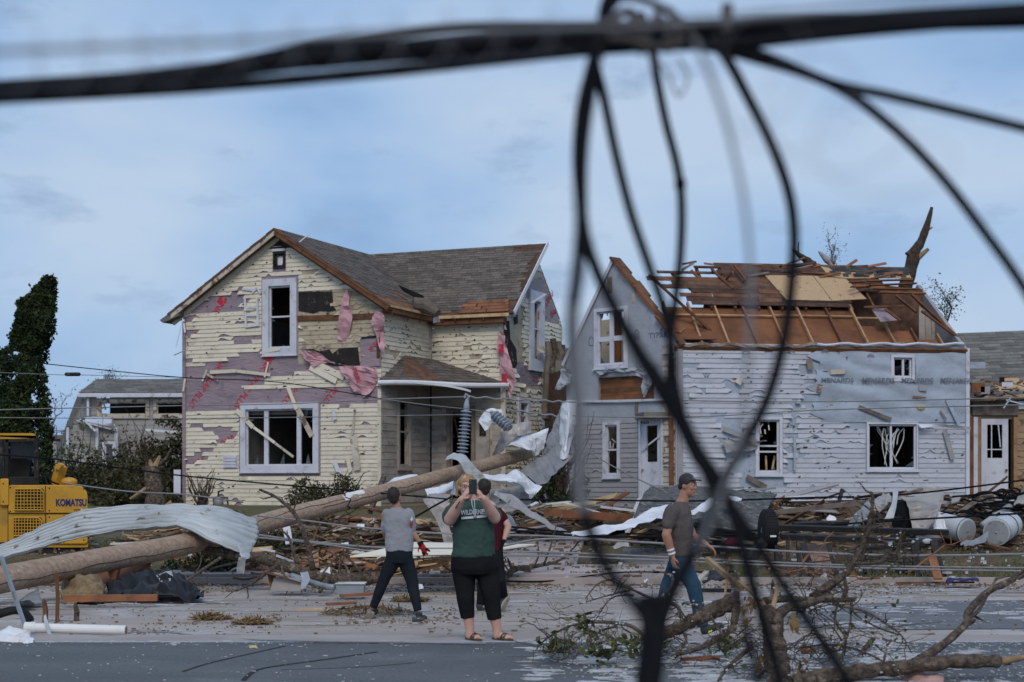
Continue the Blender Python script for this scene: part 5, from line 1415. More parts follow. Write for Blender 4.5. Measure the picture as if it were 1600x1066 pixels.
mb = MB(); mb.beam(q5(125, 613, .2), q5(136, 622, 0), .2, .14, up=(0, -1, 0)); mb.build('rake_trim', M['white_trim'], H5)
mb = MB(); mb.prism([q5(129, 618, .5), q5(136, 618, .3), q5(136, 730, .3), q5(98, 730, 2.2), q5(98, 702, 2.2)], (0, .1, 0)); mb.build('wall', M['far_siding'], H5)
mb = MB(); mb.beam(q5(138, 620, -.2), q5(138, 655, -.2), .1, .18); mb.build('corner_board', M['white_trim'], H5)
roof_plane(H5, q5(120, 656, -2.8), q5(182, 672, -2.8), q5(176, 652, -.3), q5(134, 650, -.3), M['grey_shingle'], M['white_trim'], seed=74, shingle=(.6, .25))
F6 = Fr(V(q5(114, 700, -2.4).xy.to_3d()), U5, N5)
w3 = F6.rect(164, 694, 177, 724)
mb = MB(); wall(mb, F6, 0, 1.9, .7, lambda u: F6.uz(150, 664)[1] - .12 * u, [w3]); mb.build('wall', M['far_siding'], H5)
siding(H5, F6, 0, 1.9, .9, F6.uz(150, 672)[1], None, .16, [casing(w3, .14)], [], M['far_siding'], seed=75, notch=.0)
window(H5, F6, w3, M['white_trim'], fw=.1, out=.05)
for x in (106, 152, 182):
 mb = MB(); mb.beam(q5(x, 668, -2.6), q5(x, 728, -2.6), .12, .14, up=(0, 1, 0)); mb.build('corner_board', M['white_trim'], H5)
mb = MB(); mb.beam(q5(129, 655, -2.9), q5(150, 674, -2.9), .06, .25, up=(0, -1, 0)); mb.build('loose_trim', M['white_metal'], H5)
mb = MB(); mb.beam(q5(228, 672, -2.7), q5(285, 676, -2.7), .3, .1); mb.build('awning', M['white_metal'], H5)
H6 = thing('red_barn', P(100, 742, 95), 'red brick wall seen in the gap beside the far grey house', 'building')
mb = MB(); mb.prism([P(70, 745, 95), P(112, 745, 95), P(112, 684, 95), P(70, 684, 95)], (0, 3, 0)); mb.build('wall', M['brick_red'], H6)
mb = MB(); mb.prism([P(68, 686, 94.8), P(113, 686, 94.8), P(113, 680, 94.8), P(68, 680, 94.8)], (0, 3.4, 0)); mb.build('roof', M['grey_shingle'], H6)
mb = MB(); mb.box(P(101, 708, 94.9), (.8, .1, .5)); mb.build('window', M['white_trim'], H6)
mb = MB(); mb.prism([P(75, 690, 75), P(90, 690, 75), P(90, 740, 75), P(75, 740, 75)], (0, 1.5, 0)); mb.build('annex', M['far_siding'], H5)
# ================================================================== trees, bushes
def leaf_cloud(mb, spots, size, rnd, tri=False):
 for c in spots:
  s = size * rnd.uniform(.6, 1.4)
  d = V((rnd.gauss(0, 1), rnd.gauss(0, 1), rnd.gauss(0, .8) + .3)).normalized()
  e = d.cross(V((rnd.gauss(0, 1), rnd.gauss(0, 1), rnd.gauss(0, 1)))).normalized()
  mb.cur = rnd.uniform(.55, 1.35)
  mb.poly([c - d * s * .5, c + e * s * .28, c + d * s * .5, c - e * s * .28])
def branch_pts(a, b, rnd, k=4, j=.08):
 L_ = (b - a).length
 return [a.lerp(b, i / k) + (V((rnd.gauss(0, 1), rnd.gauss(0, 1), rnd.gauss(0, 1))) * L_ * j if 0 < i < k else V()) for i in range(k + 1)]
def cypress(loc, label):
 t = thing('cypress_tree', loc, label, 'tree')
 rnd = random.Random(3); spots = []
 # outline of the ragged column: (height fraction row py, left px, right px)
 out = [(436, 66, 86), (450, 60, 87), (475, 53, 82), (490, 42, 79), (510, 28, 77), (530, 20, 74), (560, 3, 72), (585, -6, 74), (620, -12, 74), (650, -16, 78), (680, -20, 80), (720, -22, 80), (770, -22, 78)]
 d = loc[1]
 def lr(py):
  for (a, l0, r0), (b, l1, r1) in zip(out[:-1], out[1:]):
   if a <= py <= b:
    f = (py - a) / (b - a); return l0 + (l1 - l0) * f, r0 + (r1 - r0) * f
  return out[-1][1:]
 n = 0
 while n < 30000:
  py = rnd.uniform(436.5, 770); l, r = lr(py)
  x = rnd.uniform(l, r); hw = (r - l) / 2; c = (l + r) / 2
  f = (x - c) / hw
  depth = math.sqrt(max(0, 1 - f * f)) * hw / F * d * .8
  yy = -depth * (1 - .25 * rnd.random() ** 2) * rnd.choice((1, 1, 1, -1))
  p = P(x, py, d) + V((0, yy, 0))
  cl = mnoise.noise(p * 1.1) + .6 * mnoise.noise(p * 2.6)
  if cl < -.20: continue
  p += V((rnd.gauss(0, .05), 0, rnd.gauss(0, .05))) + V((f * .34 * cl, -.55 * cl, .10 * cl))
  spots.append(p); n += 1
 mb = MB(); leaf_cloud(mb, spots, .125, rnd); mb.build('crown', M['dark_leaf'], t)
 mb = MB(); mb.tube([P(30, 785, d), P(34, 640, d), P(55, 540, d), P(72, 450, d)], [.3, .22, .12, .04], 8); mb.build('trunk', M['dark_bark'], t)
cypress(P(35, 770, 48), 'tall dark ragged cypress leaning right behind the yellow digger')
def bush(loc, rx, ry, rz, n, mt, label, size=.10, name='bush', seed=1, stems=14, cat='bush', group=None, clump=-.25):
 t = thing(name, loc, label, cat, group)
 rnd = random.Random(seed); loc = V(loc)
 mb = MB(); spots = []
 while len(spots) < n:
  d = V((rnd.gauss(0, 1), rnd.gauss(0, 1), rnd.gauss(0, 1))).normalized() * rnd.random() ** .4
  p = loc + V((d.x * rx, d.y * ry, abs(d.z) * rz))
  cl = mnoise.noise(p * 1.7) + .5 * mnoise.noise(p * 4.1)
  if cl < clump + .3 * (d.length > .75): continue
  spots.append(p)
 leaf_cloud(mb, spots, size, rnd); mb.build('foliage', mt, t)
 mb = MB()
 for _ in range(stems):
  d = V((rnd.uniform(-1, 1) * rx, rnd.uniform(-1, 1) * ry, rnd.uniform(.5, 1.1) * rz))
  mb.tube(branch_pts(loc + d * .08 - V((0, 0, d.z * .08)), loc + d, rnd, 4, .06), [.03, .024, .018, .012, .006], 5)
 mb.build('stems', M['dark_bark'], t, kind='stuff')
 return t
g_ = lambda px, d: V(((px - 800) / F * d, d, gz(d) - .05))
bush(g_(60, 52), 3.2, 1.5, 1.5, 5200, M['dark_leaf'], 'low dark hedge behind the digger cab', .13, 'hedge', 2)
bush(g_(150, 50), 1.6, 1.2, 1.55, 3600, M['bush_leaf'], 'dark bush between the digger and the far grey house', .12, seed=3)
bush(g_(205, 46), 1.5, 1.2, 1.5, 3600, M['bush_leaf'], 'brown and green bush left of the snapped stump', .12, seed=4)
bush(g_(262, 52), 1.3, 1.0, 2.9, 4800, M['bush_leaf'], 'tall brown storm stripped bush against the left side of the cream house', .13, seed=5, stems=26)
bush(g_(205, 57), 1.7, 1.1, 2.9, 3000, M['bush_leaf'], 'straggly tall shrub in front of the far grey house windows', .13, seed=6, stems=26, clump=.0)
bush(g_(120, 58), 1.2, 1.0, 3.1, 900, M['leaf'], 'thin green sapling in front of the far grey house gable', .13, 'sapling', seed=7, stems=14, clump=.12)
bush(g_(512, 42.4), 1.25, .7, 1.02, 4200, M['bush_leaf'], 'dark shrub under the right end of the cream house front', .085, seed=8, stems=24)
bush(g_(315, 43.3), .45, .3, 1.0, 130, M['dry_leaf'], 'bare brown stalks at the left corner of the cream house', .05, 'dead_plant', 9, 22, 'plant')
bush(g_(410, 31), 1.1, .8, .62, 2600, M['bush_leaf'], 'crushed dark shrub below the bent roofing sheet on the pole', .08, seed=10, stems=20)
bush(g_(470, 33), 1.3, .8, .75, 2200, M['bush_leaf'], 'flattened brown shrub behind the fallen pole', .08, seed=12, stems=30)
bush(g_(330, 27.9), .9, .5, .62, 2200, M['dark_leaf'], 'dark squashed shrub right under the leaning pole', .06, seed=13, stems=10)
bush(g_(868, 41), 1.0, .8, 2.6, 2400, M['dark_leaf'], 'dark torn shrub in the gap between the cream house and the grey gable', .1, seed=14, stems=34, clump=.02)
bush(g_(30, 33.5), 1.2, .8, .62, 900, M['bush_leaf'], 'weeds under the tracks of the digger', .07, seed=15, stems=10)
def bare_tree(loc, name, label, h, rnd_seed, spread=.5, leaves=0, mt='bark', lm='leaf', r0=.06, lean=(0, 0), levels=3, lsize=.1):
 t = thing(name, loc, label, 'tree')
 rnd = random.Random(rnd_seed); loc = V(loc); mb = MB(); tips = []
 def grow(a, d, ln, r, lv, target):
  b = a + d * ln
  p = branch_pts(a, b, rnd, 4, .05)
  target.tube(p, [r, r * .85, r * .7, r * .55, r * .4], 6 if lv else 8)
  for q_ in p[2:]: tips.append((q_, lv))
  if lv >= levels: return
  for k in range(rnd.choice((3, 4, 5))):
   s = p[rnd.choice((1, 2, 3, 4))]
   nd = (d + V((rnd.gauss(0, 1), rnd.gauss(0, .7), rnd.gauss(0, .4))) * spread).normalized()
   grow(s, nd, ln * rnd.uniform(.45, .75), r * .45, lv + 1, limbs)
 limbs = MB()
 grow(loc, V((lean[0], lean[1], 1)).normalized(), h * .55, r0, 0, mb)
 mb.build('trunk', M[mt], t); limbs.build('crown', M[mt], t)
 if leaves:
  sp_ = [q_ + V((rnd.gauss(0, .16), rnd.gauss(0, .16), rnd.gauss(0, .13))) for q_, lv in tips if lv >= 1 for _ in range(leaves)]
  m2 = MB(); leaf_cloud(m2, sp_, lsize, rnd); m2.build('foliage', M[lm], t)
 return t
bare_tree(P(1490, 545, 52), 'sapling', 'thin young tree with sparse green leaves behind the right end of the stripped roof', 3.0, 5, .55, 2, r0=.05, lean=(-.12, 0), levels=3, lsize=.085)
bare_tree(P(1300, 440, 56), 'bare_tree', 'leafless treetop poking over the stripped roof ridge', 1.5, 8, .3, 1, r0=.05, lsize=.06)
bare_tree(P(80, 770, 70), 'bare_tree', 'bare crooked tree right of the cypress', 5.2, 10, .55, 1, r0=.12, lsize=.12)
bare_tree(P(165, 640, 84), 'bare_tree', 'wispy treetop above the far grey house roof', 2.2, 12, .4, 2, r0=.05, lsize=.1)
# snapped trees
def snapped(name, label, pts, radii, mt, splits, cat='tree', tipmat='raw_wood'):
 t = thing(name, pts[0], label, cat)
 q = catmull([V(p) for p in pts], 4); k = len(q)
 rr = np.interp(np.linspace(0, 1, k), np.linspace(0, 1, len(radii)), radii)
 rnd = random.Random(len(name) + k)
 mb = MB(); mb.tube(q, [r * rnd.uniform(.9, 1.12) for r in rr], 10); mb.build('trunk', M[mt], t)
 for (p, r0, r1) in splits:
  qq = catmull([V(x) for x in p], 3); m2 = MB(); m2.tube(qq, list(np.linspace(r0, r1, len(qq))), 7); m2.build('limb', M[tipmat] if len(p) == 2 else M[mt], t)
 return t
D = 50
snapped('snapped_tree', 'dark snapped trunk jutting above the right end of the stripped roof', [P(1414, 450, D), P(1426, 408, D), P(1428, 395, D), P(1439, 378, D), P(1449, 350, D), P(1456, 324, D)], [.21, .2, .17, .13, .10, .045], 'dark_bark',
  [([P(1432, 405, D), P(1451, 389, D - .1)], .11, .05), ([P(1449, 360, D), P(1457, 355, D)], .05, .02), ([P(1420, 400, D), P(1423, 396, D), P(1424, 392, D)], .16, .1)])
snapped('snapped_limb', 'broken dark limb lying over the stripped roof ridge', [P(1272, 417, 46), P(1262, 408, 46), P(1250, 400, 45.8), P(1239, 390, 45.6)], [.12, .11, .08, .03], 'dark_bark', [([P(1248, 398, 45.8), P(1247, 388, 45.8), P(1248, 378, 45.8)], .03, .012)], 'branch')
snapped('snapped_board', 'pale splintered board standing over the stripped roof ridge', [P(1300, 416, 46), P(1290, 404, 46), P(1279, 393, 46)], [.05, .1, .02], 'grey_siding', [([P(1304, 412, 46), P(1284, 396, 46)], .04, .02)], 'board', 'brown_wood')
D = 39
t = snapped('tree_stump', 'thick snapped stump with splintered top left of the cream house', [P(243, 792, D), P(241, 765, D), P(238, 740, D), P(238, 728, D)], [.24, .2, .19, .17], 'bark',
   [([P(229, 762, D - .1), P(228, 740, D - .1), P(230, 722, D - .1)], .05, .03), ([P(236, 730, D), P(234, 718, D)], .1, .02), ([P(242, 730, D), P(250, 712, D)], .09, .03), ([P(228, 763, D - .1), P(203, 780, D - .3)], .045, .03), ([P(244, 728, D), P(258, 718, D), P(268, 700, D)], .05, .015)])
D = 48
t = thing('dead_tree', P(870, 640, D), 'rough grey trunk leaning between the cream house and the grey gable', 'tree')
for i, (x0, x1) in enumerate(((-12, -16), (-4, -6), (4, 3), (11, 12), (17, 20))):
 mb = MB(); mb.tube(branch_pts(P(868 + x0, 529 + abs(i - 1) * 5, D), P(868 + x1, 655, D), random.Random(i), 6, .02), [.09, .11, .12, .12, .12, .12, .1], 7); mb.build('trunk' if i == 2 else 'bark_strip', M['bark'] if i % 2 else M['grey_wood'], t)
mb = MB(); mb.prism([P(852, 640, D), P(886, 640, D), P(890, 760, D), P(850, 760, D)], (0, .4, 0)); mb.build('root_mass', M['dark_bark'], t)
# ================================================================== the yellow digger
D = 31.0
X = thing('excavator', (P(60, 850, D).x, D, gz(D)), 'yellow excavator with a caged engine grille parked at the left edge', 'excavator')
e = lambda x, y, dd=0: P(x, y, D + dd)
YEL = M['yellow_paint']
def rbox(x0, y0, x1, y1, dd0, depth, mt, name, parent, r=.06, tl=None, tr=None, **k):
 """rounded panel between two spots of the photograph, with real depth"""
 a, b = e(x0, y0, dd0), e(x1, y1, dd0)
 pts = []
 for cx, cz, t0, rr in ((b.x, a.z, 0, tr or r), (a.x, a.z, 90, tl or r), (a.x, b.z, 180, r), (b.x, b.z, 270, r)):
  sx = -1 if t0 in (0, 270) else 1; sz = -1 if t0 in (0, 90) else 1
  for q_ in range(5):
   th = R(t0 + q_ * 22.5)
   pts.append(V((cx + sx * rr + math.cos(th) * rr, a.y, cz + sz * rr + math.sin(th) * rr)))
 mb = MB(); mb.prism(pts, (-.31 * depth, depth, 0))
 o = mb.build(name, mt, parent, **k)
 bv = o.modifiers.new('edge', 'BEVEL'); bv.width = .015; bv.segments = 2; bv.limit_method = 'ANGLE'
 return o
body = rbox(13, 758, 137, 802, 0, 2.1, YEL, 'engine_hood', X, .05, tr=.22)
low = rbox(13, 803, 74, 846, .02, 2.1, YEL, 'lower_panel', X, .03)
cw = rbox(73, 803, 137, 850, .0, 2.1, YEL, 'counterweight', X, .06)
rbox(-60, 760, 12.4, 848, .06, 2.0, YEL, 'side_panel', X, .05)
rbox(0, 748, 13.5, 790, -.03, .3, YEL, 'cab_corner', X, .03)
for (x0, y0, x1, y1, nv, nh) in ((22, 763, 69, 798, 8, 6), (20, 808, 66, 838, 9, 5)):
 gfr = rbox(x0, y0, x1, y1, -.012, .03, M['felt'], 'grille', X, .06)
 mb = MB()
 mb.tube([e(x0 + 1, y0 + 3, -.03), e(x0 + 3, y0 + 1, -.03), e(x1 - 6, y0 + 1, -.03), e(x1 - 1, y0 + 6, -.03), e(x1 - 1, y1 - 1, -.03), e(x0 + 1, y1 - 1, -.03), e(x0 + 1, y0 + 3, -.03)], .018, 6)
 mb.build('grille_frame', YEL, gfr)
 for k in range(nh):
  yy = y0 + (k + 1) * (y1 - y0) / (nh + 1)
  mb = MB(); mb.tube([e(x0 + 1, yy, -.03), e(x1 - 1.5, yy, -.03)], .010, 5); mb.build('grille_bar', YEL, gfr)
 for k in range(nv):
  xx = x0 + (k + 1) * (x1 - x0) / (nv + 1)
  mb = MB(); mb.tube([e(xx, y0 + 2, -.035), e(xx, y1 - 1.5, -.035)], .010, 5); mb.build('grille_bar', YEL, gfr)
mb = MB(); lettering(mb, 'KOMATSU', e(87, 790.5, -.006), (1, 0, 0), (0, 0, 1), .185, .045, width=.69); mb.build('lettering', M['blue_print'], body)
mb = MB(); lettering(mb, 'PC88', e(116, 799, -.006), (1, 0, 0), (0, 0, 1), .06, .02); mb.build('lettering', M['felt'], body)
mb = MB(); mb.prism([e(124.5, 799.5, -.005), e(129, 799.5, -.005), e(129, 795.5, -.005), e(124.5, 795.5, -.005)], (0, .003, 0)); mb.build('sticker', M['white_cloth'], body)
for (p, q_) in (((71, 759), (71, 846)), ((73, 803), (136, 803)), ((100, 805), (100, 848)), ((14, 803), (72, 803))):
 mb = MB(); mb.beam(e(*p, -.004), e(*q_, -.004), .012, .008, up=(0, 1, 0)); mb.build('panel_gap', M['felt'], X)
for (x, y) in ((77, 763), (77, 798), (131, 764), (77, 808), (131, 808), (131, 844), (77, 844), (16, 762), (16, 799), (5, 756), (5, 784)):
 mb = MB(); mb.ell(e(x, y, -.004 if x > 10 else -.035), .016, .008, .016, 8, 4); mb.build('bolt', M['steel_black'], X)
mb = MB(); mb.tube(catmull([e(58, 752, .2), e(70, 740, .1), e(80, 752, .2), e(92, 757, .4)], 5), .018, 6); mb.build('hose', M['black_rubber'], X)
# cab: roof, posts, missing panes
cab = rbox(-70, 677, 57, 686, .1, 1.5, YEL, 'cab_roof', X, .05, tr=.09)
for (x, y0, y1, dd, w_, m_) in ((10, 686, 752, .12, .07, 'steel_black'), (56, 686, 748, .12, .08, 'steel_black'), (10, 686, 752, 1.45, .07, 'steel_black'), (56, 686, 748, 1.45, .08, 'steel_black')):
 mb = MB(); mb.beam(e(x, y0, dd), e(x + (0 if x < 30 else 1.5), y1, dd), .08, w_, up=(0, 1, 0)); mb.build('cab_post', M[m_], X)
mb = MB(); mb.beam(e(10, 689, .12), e(56, 687, .12), .07, .06); mb.build('window_rail', M['steel_black'], X)
rbox(10, 745, 60, 758, .1, 1.5, M['steel_black'], 'cab_sill', X, .03)
mb = MB()
rnd = random.Random(2)
for k in range(16):
 x = rnd.choice((12, 54)) + rnd.uniform(-1, 1); y = rnd.uniform(690, 742); s = rnd.uniform(2, 7)
 mb.prism([e(x, y, .13), e(x + (s if x < 30 else -s), y + rnd.uniform(-3, 3), .13), e(x, y + rnd.uniform(3, 8), .13)], (0, .006, 0))
mb.build('broken_glass', M['glass'], X, kind='stuff')
rbox(14, 716, 46, 748, .7, .4, M['dark_interior'], 'seat', X, .08)
mb = MB(); mb.prism([e(-20, 690, 1.5), e(56, 690, 1.5), e(56, 750, 1.5), e(-20, 750, 1.5)], (0, .02, 0)); mb.build('rear_pane', M['glass'], X)
rbox(-9, 686, 4, 748, -.02, .05, M['steel_black'], 'cab_door', X, .04)
rbox(-8, 773, 4, 788, -.0, .03, M['felt'], 'handle_recess', X, .02)
# exhaust, mirror bracket, lamp
mb = MB(); mb.beam(e(88, 757, .9), e(96, 728, .8), .18, .16); mb.beam(e(97, 731, .8), e(91, 727, .8), .26, .12); mb.build('exhaust', YEL, X)
mb = MB(); mb.ell(e(108, 753, .5), .17, .12, .09, 12, 8); mb.build('filler_cap', YEL, X, smooth=True)
mb = MB(); mb.tube([e(60, 757, .1), e(61, 745, .1), e(70, 745, .1), e(74, 757, .1)], .012, 6); mb.tube([e(80, 756, .3), e(79, 742, .3), e(85, 735, .3)], .012, 6); mb.build('handrail', M['steel_black'], X)
# undercarriage
for sd in (.1, 1.4):
 mb = MB()
 a = e(-50, 862, sd); b = e(98, 862, sd); pr_ = []
 for th in range(90, 271, 20): pr_.append(a + V((math.cos(R(th)) * .24, 0, math.sin(R(th)) * .24)))
 for th in range(-90, 91, 20): pr_.append(b + V((math.cos(R(th)) * .24, 0, math.sin(R(th)) * .24)))
 mb.prism(pr_, (0, .45, 0)); tr_ = mb.build('track', M['steel_black'], X)
 for i in range(len(pr_)):
  p, q_ = pr_[i], pr_[(i + 1) % len(pr_)]
  nseg = max(1, int((q_ - p).length / .14))
  for j in range(nseg):
   c = p.lerp(q_, (j + .5) / nseg); mb = MB(); tt = (q_ - p).normalized(); mb.box(c + V((0, .225, 0)) + V((-tt.z, 0, tt.x)) * -.015, (.11, .47, .03), (tt, V((0, 1, 0)), V((-tt.z, 0, tt.x)))); mb.build('track_shoe', M['steel_black'], tr_)
mb = MB(); mb.tube([e(30, 852, .9), e(30, 846, .9)], .55, 16); mb.build('slew_ring', M['steel_black'], X)
rbox(60, 848, 138, 856, .05, .35, YEL, 'blade', X, .03)
# ================================================================== the fallen pole and what lies over it
def solo(mb, name, mt, label, cat, group=None, smooth=False):
 o = mb.build(name, mt, None, smooth=smooth)
 tag(o, label, cat, group)
 return o
LMK = [('the galvanised tub', 547, 920), ('the drawer box', 445, 910), ('the fallen log', 380, 865), ('the slanting post', 588, 775), ('the grey shirted man', 622, 860), ('the woman', 740, 860), ('the long timber', 900, 805), ('the beige metal strip', 840, 810),
       ('the grey gable door', 1018, 775), ('the roof slab', 1100, 800), ('the front trailer tyre', 1200, 830), ('the rear trailer tyre', 1411, 810), ('the trailer rails', 1300, 830), ('the tall window', 1200, 760), ('the wide window', 1393, 760), ('the small pale tank', 1495, 830), ('the big pale tank', 1580, 830), ('the tan house door', 1550, 780), ('the straw lump', 130, 915), ('the black tarp', 240, 910), ('the white pipe', 60, 950), ('the plywood sheet', 690, 875)]
SAME = {}
def scattered(mb, name, mt, what, cat, group, mid, size):
 """a loose piece, described by its look and the landmark it lies beside"""
 px, py = 800 + mid.x / mid.y * F, HOR + (HC - mid.z) / mid.y * F
 n, x, y = min(LMK, key=lambda l: (l[1] - px) ** 2 + 2 * (l[2] - py) ** 2)
 o = solo(mb, name, mt, '%s %s %s' % (size, what, ('left of ' if px < x - 14 else 'right of ' if px > x + 14 else 'above ' if py < y else 'below ') + n), cat, group)
 SAME.setdefault(o['label'], []).append((px, o))
 return o
def tell_apart():
 for lab, os_ in SAME.items():
  if len(os_) > 1:
   for k, (_, o) in enumerate(sorted(os_, key=lambda t: t[0])):
    o['label'] = lab + ', ' + (['first', 'second', 'third', 'fourth', 'fifth', 'sixth', 'seventh', 'eighth', 'ninth'] + ['next'] * 30)[k] + ' from the left'
t = thing('utility_pole', P(100, 890, 23), 'huge fallen wooden utility pole lying on a slant across the lawn', 'utility pole')
cl = [P(-120, 926, 21.6), P(0, 906, 22.6), P(150, 877, 24.2), P(300, 848, 26), P(446, 808, 28), P(580, 774, 30), P(700, 742, 31.8), P(826, 708, 34)]
q = catmull(cl, 8); k = len(q)
rr = [.212 - .085 * i / (k - 1) for i in range(k)]
mb = MB(); mb.tube(q, rr, 24); mb.build('shaft', M['pole_wood'], t, smooth=True)
mb = MB()
def on_pole(f, ang, lift=1.0):
 i = f * (k - 1); j = min(int(i), k - 2); c = q[j].lerp(q[j + 1], i - j); d = (q[j + 1] - q[j]).normalized()
 s_ = d.cross(V((0, 0, 1))).normalized(); u_ = s_.cross(d)
 return c + (s_ * math.cos(R(ang)) + u_ * math.sin(R(ang))) * (rr[j] * lift)
for (f0, f1, a0) in ((.08, .42, -10), (.45, .66, 35), (.62, .8, 8)):
 pp = [on_pole(f0 + (f1 - f0) * i / 40, a0 + 3 * math.sin(i * .9) + 3 * math.sin(i * .31), 1.001) for i in range(41)]
 mb.tube(pp, .006, 5)
mb.build('drying_crack', M['dark_bark'], t, kind='stuff')
for f in (.485, .665):
 mb = MB(); mb.tube([on_pole(f + .004 * math.sin(a * .1), a, 1.02) for a in range(-60, 200, 20)], .012, 6); mb.build('wire_wrap', M['cable_black'], t)
mb = MB(); mb.grid(surf([[on_pole(.66 + .018 * i, a, 1.02) for a in (20, 50, 80, 110)] for i in range(3)], 3, 3, rough=.02), .006); mb.build('torn_label', M['white_cloth'], t)
def insulator(a, b, n, r, label):
 t = thing('insulator', b, label, 'insulator')
 a, b = V(a), V(b); d = (b - a)
 mb = MB(); mb.tube([a, b], r * .42, 10); mb.build('core', M['porcelain'], t, smooth=True)
 for i in range(n):
  f = .12 + .8 * i / (n - 1)
  c = a + d * f; h = d * (.8 / n)
  mb = MB(); mb.tube([c - h * .35, c - h * .1, c + h * .12, c + h * .3], [r * .45, r * (.88 + .12 * (i % 2)), r * (.92 + .08 * (i % 2)), r * .48], 16); mb.build('shed', M['porcelain'], t, smooth=True)
 mb = MB(); mb.tube([a - d * .12, a, a + d * .06], [r * .3, r * .5, r * .5], 10); mb.build('cap', M['galv'], t)
 mb = MB(); mb.tube([b - d * .02, b + d * .06], [r * .6, r * .7], 10); mb.build('base', M['galv'], t)
 return t
insulator(P(729, 634, 31.6), P(722, 712, 31.6), 12, .12, 'tall upright grey ribbed insulator standing on the fallen pole')
insulator(P(770, 646, 32.6), P(795, 668, 32.4), 6, .12, 'short tilted grey ribbed insulator caught in crumpled metal')
mb = MB(); mb.tube([P(726, 622, 31.6), P(728, 616, 31.6), P(733, 620, 31.6), P(729, 626, 31.6)], .03, 8); solo(mb, 'wire_clamp', M['galv'], 'small metal clamp holding a cable on top of the upright insulator', 'clamp')
def sheet(name, rows, mt, label, cat='metal sheet', ku=5, kv=5, rough=.04, seed=0, t=.006, group=None, corr=None, axis=0, ripple=0, fr=8, smooth=None):
 mb = MB()
 mb.grid(surf([[P(*p) for p in r] for r in rows], ku, kv, ripple, fr, axis, rough, seed, corr), t)
 return solo(mb, name, M[mt], label, cat, group, smooth=name not in ('metal_sheet', 'metal_strap', 'metal_tag') if smooth is None else smooth)
sheet('roofing_sheet', [[(-60, 868, 26.3), (0, 849, 26.3), (55, 826, 26.4), (120, 799, 26.5), (200, 788, 26.6), (290, 788, 26.6), (355, 794, 26.8), (402, 810, 27.1)],
      [(-60, 876, 26.2), (0, 857, 26.2), (55, 837, 26.3), (120, 812, 26.35), (200, 800, 26.4), (290, 797, 26.3), (352, 806, 26.4), (404, 826, 26.8)],
      [(-60, 883, 26.1), (0, 864, 26.1), (55, 846, 26.2), (120, 824, 26.2), (200, 813, 26.2), (285, 808, 26.0), (345, 822, 26.0), (402, 844, 26.4)],
      [(-60, 890, 26.0), (0, 872, 26.0), (55, 855, 26.1), (120, 840, 26.1), (200, 826, 26.0), (275, 821, 25.75), (335, 845, 25.6), (386, 868, 25.8)]], 'sheet_metal',
      'long rusty white corrugated roofing sheet draped over the fallen pole', ku=9, kv=20, rough=.03, corr=(.075, 7), axis=0, t=.008, smooth=True)
sheet('roofing_strip', [[(372, 850, 25.5), (398, 846, 26)], [(376, 865, 25.4), (394, 862, 25.7)], [(380, 876, 25.2), (390, 872, 25.4)]], 'sheet_metal', 'short torn end of the roofing sheet hanging below the pole', corr=(.02, 3))
sheet('metal_tag', [[(373, 871, 24.9), (384, 871, 24.9)], [(370, 884, 24.9), (383, 884, 24.9)], [(369, 896, 24.9), (381, 897, 24.9)]], 'grey_metal', 'small grey metal flap dangling under the roofing sheet')
sheet('metal_strap', [[(695, 718, 31), (702, 710, 31.2), (712, 708, 31.3)], [(712, 718, 30.9), (722, 715, 31.0), (728, 712, 31.1)], [(728, 735, 30.8), (738, 732, 30.9), (746, 728, 31)], [(742, 752, 30.8), (752, 748, 30.9), (760, 745, 31)], [(752, 768, 30.8), (762, 764, 30.9), (770, 760, 31)]], 'sheet_metal', 'pale blue folded metal strap bent over the pole beside the insulator', rough=.06)
sheet('metal_sheet', [[(877, 629, 33), (888, 625, 32.8), (902, 625, 32.9)], [(875, 655, 33), (887, 655, 32.6), (901, 656, 32.8)], [(873, 690, 32.9), (884, 690, 32.5), (896, 690, 32.7)], [(873, 716, 32.7), (880, 718, 32.4), (887, 715, 32.5)]], 'white_metal', 'white upright end of the twisted metal sheet standing above the pole tip', rough=.04)
sheet('metal_sheet', [[(876, 634, 33.4), (879, 632, 33.1)], [(864, 662, 33.6), (876, 664, 33.1)], [(852, 690, 33.6), (874, 692, 32.9)], [(846, 712, 33.5), (872, 716, 32.6)]], 'grey_metal', 'dark grey inner face of the twisted metal sheet above the pole tip', rough=.05, seed=4)
sheet('metal_sheet', [[(872, 690, 32.8), (890, 712, 32.4)], [(850, 710, 33), (876, 732, 32.3)], [(830, 724, 33), (858, 748, 32.2)], [(812, 734, 33), (842, 758, 32.2)]], 'grey_metal', 'grey curved metal sheet sweeping down right of the pole tip', rough=.06, seed=7)
sheet('metal_sheet', [[(784, 699, 33.4), (800, 688, 33.5), (828, 676, 33.7), (858, 668, 33.9)], [(800, 694, 33.0), (812, 690, 33.0), (832, 684, 33.3), (856, 682, 33.8)], [(822, 702, 32.8), (830, 706, 32.8), (838, 712, 33), (850, 704, 33.6)]], 'white_metal', 'white crumpled metal sheet wrapped round the tip of the pole', rough=.07, seed=9)
sheet('metal_sheet', [[(752, 740, 31.6), (780, 740, 31.5), (806, 735, 31.6), (820, 742, 31.9), (846, 762, 32)], [(758, 748, 31.2), (782, 750, 31.0), (805, 750, 31.0), (826, 756, 31.4), (842, 768, 31.6)], [(770, 756, 31.2), (790, 758, 31.1), (810, 762, 31.2), (826, 770, 31.3), (833, 782, 31.4)]], 'white_metal', 'white folded metal sheet under the pole right of the woman', rough=.07, seed=11)
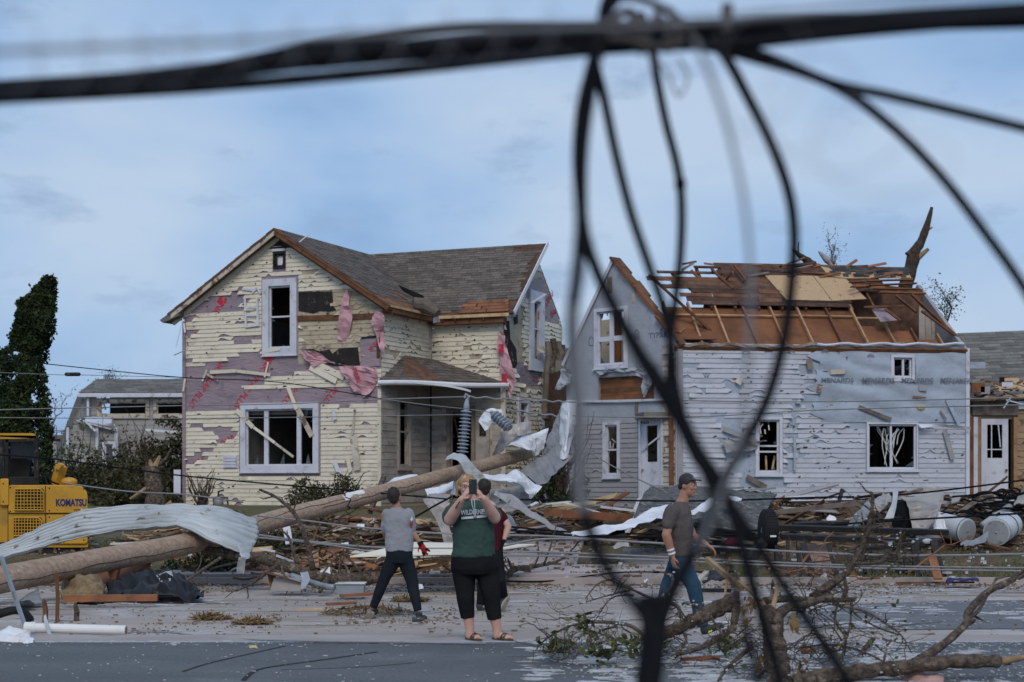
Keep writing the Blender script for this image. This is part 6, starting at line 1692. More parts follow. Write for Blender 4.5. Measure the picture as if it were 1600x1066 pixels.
sheet('metal_sheet', [[(768, 762, 31.9), (800, 756, 32), (832, 764, 32.2)], [(765, 784, 31.4), (800, 786, 31.4), (830, 780, 31.8)], [(770, 806, 31.2), (795, 800, 31), (818, 790, 31.4)]], 'taupe_metal', 'brownish grey crumpled sheet in shadow under the white fold', rough=.10, seed=13)
sheet('metal_sheet', [[(776, 764, 30.4), (796, 772, 30.4), (830, 796, 30.2), (866, 818, 30), (905, 832, 29.8)], [(772, 772, 29.9), (794, 784, 29.9), (830, 808, 29.7), (866, 826, 29.6), (900, 836, 29.5)]], 'taupe_metal', 'long pale beige metal strip swooping down to the right of the woman', rough=.05, seed=15, ku=7)
sheet('metal_sheet', [[(756, 800, 30.2), (780, 784, 30.2), (794, 774, 30.3)], [(770, 806, 29.7), (784, 792, 29.8), (797, 778, 30)]], 'taupe_metal', 'short beige sheet corner meeting the long strip beside the woman', rough=.05, seed=16)
sheet('metal_sheet', [[(745, 655, 33), (762, 642, 33), (784, 640, 33)], [(752, 664, 32.7), (770, 655, 32.7), (792, 660, 32.7)]], 'white_metal', 'white rag of metal around the tilted insulator', rough=.12, seed=17)
sheet('metal_sheet', [[(790, 664, 33.4), (815, 658, 33.5), (830, 660, 33.6)], [(782, 682, 33.2), (808, 680, 33.2), (832, 676, 33.4)], [(768, 712, 33.2), (790, 704, 33.2), (812, 690, 33.4)]], 'taupe_metal', 'grey crumpled sheet behind the tilted insulator', rough=.12, seed=19)
sheet('metal_sheet', [[(660, 778, 31), (680, 768, 31), (704, 770, 31)], [(664, 786, 30.6), (682, 782, 30.6), (700, 784, 30.6)], [(678, 806, 30.5), (688, 804, 30.5), (696, 802, 30.5)], [(688, 828, 30.3), (696, 826, 30.3), (702, 824, 30.3)], [(694, 850, 30.1), (702, 849, 30.1), (708, 846, 30.1)]], 'taupe_metal', 'pale bent metal strip hanging left of the woman under the pole', rough=.06, seed=21)
sheet('metal_sheet', [[(604, 752, 33), (625, 744, 33), (652, 740, 33)], [(612, 760, 32.8), (632, 754, 32.8), (655, 748, 32.8)]], 'white_metal', 'thin white sheet edge showing above the pole left of the insulator', rough=.04, seed=23)
sheet('metal_sheet', [[(664, 765, 32.6), (690, 756, 32.6), (712, 752, 32.6)], [(668, 774, 32.2), (690, 770, 32.2), (708, 764, 32.2)]], 'white_metal', 'white bent sheet below the pole just left of the woman', rough=.06, seed=25)
sheet('metal_sheet', [[(702, 772, 32), (706, 752, 32), (712, 744, 32)], [(718, 776, 31.8), (716, 760, 31.8), (722, 750, 31.8)]], 'white_metal', 'narrow white sheet standing behind the woman and below the pole', rough=.06, seed=26)
sheet('metal_sheet', [[(784, 800, 30.8), (800, 806, 30.8), (808, 822, 30.8)], [(778, 812, 30.5), (790, 818, 30.5), (798, 830, 30.5)]], 'sheet_metal', 'light blue rounded scrap of metal right of the maroon shirt', rough=.05, seed=27)
sheet('metal_sheet', [[(892, 832, 28.8), (930, 824, 29), (975, 816, 29.4), (1008, 800, 30), (1040, 788, 30.4), (1062, 782, 30.6)], [(895, 836, 28.4), (935, 832, 28.5), (978, 826, 28.8), (1015, 812, 29.4), (1045, 804, 29.9), (1064, 800, 30.2)]], 'white_metal', 'long white metal sheet draped over the roof slab beside the walking man', rough=.05, seed=29, ku=6)
sheet('metal_sheet', [[(960, 826, 29.8), (985, 812, 30.2), (1018, 794, 30.8)], [(955, 832, 29.4), (990, 820, 29.7), (1018, 806, 30.2)]], 'taupe_metal', 'grey metal strip behind the long white sheet on the roof slab', rough=.05, seed=30)
sheet('metal_sheet', [[(1072, 798, 30), (1100, 782, 30.2), (1118, 774, 30.4)], [(1074, 806, 29.6), (1105, 794, 29.8), (1122, 784, 30)]], 'white_metal', 'bright white sheet on the roof slab right of the walking man', rough=.05, seed=31)
sheet('metal_sheet', [[(1126, 770, 31), (1150, 776, 31), (1162, 778, 31)], [(1124, 778, 30.7), (1145, 782, 30.7), (1158, 780, 30.7)]], 'white_metal', 'small white sheet corner on the upper edge of the roof slab', rough=.04, seed=32)
sheet('metal_sheet', [[(1320, 822, 29.5), (1338, 795, 29.6), (1356, 779, 29.8)], [(1340, 824, 29), (1352, 806, 29.1), (1364, 795, 29.3)]], 'grey_metal', 'dark grey bent sheet leaning left of the rear trailer tyre', rough=.08, seed=33)
sheet('metal_sheet', [[(1362, 782, 30.4), (1380, 770, 30.6), (1393, 772, 30.8)], [(1372, 800, 30), (1386, 782, 29.9), (1394, 788, 30.3)]], 'taupe_metal', 'curled light sheet between the dark sheet and the rear trailer tyre', rough=.06, seed=35)
sheet('metal_sheet', [[(1396, 762, 30.2), (1404, 762, 30.2)], [(1394, 785, 29.9), (1402, 786, 29.9)], [(1382, 810, 29.6), (1396, 808, 29.6)]], 'sheet_metal', 'narrow pale blue sheet standing left of the rear trailer tyre', rough=.06, seed=37)
sheet('metal_sheet', [[(1405, 776, 31.4), (1440, 772, 31.6), (1472, 760, 31.8)], [(1418, 788, 31.1), (1444, 786, 31.2), (1474, 782, 31.5)], [(1424, 812, 31), (1446, 812, 31), (1466, 800, 31.2)], [(1426, 832, 30.9), (1444, 832, 30.9), (1455, 814, 31)]], 'taupe_metal', 'ribbed light grey metal panel behind the rear trailer tyre', rough=.06, seed=39, corr=(.03, 7), axis=0, kv=7)
sheet('metal_sheet', [[(1443, 760, 32.6), (1474, 758, 32.6)], [(1442, 780, 32.4), (1475, 782, 32.4)]], 'taupe_metal', 'square light sheet standing above the ribbed panel', rough=.06, seed=40)
sheet('metal_sheet', [[(1455, 812, 31.4), (1470, 802, 31.4), (1478, 806, 31.4)], [(1460, 825, 31), (1472, 826, 31), (1478, 822, 31)]], 'white_metal', 'crumpled white scrap left of the pale gas tank', rough=.1, seed=41)
sheet('metal_sheet', [[(1500, 848, 30.6), (1520, 842, 30.8), (1545, 832, 31)], [(1508, 853, 30.2), (1524, 852, 30.3), (1540, 846, 30.5)]], 'grey_metal', 'dark flat sheet on the grass between the two gas tanks', rough=.05, seed=42)
sheet('metal_sheet', [[(1590, 775, 33), (1602, 768, 33), (1620, 760, 33)], [(1584, 790, 32.6), (1600, 785, 32.6), (1622, 785, 32.6)]], 'taupe_metal', 'pale sheet corner at the right edge beyond the cables', rough=.06, seed=44)
mb = MB(); qs = [P(547, 869, 24.2), P(645, 847, 26.8), P(836, 850.5, 26.9), P(742, 864, 24.6)]
mb.prism(qs, (0, 0, -.02)); solo(mb, 'plywood_panel', M['pale_panel'], 'big pale plywood sheet lying flat behind the grey shirted man and the woman', 'panel')
# roof slab lying on the lawn
t = thing('roof_slab', P(1090, 830, 31), 'grey slab of torn roofing lying in front of the pale house', 'roof slab')
qs = [P(990, 812, 30.2), P(1185, 836, 30.2), P(1214, 772, 33.6), P(1016, 763, 33.6)]
mb = MB(); mb.grid(surf([[qs[0], qs[0].lerp(qs[1], .5) + V((0, 0, .05)), qs[1]], [qs[0].lerp(qs[3], .5) + V((0, 0, .10)), (qs[0] + qs[2]) / 2 + V((0, 0, .14)), qs[1].lerp(qs[2], .5) + V((0, 0, .1))], [qs[3], qs[3].lerp(qs[2], .5) + V((0, 0, .06)), qs[2]]], 12, 8, rough=.05), .04); mb.build('roofing', M['tar_back'], t, smooth=True)
for k in range(3):
 mb = MB(); mb.beam(qs[0].lerp(qs[1], .3 * k) + V((0, -.05, -.10 - .03 * k)), qs[0].lerp(qs[1], .3 * k + .4) + V((0, -.05, -.10 - .03 * k)), .1, .06); mb.build('edge_board', M['grey_wood'], t)
for k in range(4):
 mb = MB(); a = qs[3].lerp(qs[2], .25 * k); mb.beam(a + V((0, 0, .05)), qs[3].lerp(qs[2], .25 * k + .24) + V((0, 0, .06 + .02 * k)), .12, .04); mb.build('ridge_piece', M['grey_metal'], t)
# ------------------------------------------------------------------ heaps of rubble
MOUNDS = [(-7.2, -1.5, 33.5, 2.6, .42), (.3, 6.0, 35, 2.4, .62), (5.6, 12.5, 34.5, 2.8, .85), (11.0, 17.0, 37, 2.0, .80), (-4.8, -1.0, 28.6, 1.1, .22), (-12, -9.6, 25.2, 1.6, .14)]
def heap(x, y):
 h = 0
 for (x0, x1, yc, dy, hh) in MOUNDS:
  ex = max(0, 1 - max(0, x0 - x, x - x1) / 1.0) * min(1, 1)
  ey = max(0, 1 - ((y - yc) / dy) ** 2)
  h = max(h, hh * ex * ey * (.75 + .55 * mnoise.noise(V((x * .9, y * .9, 2)))))
 return h
for mi, (x0, x1, yc, dy, hh) in enumerate(MOUNDS):
 g = []
 for j in range(17):
  y = yc - dy + 2 * dy * j / 16; r = []
  for i in range(41):
   x = x0 - 1 + (x1 - x0 + 2) * i / 40
   h = heap(x, y)
   r.append(V((x, y, gz(y) + h - .04 + .05 * mnoise.noise(V((x * 3, y * 3, 1))))))
  g.append(r)
 mb = MB(); mb.cur = .5; mb.grid(g)
 rnd = random.Random(mi + 3)
 for _ in range(1300 if mi < 5 else 300):
  x, y = rnd.uniform(x0 - .6, x1 + .6), yc + dy * rnd.uniform(-1, .6)
  c = V((x, y, gz(y) + heap(x, y) + rnd.uniform(-.03, .06)))
  a = rnd.uniform(-.9, .9); l = rnd.uniform(.06, .45) * (.6 if mi > 3 else 1)
  mb.cur = rnd.choice((.3, .5, .7, 1, 1.6, 2.6))
  mb.beam(c, c + V((math.cos(a) * l * rnd.choice((1, -1)), math.sin(a) * l, rnd.uniform(-.06, .10))), rnd.uniform(.008, .06), rnd.uniform(.006, .03), roll=rnd.uniform(0, 3))
 mb.build('rubble', M['chips'], None, kind='stuff')
rnd = random.Random(77)
ZN = [('in the heap behind the fallen pole', 0, 60, ['grey_wood', 'brown_wood', 'deck_board', 'red_wood', 'stripped_siding', 'fresh_wood']),
      ('in the heap before the grey gable', 1, 46, ['grey_wood', 'red_wood', 'fresh_wood', 'white_trim', 'brown_wood', 'taupe_metal']),
      ('in the heap before the pale house', 2, 76, ['grey_wood', 'deck_board', 'brown_wood', 'steel_black', 'white_trim', 'taupe_metal', 'grey_wood']),
      ('in the heap by the tan house door', 3, 44, ['deck_board', 'brown_wood', 'grey_wood', 'steel_black', 'red_wood']),
      ('in the brush near the kerb behind the woman', 4, 40, ['fresh_wood', 'red_wood', 'grey_wood', 'rafter_wood', 'stripped_siding']),
      ('under the low end of the fallen pole', 5, 12, ['grey_wood', 'brown_wood', 'red_wood'])]
CN = {'grey_wood': 'weathered grey board', 'brown_wood': 'dark brown board', 'deck_board': 'blackish brown board', 'red_wood': 'reddish brown board', 'stripped_siding': 'beige strip of siding', 'fresh_wood': 'pale splintered board', 'white_trim': 'white strip of trim', 'taupe_metal': 'grey metal strip', 'steel_black': 'thin black rail', 'rafter_wood': 'light brown board'}
for (zn, mi, n, mts) in ZN:
 x0, x1, yc, dy, hh = MOUNDS[mi]
 for _ in range(n):
  m_ = rnd.choice(mts)
  x, y = rnd.uniform(x0 - .4, x1 + .4), yc + dy * rnd.uniform(-.95, .7)
  l = rnd.uniform(.35, 1.7) * (.6 if mi == 5 else 1) * (.75 if mi == 4 else 1)
  a = rnd.gauss(0, .45) if rnd.random() < .8 else rnd.uniform(-1.5, 1.5)
  dx, dy_ = math.cos(a) * l / 2, math.sin(a) * l / 2
  e0, e1 = V((x - dx, y - dy_, 0)), V((x + dx, y + dy_, 0))
  e0.z = gz(e0.y) + heap(e0.x, e0.y) + .05 + rnd.uniform(0, .05); e1.z = gz(e1.y) + heap(e1.x, e1.y) + .05 + rnd.uniform(0, .10)
  if rnd.random() < .10: e1.z += rnd.uniform(.15, .5)
  w_, h_ = (rnd.uniform(.06, .17), rnd.uniform(.018, .05)) if m_ not in ('steel_black',) else (.035, .035)
  mb = MB()
  d = (e1 - e0).normalized(); s_ = d.cross(V((0, 0, 1))).normalized(); u_ = s_.cross(d); rl = rnd.gauss(0, .5)
  s2 = s_ * math.cos(rl) + u_ * math.sin(rl); u2 = u_ * math.cos(rl) - s_ * math.sin(rl)
  j = rnd.uniform(-.12, .12); mi_ = (e0 + e1) / 2 + u_ * rnd.uniform(-.03, .03)
  a0, a1 = e0, e1 + d * j
  mb.prism([a0 - s2 * w_ / 2, mi_ - s2 * w_ / 2, e1 - s2 * w_ / 2, a1 + s2 * w_ / 2, mi_ + s2 * w_ / 2, a0 + s2 * w_ / 2 + d * rnd.uniform(0, .1)], u2 * h_)
  nm = {'stripped_siding': 'siding_strip', 'white_trim': 'trim_strip', 'taupe_metal': 'metal_strip', 'steel_black': 'metal_rail'}.get(m_, 'board')
  scattered(mb, nm, M[m_], CN[m_], nm.replace('_', ' '), CN[m_].replace('board', 'boards') + ' ' + zn, (e0 + e1) / 2, 'short' if l < .75 else 'mid length' if l < 1.2 else 'long')
# single boards one can point at
def board(p, q_, d0, d1, w, h, mt, label, cat='board', name='board', up=(0, 0, 1)):
 mb = MB(); mb.beam(P(*p, d0), P(*q_, d1), w, h, up=up); return solo(mb, name, M[mt], label, cat)
board((850, 800), (988, 810), 32, 32, .2, .15, 'red_wood', 'long thick red brown timber lying before the grey gable')
board((862, 790), (930, 786), 32.5, 32.6, .2, .05, 'insulation_yellow', 'yellow foam strip on top of the long red brown timber', 'foam strip')
board((936, 798), (980, 770), 33, 33.4, .16, .05, 'brown_wood', 'dark brown board sticking up beside the long timber')
board((850, 788), (890, 784), 32.6, 32.8, .2, .03, 'white_trim', 'white panel strip above the yellow foam strip', 'strip')
board((882, 785), (960, 808), 32.2, 32, .05, .03, 'white_metal', 'slanting white trim strip across the long timber', 'strip')
board((938, 792), (992, 798), 33, 33, .2, .05, 'white_trim', 'wide white plank at the foot of the grey gable')
board((100, 935), (246, 934), 22.1, 22.2, .12, .09, 'red_wood', 'long brown timber on the road edge below the fallen pole')
board((510, 944), (556, 942), 20.9, 21, .16, .03, 'red_wood', 'short orange brown plank lying on the road')
board((464, 953), (505, 951), 20.5, 20.5, .05, .02, 'fresh_wood', 'thin pale splinter lying on the road near the orange plank', 'splinter')
board((532, 931), (582, 928), 22.2, 22.4, .10, .04, 'red_wood', 'thin brown board at the kerb beside the galvanised tub')
board((1105, 874), (1160, 920), 15.8, 15.2, .045, .045, 'raw_wood', 'pale stripped stick held up by the branch before the walking man', 'stick')
board((1140, 872), (1132, 935), 18, 17.8, .02, .02, 'rafter_wood', 'thin upright lath behind the walking man', 'lath')
board((1078, 922), (1142, 923), 21.6, 21.6, .08, .05, 'steel_black', 'short black rail on the road behind the walking man', 'rail')
board((1090, 908), (1105, 892), 24.5, 25, .08, .03, 'stripped_siding', 'pale board stub near the kerb behind the walking man')
board((1184, 804), (1370, 783), 31.5, 32, .12, .09, 'grey_wood', 'long weathered beam lying over the heap left of the rear trailer tyre', 'beam')
board((1358, 790), (1442, 764), 32.5, 33, .14, .06, 'grey_wood', 'tilted weathered plank above the rear trailer tyre')
board((1308, 795), (1316, 765), 32, 32.2, .07, .07, 'steel_black', 'short black post sticking up from the heap before the pale house', 'post', up=(0, 1, 0))
board((1460, 788), (1520, 794), 33.5, 33.6, .12, .04, 'red_wood', 'splintered brown board above the pale gas tank')
board((1530, 848), (1578, 860), 31, 30.2, .12, .05, 'brown_wood', 'dark brown board on the grass right of the gas tanks')
board((1455, 866), (1466, 905), 26.6, 26.2, .03, .14, 'red_wood', 'reddish board leaning on the last trailer stake', up=(1, 0, 0))
board((1400, 911), (1522, 910), 26.4, 26.4, .05, .03, 'brown_wood', 'thin brown strip along the kerb below the trailer')
board((277, 734), (277, 772), 38, 38, .16, .05, 'white_trim', 'white upright stake by the left corner of the cream house', 'stake', up=(0, 1, 0))
board((600, 745), (578, 800), 33, 31, .09, .09, 'bark', 'slanting post propped under the fallen pole', 'post')
board((560, 790), (620, 806), 31.5, 30, .08, .04, 'red_wood', 'reddish splintered board under the fallen pole')
board((405, 857), (430, 862), 25.6, 25.6, .08, .03, 'white_trim', 'short white strip below the roofing sheet end', 'strip')
board((432, 868), (458, 878), 25.2, 25.2, .06, .03, 'white_trim', 'white strip of trim beside the fallen log', 'strip')
board((448, 824), (452, 850), 26.6, 26.4, .12, .03, 'white_trim', 'pale strip standing among the brush behind the log', 'strip', up=(0, 1, 0))
board((655, 880), (706, 874), 25.6, 26, .08, .05, 'fresh_wood', 'pale board behind the knee of the grey shirted man')
board((655, 892), (700, 878), 25.2, 25.6, .06, .04, 'rafter_wood', 'light brown board crossing under the pale plywood sheet')
# small things
def disc_tank(c, r, ln, ax, label, name='gas_tank'):
 t = thing(name, c - V((0, 0, r)), label, 'gas tank')
 ax = V(ax).normalized(); b = c + ax * ln
 mb = MB(); mb.tube([c, c + ax * .01, b, b + ax * r * .4, b + ax * r * .6], [r * .985, r, r, r * .75, r * .1], 28); mb.build('shell', M['tank'], t, smooth=False)
 mb = MB(); mb.tube([c - ax * .012, c + ax * .004], [r * .90, r * .93], 28); mb.build('end_cap', M['tank_end'], t)
 mb = MB(); mb.tube([c + ax * .02 + V((0, 0, 0)), c + ax * .05], r * 1.03, 28); mb.build('rim', M['galv'], t)
 mb = MB(); mb.tube([c + ax * ln * .62, c + ax * (ln * .62 + .05)], r * 1.02, 28); mb.build('band', M['steel_black'], t)
 mb = MB(); mb.ell(c - ax * .012, r * .1, .02, r * .1, 8, 6); mb.build('plug', M['galv'], t)
disc_tank(P(1511, 830, 31.6), .245, 1.0, (-.5, .85, .16), 'pale tank lying on the grass with its speckled end facing the street')
disc_tank(P(1557, 832, 31.2), .26, 1.05, (.5, .85, .12), 'pale tank with a plain grey end at the right edge of the lawn')
mb = MB(); mb.tube([P(1536, 822, 32.2), P(1556, 808, 32.4), P(1577, 793, 32.8)], .085, 12); solo(mb, 'drain_pipe', M['sheet_metal'], 'light blue pipe lying across between the two pale tanks', 'pipe', smooth=True)
t = thing('pvc_pipe', G(120, 992), 'white plastic drain pipe with a broken end lying by the gutter', 'pipe')
a, b = P(42, 981, 17.3), P(197, 985, 17.2)
mb = MB(); mb.tube([a, b], .052, 16); mb.build('pipe', M['pvc'], t)
mb = MB(); mb.tube([a - V((.02, 0, 0)), a + V((.1, 0, 0))], .062, 16); mb.build('collar', M['pvc'], t)
mb = MB(); mb.tube([b - V((.005, 0, 0)), b + V((.004, 0, 0))], .044, 12); mb.build('bore', M['terracotta'], t)
board((2, 870), (41, 984), 17.6, 17.4, .035, .035, 'galv', 'grey conduit leaning on the left edge above the white pipe', 'conduit', 'conduit')
def posty(x, y0, y1, w, label, top=.3, mt='brown_wood'):
 t = thing('broken_post', G(x, y0), label, 'post'); d = G(x, y0).y
 mb = MB(); mb.tube([P(x, y0 + 2, d), P(x + 1, (y0 + y1) / 2, d), P(x - 1, y1 + 5, d), P(x - 2, y1, d)], [w, w, w * .8, w * .2], 7); mb.build('stub', M[mt], t)
 mb = MB(); mb.tube([P(x + w * 60, y0, d - .02), P(x + w * 70, y1 + 10, d)], [w * .5, w * .2], 5); mb.build('splinter', M['red_wood'], t)
posty(70, 972, 936, .035, 'splintered brown post stub behind the collar of the white pipe')
posty(89, 972, 892, .025, 'tall thin splintered post behind the white pipe')
posty(119, 970, 942, .035, 'short rough post stub right of the tall splinter', mt='bark')
sheet('plastic_flap', [[(67, 960, 17.4), (70, 958, 17.4)], [(70, 975, 17.2), (78, 978, 17.2)], [(74, 990, 17.1), (81, 993, 17.1)]], 'sheet_metal', 'pale blue pointed scrap leaning on the white pipe', 'scrap', rough=.02)
sheet('plastic_bag', [[(-25, 1000, 16.4), (0, 984, 16.5), (20, 981, 16.6), (44, 984, 16.6), (52, 996, 16.5)], [(-25, 1008, 16.2), (0, 994, 16.2), (22, 992, 16.2), (42, 994, 16.2), (53, 1000, 16.2)], [(-20, 1014, 15.95), (0, 1011, 15.95), (22, 1008, 15.95), (40, 1006, 15.95), (50, 1004, 15.95)]], 'plastic_bag', 'crumpled white plastic bag at the left edge of the asphalt', 'bag', rough=.09, ku=6, kv=6)
for i, (pts, lab) in enumerate((([(-30, 972), (10, 958), (30, 956), (44, 972)], 'black hose loop at the left edge behind the white pipe'), ([(-30, 966), (15, 953), (38, 956), (50, 970)], 'second black hose loop leaning over the first at the left edge'))):
 mb = MB(); mb.tube(catmull([P(x, y, 17.9 + .1 * i) for x, y in pts], 6), .035, 8); solo(mb, 'hose', M['black_rubber'], lab, 'hose', smooth=True)
sheet('black_tarp', [[(168, 905, 24.2), (200, 890, 24.6), (240, 882, 24.8), (285, 892, 24.6), (318, 912, 24.2)], [(165, 918, 23.5), (205, 902, 23.7), (245, 896, 23.8), (288, 906, 23.5), (320, 922, 23.3)], [(160, 928, 22.9), (205, 925, 22.8), (245, 926, 22.8), (290, 928, 22.8), (318, 928, 22.8)]], 'tarp', 'crumpled black tarp on the road edge under the fallen pole', 'tarp', rough=.16, ku=7, kv=7)
sheet('straw_bundle', [[(92, 915, 23.8), (120, 895, 24), (150, 896, 24), (166, 915, 23.8)], [(92, 926, 23), (120, 905, 23.2), (150, 908, 23.2), (168, 924, 23)], [(94, 933, 22.6), (120, 932, 22.5), (150, 932, 22.5), (166, 933, 22.6)]], 'straw', 'matted brown straw lump under the fallen pole', 'straw', rough=.12, ku=6, kv=6)
sheet('glass_sheet', [[(15, 940, 22.2), (60, 918, 22.8)], [(20, 945, 21.9), (66, 940, 22)]], 'grey_metal', 'dull grey glassy panel under the low end of the pole', 'panel', rough=.05)
sheet('trash_bag', [[(20, 938, 21.8), (35, 926, 22), (52, 932, 22)], [(22, 946, 21.5), (36, 942, 21.5), (54, 944, 21.5)]], 'tarp', 'small shiny black bag under the low end of the pole', 'bag', rough=.1)
t = thing('rusty_sheet', P(190, 905, 24.6), 'dark rust brown curved sheet under the fallen pole', 'metal sheet')
mb = MB(); mb.grid(surf([[P(120, 880, 25.4), P(180, 868, 25.6), P(236, 856, 25.8)], [P(125, 905, 24.8), P(180, 898, 25), P(236, 880, 25.3)], [P(130, 915, 24.7), P(180, 912, 24.8), P(232, 898, 25.2)]], 5, 5, rough=.05), .01); mb.build('sheet', M['brown_wood'], t, smooth=True)
mb = MB(); mb.prism([P(168, 892, 24.4), P(184, 890, 24.4), P(180, 908, 24.4), P(172, 904, 24.4)], (0, .2, 0)); mb.build('splinter', M['red_wood'], t)
sheet('vent_piece', [[(244, 898, 24), (268, 891, 24.2)], [(252, 910, 23.8), (272, 904, 23.9)]], 'sheet_metal', 'small ribbed grey metal piece right of the black tarp', 'metal piece', rough=.02, corr=(.02, 4), kv=8)
t = thing('galvanised_tub', P(547, 930, 23.6), 'galvanised metal tub on the road edge by the walking grey shirted man', 'tub')
mb = MB(); a, b = P(525, 929, 23.6), P(569, 929, 23.6)
mb.prism([a + V((.02, 0, 0)), b - V((.02, 0, 0)), b + V((0, 0, .155)), a + V((0, 0, .155))], (0, .32, 0)); mb.build('body', M['galv'], t)
mb = MB(); mb.tube([a + V((-.01, -.01, .155)), b + V((.01, -.01, .155)), b + V((.01, .33, .155)), a + V((-.01, .33, .155)), a + V((-.01, -.01, .155))], .012, 6); mb.build('rim', M['galv'], t)
t = thing('broken_cabinet', P(445, 922, 24.6), 'tipped broken drawer box with a dark side below the fallen log', 'drawer')
mb = MB(); mb.prism([P(422, 923, 24.4), P(470, 924, 24.4), P(470, 906, 24.4), P(428, 903, 24.4)], (0, .3, 0)); mb.build('front', M['taupe_metal'], t)
mb = MB(); mb.prism([P(417, 896, 24.5), P(432, 898, 24.5), P(423, 922, 24.4)], (0, .03, 0)); mb.build('side', M['brown_wood'], t)
mb = MB(); mb.beam(P(418, 895, 24.4), P(474, 912, 24.5), .25, .02); mb.build('lid', M['brown_wood'], t)
mb = MB(); mb.tube(catmull([P(455, 900, 24.8), P(480, 908, 24.6), P(505, 916, 24.3), P(522, 918, 24.2)], 4), [.05] * 13, 10); solo(mb, 'grey_pipe', M['galv'], 'blue grey pipe running from the drawer box to the tub', 'pipe', smooth=True)
sheet('torn_fabric', [[(468, 892, 24.3), (480, 890, 24.3)], [(470, 906, 24.2), (484, 905, 24.2)], [(470, 922, 24.1), (478, 920, 24.1)]], 'grey_wrap', 'grey rag hanging off the fallen log', 'rag', rough=.06)
for i, (x, y, w_, d, lab) in enumerate(((652, 915, 22, 22.8, 'white plastic bag in the debris right of the grey shirted man'), (972, 852, 26, 28.6, 'light blue plastic bag on the lawn before the roof slab'), (1010, 905, 8, 26.4, 'little white rag near the kerb behind the walking man'), (1288, 900, 10, 26, 'small white rag in the grass left of the trailer stakes'), (540, 845, 14, 26.5, 'white scrap of foam in the brush under the pole'), (1300, 808, 16, 30.4, 'white square tub in the heap before the pale house'), (565, 822, 12, 29, 'tiny white scrap hanging in the brush behind the log'), (508, 893, 20, 25, 'flat white scrap beside the fallen log'))):
 w_ *= .62; sheet('plastic_scrap', [[(x - w_, y - w_ * .1, d), (x - w_ * .3, y - w_ * .5, d + .1), (x + w_ * .6, y - w_ * .4, d + .1)], [(x - w_ * .8, y + w_ * .3, d - .15), (x, y + w_ * .1, d - .15), (x + w_ * .8, y + w_ * .2, d - .12)]], 'sheet_metal' if i == 1 else 'plastic_bag', lab, 'scrap', rough=.08, seed=i)
mb = MB(); a = P(644, 968, 19.4); mb.tube([a, a + V((.10, 0, .0)), a + V((.13, 0, .0)), a + V((.15, 0, 0))], [.032, .032, .018, .012], 10); solo(mb, 'water_bottle', M['glass'], 'clear plastic water bottle on the road between the two nearest people', 'bottle', smooth=True)
sheet('blue_cloth', [[(1478, 904, 26.4), (1500, 899, 26.6), (1530, 902, 26.4)], [(1480, 909, 26.1), (1502, 907, 26.1), (1528, 908, 26.1)]], 'blue_cloth', 'dark blue cloth lying at the kerb right of the trailer', 'cloth', rough=.06)
sheet('red_cloth', [[(1130, 842, 29), (1145, 836, 29.1), (1158, 838, 29)], [(1132, 848, 28.8), (1146, 846, 28.8), (1160, 846, 28.8)]], 'maroon_shirt', 'dark red cloth in the rubble right of the walking man', 'cloth', rough=.06)
sheet('black_tarp', [[(940, 838, 29), (955, 826, 29), (975, 822, 29)], [(945, 848, 28.6), (958, 842, 28.6), (978, 838, 28.6)]], 'tarp', 'small folded black tarp under the long white sheet', 'tarp', rough=.08)
sheet('black_tarp', [[(1095, 905, 25.4), (1115, 890, 26), (1134, 892, 26)], [(1098, 910, 25), (1118, 903, 25.2), (1136, 902, 25.4)]], 'tarp', 'ribbed dark tarp at the kerb behind the walking man', 'tarp', rough=.05, corr=(.02, 5))
for i, (x, y, s_) in enumerate(((575, 960, .42), (395, 975, .15), (330, 968, .16), (640, 940, .18))):
 p = G(x, y); mb = MB(); rnd = random.Random(i + 40)
 for _ in range(260):
  a = rnd.uniform(0, 6.28); r = s_ * rnd.random() ** .7
  c = p + V((math.cos(a) * r * 1.5, math.sin(a) * r, .02 + .09 * s_ / .4 * (1 - r / s_)))
  dd = V((rnd.gauss(0, 1), rnd.gauss(0, 1), rnd.gauss(0, .35))).normalized() * rnd.uniform(.03, .11)
  mb.cur = rnd.uniform(.5, 1.5); mb.beam(c - dd, c + dd, rnd.uniform(.006, .02), .006)
 o = solo(mb, 'straw_clump', M['straw'], ('brown straw clump behind the trailing foot of the grey shirted man', 'brown straw clump alone in the middle of the road', 'small straw tuft on the road left of centre', 'small straw tuft by the kerb behind the grey shirted man')[i], 'straw'); o['kind'] = 'stuff'
# ------------------------------------------------------------------ the overturned trailer
T = thing('trailer', P(1330, 905, 27.4), 'black steel trailer frame on two tyres with stakes standing on the kerb', 'trailer')
def wheel(c, r, w, ax, parent):
 ax = V(ax).normalized()
 pr_ = [(-.5, .62), (-.5, .86), (-.42, .97), (-.2, 1.0), (.2, 1.0), (.42, .97), (.5, .86), (.5, .62)]
 mb = MB(); mb.tube([c + ax * w * a for a, _ in pr_], [r * b for _, b in pr_], 28, cap=False); wh = mb.build('wheel', M['black_rubber'], parent, smooth=True)
 mb = MB()
 for k_ in range(40):
  th = k_ / 40 * 6.283; s_ = V((-ax.y, ax.x, 0)); dd = s_ * math.cos(th) + V((0, 0, 1)) * math.sin(th); tt = V((0, 0, 1)) * math.cos(th) - s_ * math.sin(th)
  for o_ in (-.25, 0, .25): mb.box(c + dd * r * 1.0 + ax * w * o_, (.035, w * .18, .012), (tt, ax, dd))
 mb.build('tread', M['black_rubber'], wh, kind='stuff')
 mb = MB(); mb.tube([c - ax * w * .40, c - ax * w * .3, c + ax * w * .3, c + ax * w * .40], [r * .60, r * .55, r * .55, r * .60], 24); mb.build('rim', M['taupe_metal'], wh)
 mb = MB(); mb.tube([c - ax * w * .5, c + ax * w * .5], r * .16, 10); mb.build('hub', M['galv'], wh)
